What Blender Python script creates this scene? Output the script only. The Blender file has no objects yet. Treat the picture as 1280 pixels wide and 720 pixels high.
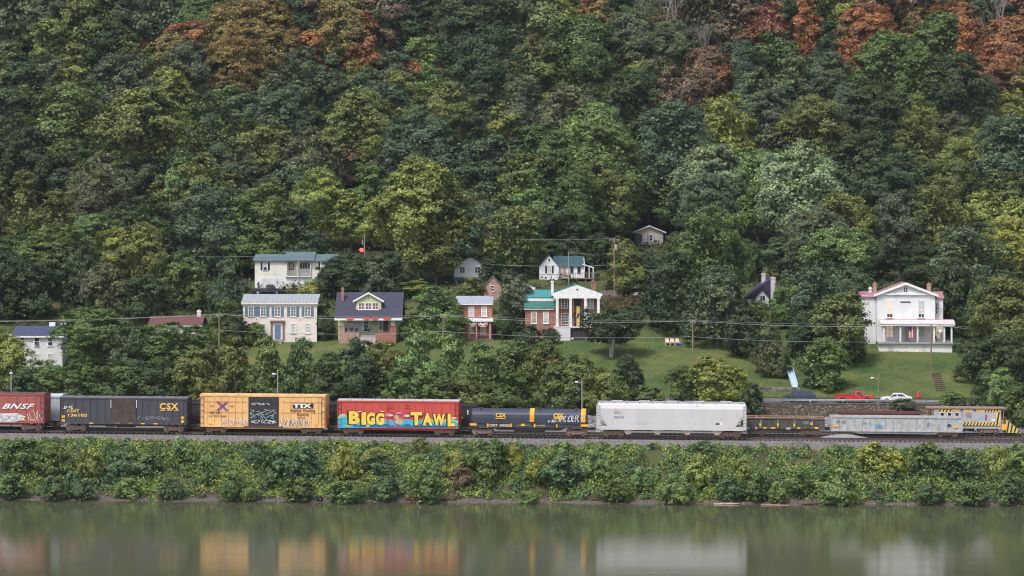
import bpy, math, random
import numpy as np
from mathutils import Vector

# ------------------------------------------------------------------ camera, sky, sun, exposure
sc = bpy.context.scene
COL = sc.collection
R = math.radians
F = 3135.0      # focal length in pixels of a 1280 px wide frame
H = 35.0        # camera height above the river
Y0 = 272.0      # row of the horizon
cam_d = bpy.data.cameras.new('camera')
cam_d.lens = 36.0 * F / 1280.0
cam_d.sensor_width = 36.0
cam_d.shift_y = -(360.0 - Y0) / 1280.0
cam_d.clip_start = 1.0
cam_d.clip_end = 6000.0
cam = bpy.data.objects.new('camera', cam_d)
cam.location = (0, 0, H)
cam.rotation_euler = (R(90), 0, 0)
COL.objects.link(cam)
sc.camera = cam

SUN_EL, SUN_ROT = R(56), R(-146)
world = bpy.data.worlds.new('World')
sc.world = world
world.use_nodes = True
wn = world.node_tree
wn.nodes.clear()
sky = wn.nodes.new('ShaderNodeTexSky')
sky.sky_type = 'NISHITA'
sky.sun_disc = False
sky.sun_elevation = SUN_EL
sky.sun_rotation = SUN_ROT
sky.air_density = 1.0
sky.dust_density = 3.0
sky.ozone_density = 1.0
hs = wn.nodes.new('ShaderNodeHueSaturation')
hs.inputs['Saturation'].default_value = 0.62
bg = wn.nodes.new('ShaderNodeBackground')
bg.inputs['Strength'].default_value = 0.115
wo = wn.nodes.new('ShaderNodeOutputWorld')
wn.links.new(sky.outputs[0], hs.inputs['Color'])
wn.links.new(hs.outputs[0], bg.inputs['Color'])
wn.links.new(bg.outputs[0], wo.inputs['Surface'])

sun_d = bpy.data.lights.new('sun', 'SUN')
sun_d.energy = 1.5
sun_d.angle = R(11)
sun_d.color = (1.0, 0.965, 0.92)
sun = bpy.data.objects.new('sun', sun_d)
sd = Vector((math.sin(SUN_ROT) * math.cos(SUN_EL), math.cos(SUN_ROT) * math.cos(SUN_EL), math.sin(SUN_EL)))
sun.rotation_euler = sd.to_track_quat('Z', 'Y').to_euler()
sun.location = (0, 0, 200)
COL.objects.link(sun)

sc.view_settings.view_transform = 'Standard'
sc.view_settings.look = 'None'
sc.view_settings.gamma = 1.0
sc.view_settings.use_curve_mapping = False
sc.view_settings.exposure = 0.88
sc.render.engine = 'CYCLES'
sc.cycles.max_bounces = 5
sc.cycles.diffuse_bounces = 3
sc.cycles.glossy_bounces = 3
sc.cycles.transmission_bounces = 3
sc.cycles.sample_clamp_indirect = 4.0
sc.cycles.use_denoising = True
sc.cycles.filter_width = 1.05
sc.cycles.use_adaptive_sampling = True
sc.cycles.adaptive_threshold = 0.02

rnd = random.Random(7)
rng = np.random.default_rng(7)

# ------------------------------------------------------------------ helpers
def tag(o, label=None, cat=None, group=None, kind=None):
    if label: o['label'] = label
    if cat: o['category'] = cat
    if group: o['group'] = group
    if kind: o['kind'] = kind
    return o

def empty(name, loc=(0, 0, 0), rz=0.0, label=None, cat=None, group=None):
    o = bpy.data.objects.new(name, None)
    o.empty_display_size = 0.3
    o.location = loc
    o.rotation_euler = (0, 0, rz)
    COL.objects.link(o)
    return tag(o, label, cat, group)

class MB:
    def __init__(s):
        s.v = []; s.f = []
    def add(s, vs, fs):
        n = len(s.v)
        s.v += [tuple(p) for p in vs]
        s.f += [tuple(i + n for i in f) for f in fs]
        return s
    def box(s, x0, x1, y0, y1, z0, z1):
        return s.add([(x0,y0,z0),(x1,y0,z0),(x1,y1,z0),(x0,y1,z0),(x0,y0,z1),(x1,y0,z1),(x1,y1,z1),(x0,y1,z1)],
                     [(0,3,2,1),(4,5,6,7),(0,1,5,4),(1,2,6,5),(2,3,7,6),(3,0,4,7)])
    def prism(s, pts, a, b, axis='y'):
        # pts: 2-D outline; extruded from a to b along the axis
        m = {'y': lambda p, t: (p[0], t, p[1]), 'x': lambda p, t: (t, p[0], p[1]), 'z': lambda p, t: (p[0], p[1], t)}[axis]
        n = len(pts)
        vs = [m(p, a) for p in pts] + [m(p, b) for p in pts]
        fs = [tuple(range(n)), tuple(range(2*n-1, n-1, -1))] + [(i, i+n, (i+1) % n + n, (i+1) % n) for i in range(n)]
        return s.add(vs, fs)
    def loft(s, pa, pb):
        n = len(pa)
        fs = [tuple(range(n)), tuple(range(2*n-1, n-1, -1))] + [(i, i+n, (i+1) % n + n, (i+1) % n) for i in range(n)]
        return s.add(list(pa) + list(pb), fs)
    def tube(s, p0, p1, r0, r1=None, n=8):
        r1 = r0 if r1 is None else r1
        p0 = Vector(p0); p1 = Vector(p1); d = (p1 - p0)
        if d.length < 1e-6: return s
        d.normalize()
        a = d.orthogonal().normalized(); b = d.cross(a)
        vs = []
        for p, r in ((p0, r0), (p1, r1)):
            for i in range(n):
                t = 2*math.pi*i/n
                vs.append(tuple(p + a*(r*math.cos(t)) + b*(r*math.sin(t))))
        fs = [tuple(range(n))[::-1], tuple(range(n, 2*n))] + [(i, (i+1) % n, (i+1) % n + n, i+n) for i in range(n)]
        return s.add(vs, fs)
    def path(s, pts, r, n=6):
        for a, b in zip(pts[:-1], pts[1:]): s.tube(a, b, r, r, n)
        return s
    def ball(s, c, r, sx=1, sy=1, sz=1, n=8, m=6):
        vs = []; fs = []
        for j in range(m+1):
            ph = math.pi*j/m
            for i in range(n):
                t = 2*math.pi*i/n
                vs.append((c[0]+r*sx*math.sin(ph)*math.cos(t), c[1]+r*sy*math.sin(ph)*math.sin(t), c[2]+r*sz*math.cos(ph)))
        for j in range(m):
            for i in range(n):
                fs.append((j*n+i, (j+1)*n+i, (j+1)*n+(i+1) % n, j*n+(i+1) % n))
        return s.add(vs, fs)
    def build(s, name, mat, parent=None, smooth=False):
        me = bpy.data.meshes.new(name)
        me.from_pydata(s.v, [], s.f)
        me.materials.append(mat)
        if smooth:
            for p in me.polygons: p.use_smooth = True
        me.update()
        o = bpy.data.objects.new(name, me)
        COL.objects.link(o)
        if parent is not None: o.parent = parent
        return o

def np_mesh(name, V, Fq, mat):
    me = bpy.data.meshes.new(name)
    nv, nf, k = len(V), len(Fq), Fq.shape[1]
    me.vertices.add(nv); me.vertices.foreach_set('co', V.astype(np.float32).ravel())
    me.loops.add(nf*k); me.loops.foreach_set('vertex_index', Fq.astype(np.int32).ravel())
    me.polygons.add(nf)
    me.polygons.foreach_set('loop_start', (np.arange(nf)*k).astype(np.int32))
    me.polygons.foreach_set('loop_total', np.full(nf, k, dtype=np.int32))
    me.materials.append(mat)
    me.update(calc_edges=True)
    return me

# ------------------------------------------------------------------ materials
def newmat(name):
    m = bpy.data.materials.new(name); m.use_nodes = True
    nt = m.node_tree; nt.nodes.clear()
    out = nt.nodes.new('ShaderNodeOutputMaterial')
    return m, nt, out

def N(nt, t, **kw):
    n = nt.nodes.new(t)
    for k, v in kw.items():
        if k in n.inputs: n.inputs[k].default_value = v
        else: setattr(n, k, v)
    return n

def mixc(nt, fac, a, b, mode='MIX'):
    n = nt.nodes.new('ShaderNodeMix'); n.data_type = 'RGBA'; n.blend_type = mode
    for i, s in ((0, fac), (6, a), (7, b)):
        if isinstance(s, bpy.types.NodeSocket): nt.links.new(s, n.inputs[i])
        elif i == 0: n.inputs[0].default_value = s
        else: n.inputs[i].default_value = (*s[:3], 1)
    return n.outputs[2]

def ramp(nt, src, stops):
    n = nt.nodes.new('ShaderNodeValToRGB')
    while len(n.color_ramp.elements) < len(stops): n.color_ramp.elements.new(0.5)
    for e, (p, c) in zip(n.color_ramp.elements, stops):
        e.position = p
        e.color = (c, c, c, 1) if isinstance(c, (int, float)) else (*c, 1)
    nt.links.new(src, n.inputs[0])
    return n.outputs[0]

def noise(nt, scale, detail=4, vec=None, rough=0.6, stretch=None, coord='Object'):
    n = N(nt, 'ShaderNodeTexNoise', Scale=scale, Detail=detail, Roughness=rough)
    if vec is None:
        tc = nt.nodes.new('ShaderNodeTexCoord'); vec = tc.outputs[coord]
    if stretch:
        mp = nt.nodes.new('ShaderNodeMapping'); mp.inputs['Scale'].default_value = stretch
        nt.links.new(vec, mp.inputs[0]); vec = mp.outputs[0]
    nt.links.new(vec, n.inputs['Vector'])
    return n.outputs[0]

_mc = {}
def M(name, c, rough=0.75, var=0.25, scale=1.5, metal=0.0, bump=0.0, stretch=None, dirt=0.0, dirtc=(0.10, 0.06, 0.04), spec=0.4, emit=None, estr=0.0):
    if name in _mc: return _mc[name]
    m, nt, out = newmat(name)
    b = N(nt, 'ShaderNodeBsdfPrincipled')
    b.inputs['Roughness'].default_value = rough
    b.inputs['Metallic'].default_value = metal
    b.inputs['Specular IOR Level'].default_value = spec
    n1 = noise(nt, scale, 5, stretch=stretch)
    col = mixc(nt, ramp(nt, n1, [(0.3, 0.0), (0.7, 1.0)]), [x*(1-var) for x in c], [min(1, x*(1+var*0.45)) for x in c])
    if dirt > 0:
        n2 = noise(nt, 1.3, 7, rough=0.7, stretch=(1.2, 1.2, 0.35))
        f = ramp(nt, n2, [(0.5 - 0.1*dirt, 0.0), (0.78, min(1.0, dirt))])
        col = mixc(nt, f, col, dirtc)
    nt.links.new(col, b.inputs['Base Color'])
    if bump > 0:
        bp = N(nt, 'ShaderNodeBump', Strength=bump, Distance=0.05)
        nt.links.new(noise(nt, scale*8, 3), bp.inputs['Height'])
        nt.links.new(bp.outputs[0], b.inputs['Normal'])
    if emit:
        b.inputs['Emission Color'].default_value = (*emit, 1); b.inputs['Emission Strength'].default_value = estr
    nt.links.new(b.outputs[0], out.inputs[0])
    _mc[name] = m
    return m

def brick_mat(name, c, mortar=(0.35, 0.32, 0.28)):
    if name in _mc: return _mc[name]
    m, nt, out = newmat(name)
    b = N(nt, 'ShaderNodeBsdfPrincipled', Roughness=0.9)
    tc = nt.nodes.new('ShaderNodeTexCoord')
    mp = nt.nodes.new('ShaderNodeMapping'); mp.inputs['Rotation'].default_value = (R(90), 0, 0)
    nt.links.new(tc.outputs['Object'], mp.inputs[0])
    br = N(nt, 'ShaderNodeTexBrick', Scale=1.0)
    br.inputs['Brick Width'].default_value = 0.42; br.inputs['Row Height'].default_value = 0.15
    br.inputs['Mortar Size'].default_value = 0.012
    br.inputs['Color1'].default_value = (*[x*0.75 for x in c], 1)
    br.inputs['Color2'].default_value = (*[x*1.25 for x in c], 1)
    br.inputs['Mortar'].default_value = (*mortar, 1)
    nt.links.new(mp.outputs[0], br.inputs['Vector'])
    col = mixc(nt, ramp(nt, noise(nt, 0.9, 5), [(0.35, 0.0), (0.7, 0.55)]), br.outputs[0], [x*0.6 for x in c])
    nt.links.new(col, b.inputs['Base Color'])
    nt.links.new(b.outputs[0], out.inputs[0])
    _mc[name] = m
    return m

def siding_mat(name, c, gap=0.16):
    if name in _mc: return _mc[name]
    m, nt, out = newmat(name)
    b = N(nt, 'ShaderNodeBsdfPrincipled', Roughness=0.65)
    tc = nt.nodes.new('ShaderNodeTexCoord')
    w = N(nt, 'ShaderNodeTexWave', Scale=1.0/(gap*6.283)*3.14159)
    w.wave_type = 'BANDS'; w.bands_direction = 'Z'; w.wave_profile = 'SAW'
    nt.links.new(tc.outputs['Object'], w.inputs['Vector'])
    bp = N(nt, 'ShaderNodeBump', Strength=0.5, Distance=0.02)
    nt.links.new(w.outputs['Fac'], bp.inputs['Height']); nt.links.new(bp.outputs[0], b.inputs['Normal'])
    n1 = noise(nt, 0.8, 6, stretch=(1, 1, 0.4))
    col = mixc(nt, ramp(nt, n1, [(0.35, 0.0), (0.75, 1.0)]), [x*1.0 for x in c], [x*0.82 for x in c])
    nt.links.new(col, b.inputs['Base Color'])
    nt.links.new(b.outputs[0], out.inputs[0])
    _mc[name] = m
    return m

def foliage_mat(name, bright=1.0):
    m, nt, out = newmat(name)
    oi = nt.nodes.new('ShaderNodeObjectInfo')
    geo = nt.nodes.new('ShaderNodeNewGeometry')
    # clumps of slightly different leaf colour
    n1 = noise(nt, 0.33, 3)
    n2 = noise(nt, 1.1, 3)
    c = oi.outputs['Color']
    yel = mixc(nt, 1.0, c, (1.75, 1.6, 1.05), 'MULTIPLY')
    dk = mixc(nt, 1.0, c, (0.60, 0.64, 0.62), 'MULTIPLY')
    a = mixc(nt, ramp(nt, n1, [(0.42, 0.0), (0.68, 0.75)]), c, yel)
    a = mixc(nt, ramp(nt, n2, [(0.35, 0.85), (0.6, 0.0)]), a, dk)
    n3 = noise(nt, 0.55, 3)
    a = mixc(nt, ramp(nt, n3, [(0.50, 0.0), (0.66, 0.38)]), a, (0.085, 0.125, 0.048))
    r = ramp(nt, geo.outputs['Random Per Island'], [(0.0, 0.5), (1.0, 1.75)])
    a = mixc(nt, 1.0, a, r, 'MULTIPLY')
    d = N(nt, 'ShaderNodeBsdfPrincipled', Roughness=0.55)
    d.inputs['Specular IOR Level'].default_value = 0.3
    nt.links.new(a, d.inputs['Base Color'])
    t = N(nt, 'ShaderNodeBsdfTranslucent')
    nt.links.new(a, t.inputs['Color'])
    mx = N(nt, 'ShaderNodeMixShader'); mx.inputs[0].default_value = 0.25
    nt.links.new(d.outputs[0], mx.inputs[1]); nt.links.new(t.outputs[0], mx.inputs[2])
    nt.links.new(mx.outputs[0], out.inputs[0])
    return m

LEAF = foliage_mat('leaf')
BARK = M('bark', (0.13, 0.11, 0.09), 0.9, 0.5, 3.0, bump=0.5)
PALEBARK = M('pale_bark', (0.36, 0.33, 0.29), 0.9, 0.4, 3.0, bump=0.4)
GLASS = M('window_glass', (0.03, 0.035, 0.045), 0.12, 0.2, 1.0, spec=0.6)
BLIND = M('window_blind', (0.55, 0.54, 0.52), 0.5, 0.25, 4.0)
WHITE = M('white_paint', (0.80, 0.79, 0.78), 0.6, 0.15, 2.0)
LIT = M('lit_window', (0.62, 0.54, 0.46), 0.6, 0.4, 3.0, emit=(1.0, 0.72, 0.48), estr=0.20)
STEEL = M('dark_steel', (0.05, 0.048, 0.05), 0.6, 0.4, 3.0, dirt=0.4)
RUSTY = M('rusty_steel', (0.13, 0.075, 0.055), 0.8, 0.45, 4.0)
BLACKP = M('black_paint', (0.025, 0.025, 0.03), 0.5, 0.3)
ORANGE = M('reflector_orange', (0.85, 0.42, 0.03), 0.5, 0.1)
WOODP = M('pole_wood', (0.24, 0.17, 0.13), 0.9, 0.4, 4.0, stretch=(1, 1, 0.2))
GREYMETAL = M('galvanised_metal', (0.42, 0.43, 0.45), 0.45, 0.25, 3.0, metal=0.3)

# ------------------------------------------------------------------ projection helpers
def PX(px, Y): return (px - 640.0) * Y / F
def RZ(row, Y): return H - (row - Y0) * Y / F

# ------------------------------------------------------------------ terrain shape
SK_U = [0, 300, 308, 320, 368, 395, 3000]
SK_V = [.05, .05, .05, .085, .085, 0.0, 0.0]
KU = [-400, 296, 305.5, 307.6, 309.2, 311, 321, 323.8, 325.6, 326.4, 343, 345, 350, 361.2, 362, 370, 372, 393, 400, 404, 428, 442, 476, 486, 520, 586, 700, 820, 1100, 1700]
KZ = [-3, -3, -0.4, 0.02, 0.32, 0.9, 5.3, 5.75, 6.1, 6.15, 6.15, 5.95, 6.3, 8.35, 8.45, 8.45, 8.8, 13.8, 15.3, 15.6, 22.8, 24.4, 29.3, 31, 50, 90, 160, 215, 262, 285]

def u_of(x, Y):
    x = np.clip(np.asarray(x, float), -110, 110); Y = np.asarray(Y, float)
    u = Y.copy() if Y.ndim else np.array(float(Y))
    for _ in range(12):
        u = Y + np.interp(u, SK_U, SK_V) * x
    return u

def wob(x, y, s, k):
    return (np.sin(x/s + k) * np.cos(y/s*1.3 + 2*k) + 0.5*np.sin(x/s*2.3 - y/s*1.7 + k*3)) / 1.5

def ground(x, Y):
    u = u_of(x, Y)
    z = np.interp(u, KU, KZ)
    g = np.interp(u, [312, 320, 352, 375], [0, 1, 1, 0])
    z = z - 0.0028 * np.clip(x, -110, 110) * g
    hill = np.interp(u, [486, 520, 1000], [0, 2.0, 10.0])
    z = z + hill * wob(x, Y, 26.0, 1.3)
    mid = np.interp(u, [373, 380, 390, 404, 420, 480], [0, 0.25, 0.05, 0.05, 0.5, 0.8])
    z = z + mid * wob(x, Y, 9.0, 0.7)
    sh = np.interp(u, [304, 307, 309.5, 320, 324], [0, 0.16, 0.16, 0.35, 0])
    z = z + sh * (wob(x, Y, 3.1, 0.2) + 0.4*wob(x, Y, 1.1, 2.2))
    return z

def gz(x, Y): return float(ground(float(x), float(Y)))
def Y_at(px, row, lo=312.0, hi=700.0):
    Y = lo
    while Y < hi:
        if Y0 + F*(H - gz(PX(px, Y), Y))/Y <= row: return Y
        Y += 0.5
    return hi
# ------------------------------------------------------------------ ground sheet
def ground_mat():
    m, nt, out = newmat('ground')
    b = N(nt, 'ShaderNodeBsdfPrincipled', Roughness=0.95)
    b.inputs['Specular IOR Level'].default_value = 0.15
    at = nt.nodes.new('ShaderNodeAttribute'); at.attribute_name = 'zone'
    sep = nt.nodes.new('ShaderNodeSeparateColor'); nt.links.new(at.outputs['Color'], sep.inputs[0])
    fn = noise(nt, 2.2, 8, rough=0.75)
    cn = noise(nt, 0.12, 5)
    soil = mixc(nt, fn, (0.022, 0.024, 0.014), (0.085, 0.070, 0.042))
    ga = mixc(nt, ramp(nt, cn, [(0.35, 0.0), (0.65, 1.0)]), (0.046, 0.092, 0.030), (0.135, 0.150, 0.055))
    gn = noise(nt, 3.0, 8, rough=0.85, stretch=(0.6, 1.2, 1.0))
    grass = mixc(nt, ramp(nt, gn, [(0.25, 0.0), (0.75, 1.0)]), mixc(nt, 1.0, ga, (0.42, 0.5, 0.45), 'MULTIPLY'), mixc(nt, 1.0, ga, (1.55, 1.4, 1.3), 'MULTIPLY'))
    gr = noise(nt, 9.0, 5, rough=0.9)
    gravel = mixc(nt, ramp(nt, gr, [(0.3, 0.0), (0.7, 1.0)]), (0.085, 0.075, 0.078), (0.27, 0.25, 0.255))
    gravel = mixc(nt, ramp(nt, noise(nt, 0.5, 5), [(0.5, 0.0), (0.75, 0.6)]), gravel, (0.10, 0.07, 0.055))
    mud = mixc(nt, fn, (0.05, 0.040, 0.036), (0.17, 0.14, 0.125))
    c = mixc(nt, sep.outputs[0], soil, grass)
    c = mixc(nt, sep.outputs[1], c, gravel)
    c = mixc(nt, sep.outputs[2], c, mud)
    nt.links.new(c, b.inputs['Base Color'])
    bp = N(nt, 'ShaderNodeBump', Strength=0.6, Distance=0.12)
    nt.links.new(noise(nt, 6.0, 6, rough=0.8), bp.inputs['Height']); nt.links.new(bp.outputs[0], b.inputs['Normal'])
    nt.links.new(b.outputs[0], out.inputs[0])
    return m

xs = np.concatenate([np.linspace(-900, -140, 20)[:-1], np.arange(-140, 140.1, 0.8), np.linspace(140, 900, 20)[1:]])
ys = np.concatenate([np.linspace(-350, 296, 12)[:-1], np.arange(296, 412, 0.6), np.arange(412, 500, 1.5), np.arange(500, 800, 5), np.linspace(800, 1700, 20)])
GX, GY = np.meshgrid(xs, ys)
GZ = ground(GX, GY)
nx, ny = len(xs), len(ys)
V = np.stack([GX.ravel(), GY.ravel(), GZ.ravel()], 1)
ii, jj = np.meshgrid(np.arange(nx-1), np.arange(ny-1))
q = (jj*nx + ii).ravel()
Fq = np.stack([q, q+1, q+nx+1, q+nx], 1)
me = np_mesh('ground', V, Fq, ground_mat())
U = u_of(GX, GY).ravel()
w1 = wob(GX.ravel(), GY.ravel(), 4.0, 0.5)*1.2
grass = np.interp(U + w1, [370.6, 371.4, 403, 408, 425, 450, 480], [0, 1, 1, 0.7, 0.6, 0.55, 0.0])
grass = np.where(U < 371, 0, grass)
grass = np.maximum(grass, np.interp(U + w1, [310.5, 312, 321, 323], [0, 0.5, 0.5, 0]))
gravel = np.interp(U + 0.3*w1, [321.8, 323.2, 345, 348], [0, 1, 1, 0])
mud = np.interp(U + 0.2*w1, [309.0, 310.0], [1, 0])
zc = np.stack([grass, gravel, mud, np.ones_like(mud)], 1).astype(np.float32)
at = me.attributes.new('zone', 'FLOAT_COLOR', 'POINT')
at.data.foreach_set('color', zc.ravel())
for p in me.polygons: p.use_smooth = True
g = bpy.data.objects.new('ground', me); COL.objects.link(g); tag(g, 'river bank, railway bed, lawns and wooded hillside ground', kind='structure')

# ------------------------------------------------------------------ river
def water_mat():
    m, nt, out = newmat('river_water')
    b = N(nt, 'ShaderNodeBsdfPrincipled', Roughness=0.04, IOR=1.33)
    b.inputs['Base Color'].default_value = (0.076, 0.082, 0.046, 1)
    b.inputs['Specular IOR Level'].default_value = 0.5
    n1 = noise(nt, 0.9, 3, stretch=(1.0, 2.6, 1.0))
    n2 = noise(nt, 9.0, 3, stretch=(0.7, 1.6, 1.0))
    n3 = noise(nt, 0.06, 4, stretch=(0.45, 2.6, 1.0))
    ad = N(nt, 'ShaderNodeMath', operation='MULTIPLY_ADD'); ad.inputs[1].default_value = 0.22
    nt.links.new(n2, ad.inputs[0]); 
    mu = N(nt, 'ShaderNodeMath', operation='MULTIPLY'); nt.links.new(n1, mu.inputs[0]); nt.links.new(ramp(nt, n3, [(0.38, 0.12), (0.66, 1.0)]), mu.inputs[1])
    nt.links.new(mu.outputs[0], ad.inputs[2])
    bp = N(nt, 'ShaderNodeBump', Strength=0.24, Distance=0.035)
    nt.links.new(ad.outputs[0], bp.inputs['Height']); nt.links.new(bp.outputs[0], b.inputs['Normal'])
    nt.links.new(b.outputs[0], out.inputs[0])
    return m
wm = MB().add([(-900, -350, 0), (900, -350, 0), (900, 311.5, 0), (-900, 311.5, 0)], [(0, 1, 2, 3)])
tag(wm.build('river', water_mat()), 'murky green river with blurred reflections', kind='structure')

# ------------------------------------------------------------------ road
def ribbon(name, u0, u1, dz, mat, x0=-140, x1=140, step=1.0):
    mb = MB(); n = int((x1-x0)/step)
    def yy(x, u): return u - float(np.interp(u, SK_U, SK_V))*max(-110, min(110, x))
    for i in range(n+1):
        x = x0 + i*(x1-x0)/n
        ya, yb = yy(x, u0), yy(x, u1)
        z = 8.45 - 0.0028*max(-110, min(110, x))*float(np.interp(366, [312, 320, 352, 375], [0, 1, 1, 0])) + dz
        mb.v += [(x, ya, z), (x, yb, z)]
    for i in range(n): mb.f.append((2*i, 2*i+2, 2*i+3, 2*i+1))
    return mb.build(name, mat)
def yu(x, u): return u - float(np.interp(u, SK_U, SK_V))*max(-110.0, min(110.0, x))
ROADZ = lambda x: gz(x, yu(x, 366))
tag(ribbon('road', 362.2, 369.6, 0.012, M('asphalt', (0.075, 0.075, 0.08), 0.9, 0.3, 2.0)), 'grey asphalt road above the railway', kind='structure')
tag(ribbon('road_line', 362.75, 362.87, 0.018, M('road_paint', (0.6, 0.6, 0.57), 0.8, 0.3, 4.0)), 'white edge line of the road', kind='structure')
tag(ribbon('road_centre_line', 365.9, 366.02, 0.018, M('yellow_road_paint', (0.55, 0.4, 0.05), 0.8, 0.3, 4.0)), 'yellow centre line of the road', kind='structure')

# guardrail in front of the road
def guard(x0, x1, label):
    mid = (x0+x1)/2
    gt = empty('guardrail', (mid, yu(mid, 361.7), gz(mid, yu(mid, 361.7))), 0, label, 'guardrail')
    mb = MB(); n = int((x1-x0)/4)
    P = []
    for i in range(n+1):
        x = x0 + i*(x1-x0)/n; y = yu(x, 361.7); P.append((x-mid, y-gt.location.y, gz(x, y)-gt.location.z))
    for a, b in zip(P[:-1], P[1:]):
        prof = [(0, .45), (-.08, .52), (-.01, .60), (-.08, .68), (0, .76), (0.02, .76), (0.02, .45)]
        mb.loft([(a[0], a[1]+p, a[2]+h) for p, h in prof], [(b[0], b[1]+p, b[2]+h) for p, h in prof])
    mb.build('rail', M('guardrail_steel', (0.30, 0.31, 0.33), 0.55, 0.3, 2.0, metal=0.2, dirt=0.4), gt)
    for p in P:
        MB().box(p[0]-.08, p[0]+.08, p[1]+.03, p[1]+.2, p[2]-.4, p[2]+.72).build('post', WOODP, gt)
guard(PX(735, 362), PX(1196, 362), 'long steel guardrail along the road in front of the parked cars')
guard(PX(1213, 362), PX(1300, 362), 'short steel guardrail at the right edge beyond the bush')

# ------------------------------------------------------------------ railway tracks
TA = -math.atan(0.085)
def track(u, x0, x1, label):
    mid = (x0+x1)/2
    t = empty('railway_track', (mid, yu(mid, u), 6.5-0.0028*mid), TA, label, 'railway track', 'railway tracks')
    L = (x1-x0)/2/math.cos(TA)
    for s in (-1, 1):
        MB().prism([(s*.7175-.07, -.18), (s*.7175+.07, -.18), (s*.7175+.02, -.14), (s*.7175+.02, -.05), (s*.7175+.04, -.04), (s*.7175+.04, 0), (s*.7175-.04, 0), (s*.7175-.04, -.04), (s*.7175-.02, -.05), (s*.7175-.02, -.14)], -L, L, 'x').build('rail', M('rail_steel', (0.13, 0.10, 0.09), 0.45, 0.3, 2.0, metal=0.4), t)
    mb = MB(); n = int(2*L/0.6)
    for i in range(n):
        x = -L + (i+.5)*2*L/n; j = rnd.uniform(-.04, .04)
        mb.box(x-.11, x+.11, -1.28+j, 1.28+j, -.42, -.18+rnd.uniform(-.01, .01))
    mb.build('sleepers', M('sleeper_wood', (0.075, 0.06, 0.052), 0.9, 0.4, 3.0), t)
    for o in t.children:
        if o.name.startswith('sleepers'): o['kind'] = 'stuff'
    # gentle gradient
    t.rotation_euler = (0, math.atan(0.0028), TA)
track(329.0, -105, 105, 'front railway track carrying the long freight train')
track(333.6, -105, 105, 'middle railway track behind the freight train')
track(338.6, 30, 105, 'rearmost railway siding under the striped maintenance car')

# ------------------------------------------------------------------ rock chunks (uncountable): ballast and riprap
def rock_field(name, n, ufun, xr, size, mat, label, seed):
    r = np.random.default_rng(seed)
    base = np.array([(-1,-.8,-.5),(1,-.9,-.5),(.9,.9,-.5),(-.9,.8,-.5),(-.7,-.6,.5),(.6,-.7,.6),(.7,.6,.45),(-.6,.7,.55)])
    fs = np.array([(0,3,2,1),(4,5,6,7),(0,1,5,4),(1,2,6,5),(2,3,7,6),(3,0,4,7)])
    x = r.uniform(xr[0], xr[1], n); u = ufun(r, n)
    y = u - np.interp(u, SK_U, SK_V)*x
    z = ground(x, y)
    s = r.uniform(size[0], size[1], n)
    V = base[None]*np.stack([s*r.uniform(.7, 1.4, n), s*r.uniform(.7, 1.4, n), s*r.uniform(.5, 1.0, n)], 1)[:, None]
    V = V*(1+r.uniform(-.25, .25, V.shape))
    a = r.uniform(0, 6.28, n); ca, sa = np.cos(a)[:, None], np.sin(a)[:, None]
    X = V[..., 0]*ca - V[..., 1]*sa + x[:, None]; Yv = V[..., 0]*sa + V[..., 1]*ca + y[:, None]
    Zv = V[..., 2] + z[:, None] + s[:, None]*0.15
    VV = np.stack([X, Yv, Zv], -1).reshape(-1, 3)
    FF = (fs[None] + (np.arange(n)*8)[:, None, None]).reshape(-1, 4)
    o = bpy.data.objects.new(name, np_mesh(name, VV, FF, mat)); COL.objects.link(o)
    return tag(o, label, kind='stuff')
def rock_mat(name, a, b):
    m, nt, out = newmat(name)
    bs = N(nt, 'ShaderNodeBsdfPrincipled', Roughness=0.95)
    geo = nt.nodes.new('ShaderNodeNewGeometry')
    c = mixc(nt, geo.outputs['Random Per Island'], a, b)
    c = mixc(nt, ramp(nt, noise(nt, 3.0, 4), [(0.4, 0.0), (0.8, 0.6)]), c, (0.06, 0.05, 0.04))
    nt.links.new(c, bs.inputs['Base Color']); nt.links.new(bs.outputs[0], out.inputs[0])
    return m
RIP = rock_mat('riprap_stone', (0.07, 0.065, 0.07), (0.33, 0.32, 0.35))
rock_field('riprap', 7000, lambda r, n: r.uniform(346.5, 354, n), (8, 105), (0.13, 0.40), RIP, 'loose grey riprap stones on the railway embankment', 3)
rock_field('embankment_rubble', 3500, lambda r, n: r.uniform(353, 361, n), (5, 105), (0.05, 0.2), rock_mat('rubble', (0.10, 0.075, 0.07), (0.28, 0.22, 0.21)), 'brown rubble scattered on the embankment below the road', 4)
rock_field('ballast', 16000, lambda r, n: r.uniform(322.6, 327.2, n), (-95, 95), (0.03, 0.08), rock_mat('ballast_stone', (0.10, 0.09, 0.09), (0.36, 0.34, 0.34)), 'crushed grey ballast along the front track', 5)
rock_field('shore_stones', 1500, lambda r, n: r.uniform(307.4, 310.8, n), (-80, 80), (0.03, 0.16), rock_mat('shore_stone', (0.07, 0.055, 0.05), (0.30, 0.26, 0.24)), 'small stones and debris along the muddy shore', 6)

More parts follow.
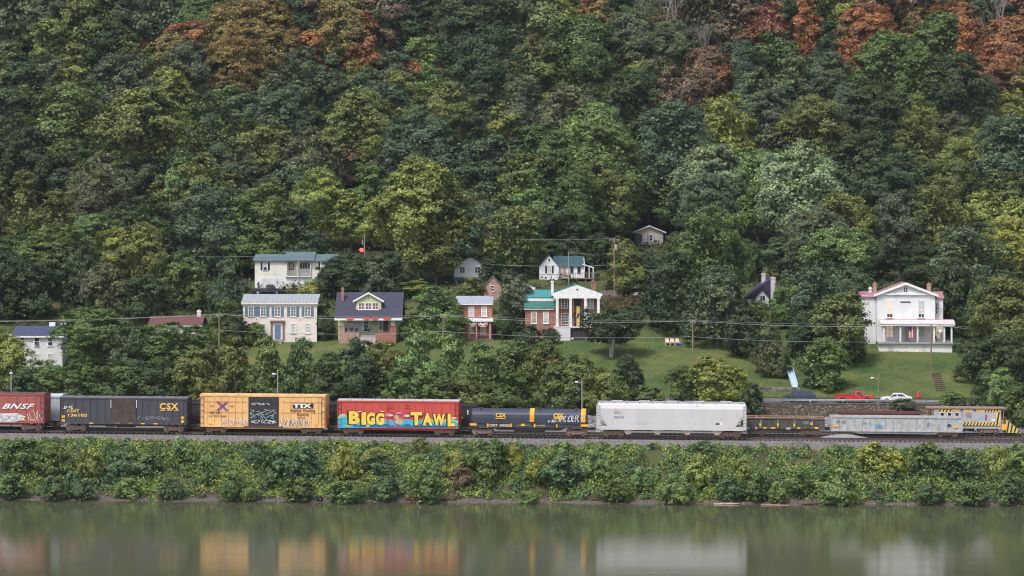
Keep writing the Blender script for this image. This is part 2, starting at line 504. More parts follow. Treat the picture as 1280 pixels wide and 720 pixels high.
# gravel pile between the tracks
def mound(px, row, wpx, h, u, label, mat):
    x = PX(px, 326); y = yu(x, u); w = wpx*y/F
    mb = MB(); n, k = 28, 8; r = random.Random(px)
    for j in range(k+1):
        t = j/k
        for i in range(n):
            a = 2*math.pi*i/n; rr = (1-t)*(1+.08*math.sin(3*a)+r.uniform(-.05, .05))
            mb.v.append((x+rr*w/2*math.cos(a), y+rr*1.5*math.sin(a), gz(x, y)-.05+h*(1-(1-t)**1.6)*(1+r.uniform(-.05, .05))))
    for j in range(k):
        for i in range(n): mb.f.append((j*n+i, j*n+(i+1) % n, (j+1)*n+(i+1) % n, (j+1)*n+i))
    return tag(mb.build('gravel_pile', mat, smooth=True), label, 'gravel pile')
mound(1056, 545, 74, 0.75, 331.3, 'low pile of pale grey gravel in front of the whitish gondola car', M('gravel_heap', (0.30, 0.30, 0.32), 0.95, 0.5, 9.0, bump=1.0))
# ------------------------------------------------------------------ foliage prototypes
def crown_verts(seed, Rr, Hh, z0, shape, nl, ncl, nleaf, leaf, clr):
    r = np.random.default_rng(seed)
    prof = {'round': lambda t: np.sqrt(np.clip(1-(2*t-0.9)**2*0.95, 0.04, 1)),
            'oval': lambda t: np.clip(np.sin(np.pi*np.clip(t*0.93+0.07, 0, 1))**0.6, 0.12, 1),
            'spread': lambda t: np.clip(np.interp(t, [0, .25, .6, .85, 1], [.45, .85, 1, .75, .3]), 0.1, 1),
            'cone': lambda t: np.interp(t, [0, .2, .6, 1], [.75, 1, .62, .1]),
            'bush': lambda t: np.interp(t, [0, .3, .6, .85, 1], [.9, 1, .88, .55, .2]),
            'flat': lambda t: np.interp(t, [0, .5, .8, 1], [.35, .9, 1, .6])}[shape]
    Hc = Hh - z0
    # lobes
    t = np.sort(r.uniform(0.06, 0.93, nl)); t[-1] = 0.9
    a = np.cumsum(r.uniform(1.6, 3.2, nl))
    rl = Rr*r.uniform(.24, .40, nl)*(1-0.25*np.abs(t-.4))
    er = prof(t)*Rr
    rad = np.clip(er-rl*0.85, 0, None)*r.uniform(.80, 1.06, nl)
    L = np.stack([rad*np.cos(a), rad*np.sin(a), z0+np.clip(t*Hc, rl*.6, Hc-rl*.55)], 1)
    # clump centres on lobes
    li = r.choice(nl, ncl, p=rl**2/np.sum(rl**2))
    d = r.normal(size=(ncl, 3)); d /= np.linalg.norm(d, axis=1)[:, None]
    out = L[li]-np.array([0, 0, z0+Hc*.4]); out /= np.linalg.norm(out, axis=1)[:, None]+1e-6
    d = d + out*0.75; d[:, 2] += 0.25; d /= np.linalg.norm(d, axis=1)[:, None]
    C = L[li] + d*(rl[li]*r.uniform(.70, 1.12, ncl))[:, None]
    C[:, 2] = np.maximum(C[:, 2], z0*0.85+0.1*clr)
    # leaves
    n = ncl*nleaf
    k = np.repeat(np.arange(ncl), nleaf)
    cs = clr*r.uniform(.6, 1.3, ncl)
    off = r.normal(size=(n, 3))*0.5; off[:, 2] *= 0.6
    P = C[k] + off*cs[k][:, None]
    oc = P-np.array([0, 0, z0+Hc*.42]); oc /= np.linalg.norm(oc, axis=1)[:, None]+1e-6
    nrm = d[k]*0.6 + oc*0.55 + r.normal(size=(n, 3))*0.42; nrm[:, 2] += 0.30
    sz = leaf*r.uniform(.6, 1.35, n)
    # core leaves closing the inside
    m = max(60, n//9)
    tc = r.uniform(.08, .85, m); ac = r.uniform(0, 6.28, m); rc = prof(tc)*Rr*np.sqrt(r.uniform(0, .42, m))
    P2 = np.stack([rc*np.cos(ac), rc*np.sin(ac), z0+tc*Hc], 1)
    P = np.concatenate([P, P2]); nrm = np.concatenate([nrm, r.normal(size=(m, 3))]); sz = np.concatenate([sz, np.full(m, leaf*1.9)])
    return P, nrm, sz, L, rl, r

def quads_from(P, nrm, sz, r):
    n = len(P)
    nrm = nrm/(np.linalg.norm(nrm, axis=1)[:, None]+1e-9)
    ref = r.normal(size=(n, 3))
    a = np.cross(nrm, ref); a /= np.linalg.norm(a, axis=1)[:, None]+1e-9
    b = np.cross(nrm, a)
    s = sz[:, None]
    l, w = 0.5*s*1.25, 0.5*s*.9
    V = np.stack([P - a*l, P + b*w + a*l*.1, P + a*l, P - b*w + a*l*.1], 1)
    V[:, 1] += nrm*s*.08; V[:, 3] += nrm*s*.08
    return V.reshape(-1, 3), np.arange(n*4).reshape(-1, 4)

PROTO = {}
def make_proto(key, seed, Rr, Hh, z0, shape, nl, ncl, nleaf, leaf, clr, bark=None):
    P, nr, sz, L, rl, r = crown_verts(seed, Rr, Hh, z0, shape, nl, ncl, nleaf, leaf, clr)
    V, Fq = quads_from(P, nr, sz, r)
    cm = np_mesh('crown', V, Fq, LEAF)
    mb = MB()
    th = z0 + (Hh-z0)*.55
    tr = max(.05, Rr*.05)
    lean = (r.uniform(-.3, .3)*Rr*.15, r.uniform(-.3, .3)*Rr*.15)
    p = [(0, 0, -1.2), (0, 0, .15*Hh), (lean[0], lean[1], .4*Hh), (lean[0]*1.5, lean[1]*1.5, th)]
    rr = [tr*1.35, tr, tr*.8, tr*.3]
    for i in range(3): mb.tube(p[i], p[i+1], rr[i], rr[i+1], 8)
    if key == 'lawn':
        mb.tube((.25, 0, -.4), (Rr*.28, .2, .42*Hh), tr, tr*.7, 8)
    for i in range(len(L)):
        if i % 2 == 0 or len(L) < 9:
            zs = min(th*.95, max(.12*Hh, L[i][2]-rl[i]*1.5))
            f = zs/th
            a = Vector((lean[0]*1.5*f, lean[1]*1.5*f, zs)); b = Vector(L[i])
            mdp = (a+b)/2 + Vector((0, 0, -.06*Rr))
            mb.tube(a, mdp, tr*.42, tr*.28, 5); mb.tube(mdp, b, tr*.28, tr*.08, 5)
    tm = bpy.data.meshes.new('trunk'); tm.from_pydata(mb.v, [], mb.f); tm.materials.append(bark or BARK); tm.update()
    PROTO.setdefault(key, []).append((cm, tm, Rr, Hh))

for s in range(5): make_proto('big', 100+s, 6.2, 15.5, 2.6, ['round', 'oval', 'spread', 'round', 'round'][s], 28, 380, 50, 0.27, .78)
for s in range(5): make_proto('mid', 200+s, 4.0, 11.5, 2.2, ['round', 'oval', 'oval', 'spread', 'cone'][s], 16, 190, 40, 0.27, .62)
for s in range(3): make_proto('tall', 300+s, 3.0, 13.0, 2.0, ['oval', 'cone', 'oval'][s], 14, 170, 38, 0.26, .58)
for s in range(4): make_proto('full', 400+s, 4.6, 8.6, 0.2, ['bush', 'round', 'bush', 'round'][s], 20, 260, 42, 0.25, .60)
for s in range(4): make_proto('shrub', 500+s, 2.0, 2.9, 0.0, 'bush', 12, 110, 32, 0.17, .34)
for s in range(2): make_proto('lawn', 600+s, 4.6, 6.4, 2.3, 'flat', 16, 190, 40, 0.24, .58, PALEBARK)

# bare trees: branching limbs
def bare_proto(seed, Hh):
    r = random.Random(seed); trunk = MB(); tw = MB()
    def grow(p, d, ln, rad, lev):
        d = d.normalized(); q = p + d*ln
        (trunk if lev < 2 else tw).tube(p, q, rad, rad*.68, 6 if lev < 2 else 4)
        if lev >= 6 or rad < .006: return
        for k in range(3 if lev in (0, 2, 3) else 2):
            nd = d + Vector((r.uniform(-.7, .7), r.uniform(-.7, .7), r.uniform(-.1, .55)))*(.75 if lev else .55)
            grow(q, nd, ln*r.uniform(.62, .85), rad*r.uniform(.5, .68), lev+1)
    trunk.tube((0, 0, -1), (0, 0, .1), .3, .26, 8)
    grow(Vector((0, 0, 0)), Vector((.06, 0, 1)), Hh*.33, .26, 0)
    out = []
    for n_, mb, mt in (('crown', tw, M('dead_twigs', (0.22, 0.20, 0.19), 0.9, 0.3)), ('trunk', trunk, PALEBARK)):
        m_ = bpy.data.meshes.new(n_); m_.from_pydata(mb.v, [], mb.f); m_.materials.append(mt); m_.update(); out.append(m_)
    PROTO.setdefault('bare', []).append((out[0], out[1], Hh*.38, Hh))
for s in range(3): bare_proto(40+s, 14.0)

PAL = {
 'dg': ((0.060, 0.093, 0.042), 'dark green'),
 'bg': ((0.098, 0.142, 0.080), 'bluish green'),
 'mg': ((0.118, 0.176, 0.058), 'mid green'),
 'lg': ((0.180, 0.265, 0.098), 'light green'),
 'pg': ((0.260, 0.320, 0.170), 'pale silvery green'),
 'gy': ((0.135, 0.155, 0.090), 'grey green'),
 'ol': ((0.158, 0.185, 0.062), 'olive green'),
 'yg': ((0.260, 0.290, 0.080), 'yellow green'),
 'ye': ((0.400, 0.360, 0.060), 'yellow'),
 'oo': ((0.240, 0.185, 0.070), 'olive orange'),
 'or': ((0.360, 0.165, 0.080), 'orange'),
 'rd': ((0.270, 0.112, 0.078), 'rusty red'),
 'br': ((0.185, 0.130, 0.088), 'brown green'),
 'bb': ((0.110, 0.175, 0.082), 'bluish green'),
 'yb': ((0.280, 0.310, 0.065), 'yellow green'),
 'ba': ((0.2, 0.2, 0.2), 'bare grey'),
}
TREES = []
def tree(kind, x, Y, w, h, cls, label=None, name='tree', cat='tree', group=None, z=None, jit=0.16, sink=0.0):
    p = PROTO[kind]
    pr = p[rnd.randrange(len(p))]
    if kind in ('big', 'mid', 'full'):
        # take the prototype of this kind
        pr = rnd.choice(p)
    z = gz(x, Y) if z is None else z
    o = empty(name, (x, Y, z-sink), rnd.uniform(0, 6.28), label, cat, group)
    s = w/(2*pr[2]); sy = s*rnd.uniform(.92, 1.08)
    o.scale = (s, sy, h/pr[3])
    c = PAL[cls][0]; k = 1 + rnd.uniform(-jit, jit); hue = rnd.uniform(-.08, .08)
    col = (c[0]*k*(1+hue), c[1]*k, c[2]*k*(1-hue), 1)
    cr = bpy.data.objects.new('crown', pr[0]); tk = bpy.data.objects.new('trunk', pr[1])
    for q in (cr, tk): COL.objects.link(q); q.parent = o
    cr.color = col
    TREES.append((o, kind, cls))
    return o
# ------------------------------------------------------------------ the wooded hillside: (px, top row, width px, colour[, kind])
HILL = [
 (806,-24,60,'gy'),(842,2,52,'br'),(822,12,46,'ol'),
 (1100,20,40,'or'),(1150,6,42,'oo'),(1196,26,38,'or'),(1258,50,48,'or'),(1228,58,36,'rd'),(908,-2,42,'rd'),(872,12,30,'or','mid'),(742,6,30,'or','mid'),(300,26,56,'oo'),(225,30,44,'oo'),(420,30,40,'oo'),(490,4,40,'rd'),(1140,22,38,'oo'),(940,22,36,'or'),
 (12,22,35,'mg'),(20,-8,55,'gy'),(62,26,55,'ol'),(60,-6,60,'gy'),(30,80,56,'dg'),(62,72,50,'gy'),(122,22,52,'dg'),(110,-10,55,'ol'),(155,38,42,'ol'),(150,-6,60,'dg'),(182,4,50,'bg'),
 (250,-8,66,'mg'),(282,8,50,'dg'),(190,35,30,'or','mid'),(237,26,44,'or'),(212,34,42,'oo'),(190,60,38,'ol'),(236,58,66,'gy'),(155,70,82,'gy'),(208,92,62,'yg'),(92,112,112,'mg'),(180,120,110,'ol'),
 (262,135,58,'yg'),(285,105,42,'lg'),(306,115,44,'bg'),(302,-6,66,'oo'),(293,44,56,'oo'),(312,76,36,'gy'),(12,112,50,'dg'),(25,140,50,'dg'),(95,80,50,'ol'),
 (332,-4,60,'oo'),(345,30,48,'oo'),(360,-10,42,'dg'),(390,2,42,'br'),(387,38,40,'or'),(428,-2,60,'oo'),(457,9,36,'or','tall'),(448,28,24,'or','tall'),(485,-8,52,'br'),(520,-6,62,'dg'),(525,18,44,'bg'),(480,34,44,'gy'),
 (455,48,30,'yg'),(541,32,16,'rd','tall'),(553,52,16,'or','tall'),(561,80,15,'rd','tall'),(532,47,44,'lg'),(592,-4,96,'dg'),(602,44,84,'dg'),(512,77,30,'or','mid'),(500,60,50,'gy'),
 (378,65,60,'bg'),(414,52,40,'bg'),(447,76,42,'ol'),(460,94,50,'bg'),(496,90,42,'yg'),(541,88,44,'lg'),(578,90,46,'yg'),(552,105,78,'ol'),(450,120,82,'ol'),(492,118,52,'ol'),(618,80,60,'gy'),
 (338,90,48,'gy'),(356,118,60,'bg'),(400,112,50,'dg'),(522,142,76,'bg'),(592,115,50,'bg'),(632,133,44,'yg'),(430,155,62,'ol'),(345,150,50,'ol'),
 (660,-6,60,'gy'),(702,-3,36,'yg'),(734,-4,30,'or','mid'),(758,-2,40,'oo'),(784,-8,46,'dg'),(792,14,70,'gy'),(868,-4,36,'rd'),(905,22,32,'oo'),(925,-4,50,'br'),(948,4,40,'rd'),(956,40,32,'mg'),
 (727,22,92,'mg'),(677,45,52,'br'),(692,66,50,'mg'),(772,40,50,'dg'),(800,68,48,'yg'),(755,76,42,'ol'),(790,92,72,'dg'),(822,76,50,'gy'),(896,82,36,'or','mid'),(925,55,58,'bg'),(946,95,62,'bg'),(885,60,60,'br'),
 (840,30,60,'gy'),(865,95,50,'br'),(650,100,60,'gy'),(690,110,42,'ol'),(702,122,60,'gy'),(742,133,70,'lg'),(842,133,96,'bg'),(905,125,78,'yg'),(640,35,50,'gy'),(660,60,50,'ol'),
 (966,-4,28,'rd','tall'),(982,4,26,'dg','tall'),(1006,-2,32,'or','tall'),(1012,30,26,'or','tall'),(1040,-6,40,'dg'),(1038,30,34,'dg','tall'),(1082,2,58,'or'),(1062,26,40,'or'),(1056,46,28,'or','tall'),(1112,-6,52,'br'),(1140,-4,36,'or'),(1190,3,50,'or'),(1206,22,30,'or','tall'),
 (1125,20,42,'br'),(1176,21,62,'mg'),(1215,30,34,'rd'),(1236,22,44,'br'),(1262,22,60,'or'),(1240,48,46,'or'),(1236,70,34,'oo'),(1275,-8,50,'rd'),(1160,-6,44,'br'),
 (970,40,48,'mg'),(1110,47,76,'mg'),(1152,68,72,'mg'),(1030,68,64,'bg'),(992,84,48,'lg'),(1020,95,52,'bg'),(1016,128,82,'ol'),(1062,108,60,'bg'),(1090,104,72,'dg'),(1200,72,80,'dg'),(960,118,60,'gy'),
 (1214,128,46,'yg'),(1266,113,42,'yg'),(1150,146,70,'ol'),(1190,146,60,'gy'),(1250,148,60,'bg'),(1278,80,40,'oo'),
 (40,168,70,'dg'),(100,208,52,'ol'),(30,216,60,'ol'),(92,186,60,'dg'),(116,212,68,'gy'),(152,192,32,'yg'),(180,188,50,'bg'),(226,202,60,'lg'),(286,180,62,'bg'),(286,218,50,'ol'),(202,232,42,'ol'),(246,240,64,'bg'),(152,255,50,'dg'),(70,240,60,'ol'),(10,180,50,'dg'),
 (310,205,50,'bg'),(356,204,52,'bg'),(400,217,66,'yg'),(336,225,52,'mg'),(430,188,42,'br'),(412,165,50,'bg'),(382,172,60,'gy'),(470,218,50,'mg'),(440,240,52,'yg'),(600,230,56,'bg'),(590,190,60,'dg'),(628,200,52,'ol'),(560,172,60,'bg'),(640,262,52,'yg'),(372,262,64,'dg'),(335,268,60,'mg'),(498,180,60,'bg'),
 (760,158,70,'lg'),(657,196,56,'ol'),(690,168,66,'mg'),(832,170,76,'bg'),(872,160,50,'bg'),(1080,172,80,'dg'),(1102,200,72,'dg'),(1128,208,52,'bg'),(1200,175,62,'yg'),(1172,234,80,'ol'),(1188,202,62,'ol'),(1258,215,62,'ol'),(1226,240,60,'yg'),(1070,248,44,'yg'),
 (935,178,60,'mg'),(1040,178,50,'dg'),(1150,190,50,'dg'),(1240,182,60,'bg'),(1275,250,60,'yg'),(710,250,50,'dg'),(665,232,46,'lg'),
]
BARE = [(842,-28,84),(884,36,46),(1244,-12,74),(1240,96,46),(905,60,36)]

def solve_hill(px, top, wpx, kind):
    Y = 440.0
    while Y < 760:
        w = wpx*Y/F
        h = {'tall': min(19, max(11, w*3.0)), 'bare': min(22, max(10, w*1.7))}.get(kind, min(20, max(9.5, w*1.45)))
        if Y0 + F*(H - gz(PX(px, Y), Y) - h)/Y <= top: return Y, w, h
        Y += 1.0
    return None

def band(top):
    return 'cut by the top edge' if top < 6 else 'high on the hillside' if top < 90 else 'halfway up the hillside' if top < 190 else 'low on the hillside'
LM = [(70,'left white house'),(160,'black boxcar'),(255,'low brown roof'),(305,'yellow boxcar left end'),(365,'two cream houses'),(425,'siren pole'),(505,'dormered bungalow'),(565,'round green tree'),(620,'small brick house'),(690,'white cottage'),(762,'columned house'),(840,'tan house'),(925,'lawn chairs'),(985,'steep dark roof'),(1085,'red pickup'),(1190,'big porch house'),(1500,'right lawn edge')]
def landmark(px):
    for a, n_ in LM:
        if px < a: return n_
forest = []
cells = []
for t in HILL:
    px, top, wpx, cls = t[:4]
    kind = t[4] if len(t) > 4 else None
    if cls in ('or', 'rd', 'oo'): wpx *= 1.22; top += 3
    s = solve_hill(px, top, wpx, kind or 'x')
    if not s: continue
    Y, w, h = s
    if kind is None or kind == 'mid': kind = 'big' if w > 9.6 else 'mid'
    if 785 < px < 842 and Y < 505: continue
    forest.append([px, top, wpx*1.18, cls, kind, Y, w*1.18, h])
for px, top, wpx in BARE:
    s = solve_hill(px, top, wpx, 'bare')
    if s: forest.append([px, top, wpx, 'ba', 'bare', s[0]-2, s[1], s[2]])

# fill the gaps between them: keep only trees that would show
GWI, GHI = 330, 80      # 4-px cells over px -20..1300, rows -10..310
def cellmask(px, top, wpx, hpx):
    X, Yr = np.meshgrid(np.arange(GWI)*4-18, np.arange(GHI)*4-8)
    return (((X-px)/(wpx*.46))**2 + ((Yr-(top+hpx*.42))/(hpx*.40))**2) < 1
cands = []
fr = random.Random(21)
for i in range(3000):
    Y = fr.uniform(472, 640)**1.0
    px = fr.uniform(-130, 1410)
    wm = fr.uniform(6.5, 11.5); hh = wm*fr.uniform(1.3, 1.6); hh = max(10, min(17, hh))
    zt = gz(PX(px, Y), Y)
    top = Y0 + F*(H-zt-hh)/Y; wpx = wm*F/Y; hpx = hh*F/Y
    if top > 285 or (775 < px < 850 and Y < 508): continue
    cands.append((Y, px, top, wpx, hpx, wm, hh))
cov = np.zeros((GHI, GWI), bool)
items = [('f', f[5], f) for f in forest] + [('c', c[0], c) for c in cands]
items.sort(key=lambda a: a[1])
placed = [(f[0], f[5]) for f in forest]
nfill = 0
for kd, Y, f in items:
    if kd == 'f':
        m_ = cellmask(f[0], f[1], f[2], f[7]*F/f[5]); cov |= m_
        continue
    Y, px, top, wpx, hpx, wm, hh = f
    if any(abs(px-a)*Y/F < wm*.62 and abs(Y-b) < 6.0 for a, b in placed): continue
    m_ = cellmask(px, top, wpx, hpx)
    offside = px < -10 or px > 1290
    vis = (m_ & ~cov).sum()/max(1, m_.sum())
    if not offside and vis < 0.38: continue
    if offside and (Y > 575 or fr.random() < .80): continue
    # would it hide a hand-placed tree behind it?
    hide = False
    for g_ in forest:
        if g_[5] > Y and abs(g_[0]-px) < (g_[2]+wpx)*.36 and top < g_[1]+g_[7]*F/g_[5]*.38: hide = True; break
    if hide: continue
    near = min(forest, key=lambda g_: abs(g_[0]-px)+1.2*abs(g_[1]-top))
    cls = near[3] if near[3] != 'ba' else 'gy'
    if cls in ('or', 'rd'): cls = fr.choice(['br', 'oo', 'gy', 'dg'])
    elif cls in ('yg', 'lg', 'pg'): cls = fr.choice(['mg', 'ol', 'dg'])
    elif fr.random() < .3: cls = fr.choice(['dg', 'bg', 'gy', 'ol'])
    cov |= m_; placed.append((px, Y)); nfill += 1
    forest.append([px, top, wpx, cls, 'big' if wm > 9.6 else 'mid', Y, wm, hh])
for gy_ in range(GHI):
    for gx_ in range(GWI):
        if cov[gy_, gx_]: continue
        px, row = gx_*4-18, gy_*4-8
        if row > 278 or px < -12 or px > 1296: continue
        s = solve_hill(px, row-fr.uniform(8, 14), 72, 'x')
        if not s or (775 < px < 850 and s[0] < 508): continue
        Y, w, h = s
        near = min(forest, key=lambda g_: abs(g_[0]-px)+1.2*abs(g_[1]-row))
        cls = near[3] if near[3] in ('dg', 'bg', 'mg', 'ol', 'gy', 'br') else fr.choice(['dg', 'ol', 'gy'])
        forest.append([px, row-11, 72, cls, 'mid', Y, w*1.05, h]); nfill += 1
        cov |= cellmask(px, row-11, 84, h*F/Y)
# far ridge trees, above the frame, seen only from other positions
print('forest', len(forest), 'fill', nfill, 'uncovered', 1-cov.mean())
groups = {}
for f in forest:
    outside = f[0] < -8 or f[0] > 1288
    key = (f[3], 'beyond the edge' if outside else band(f[1]), landmark(f[0]))
    groups.setdefault(key, []).append(f)
ORD = ['leftmost', 'second from left', 'third from left', 'fourth from left', 'fifth from left', 'sixth from left', 'seventh from left', 'eighth from left', 'ninth from left']
for (cls, bd, lm), fs in groups.items():
    fs.sort(key=lambda f: f[0])
    for i, f in enumerate(fs):
        nm = PAL[cls][1]
        lab = f'{nm} tree {bd}, above the {lm}'
        if len(fs) == 2: lab = f'{("left" if i == 0 else "right")} {nm} tree {bd}, above the {lm}'
        elif len(fs) > 2: lab += f', {ORD[min(i, 8)]}'
        tree(f[4], PX(f[0], f[5]), f[5], f[6], f[7], cls, lab, 'bare_tree' if cls == 'ba' else 'forest_tree', 'tree', 'trees of the wooded hillside')
# undergrowth closing the forest floor
def leaf_stuff(name, pts, rr, nleaf, leaf, mat_col, label, seed, mat=None):
    r = np.random.default_rng(seed)
    n = len(pts); k = np.repeat(np.arange(n), nleaf)
    off = r.normal(size=(n*nleaf, 3))*.5; off[:, 2] = np.abs(off[:, 2])*1.1
    P = pts[k] + off*rr[k][:, None]
    nr = r.normal(size=(n*nleaf, 3))*.7 + np.array([0, -.25, .6])
    V, Fq = quads_from(P, nr, leaf*r.uniform(.6, 1.4, n*nleaf), r)
    o = bpy.data.objects.new(name, np_mesh(name, V, Fq, mat or LEAF)); COL.objects.link(o); o.color = (*mat_col, 1)
    return tag(o, label, kind='stuff')
r_ = np.random.default_rng(5)
nU = 5200
yy_ = r_.uniform(405, 610, nU); xx_ = r_.uniform(-1, 1, nU)*(yy_*0.23)
pts = np.stack([xx_, yy_, ground(xx_, yy_)], 1)
leaf_stuff('undergrowth', pts, r_.uniform(.7, 1.5, nU), 16, .38, (0.04, 0.065, 0.028), 'low undergrowth between the hillside trees', 6)

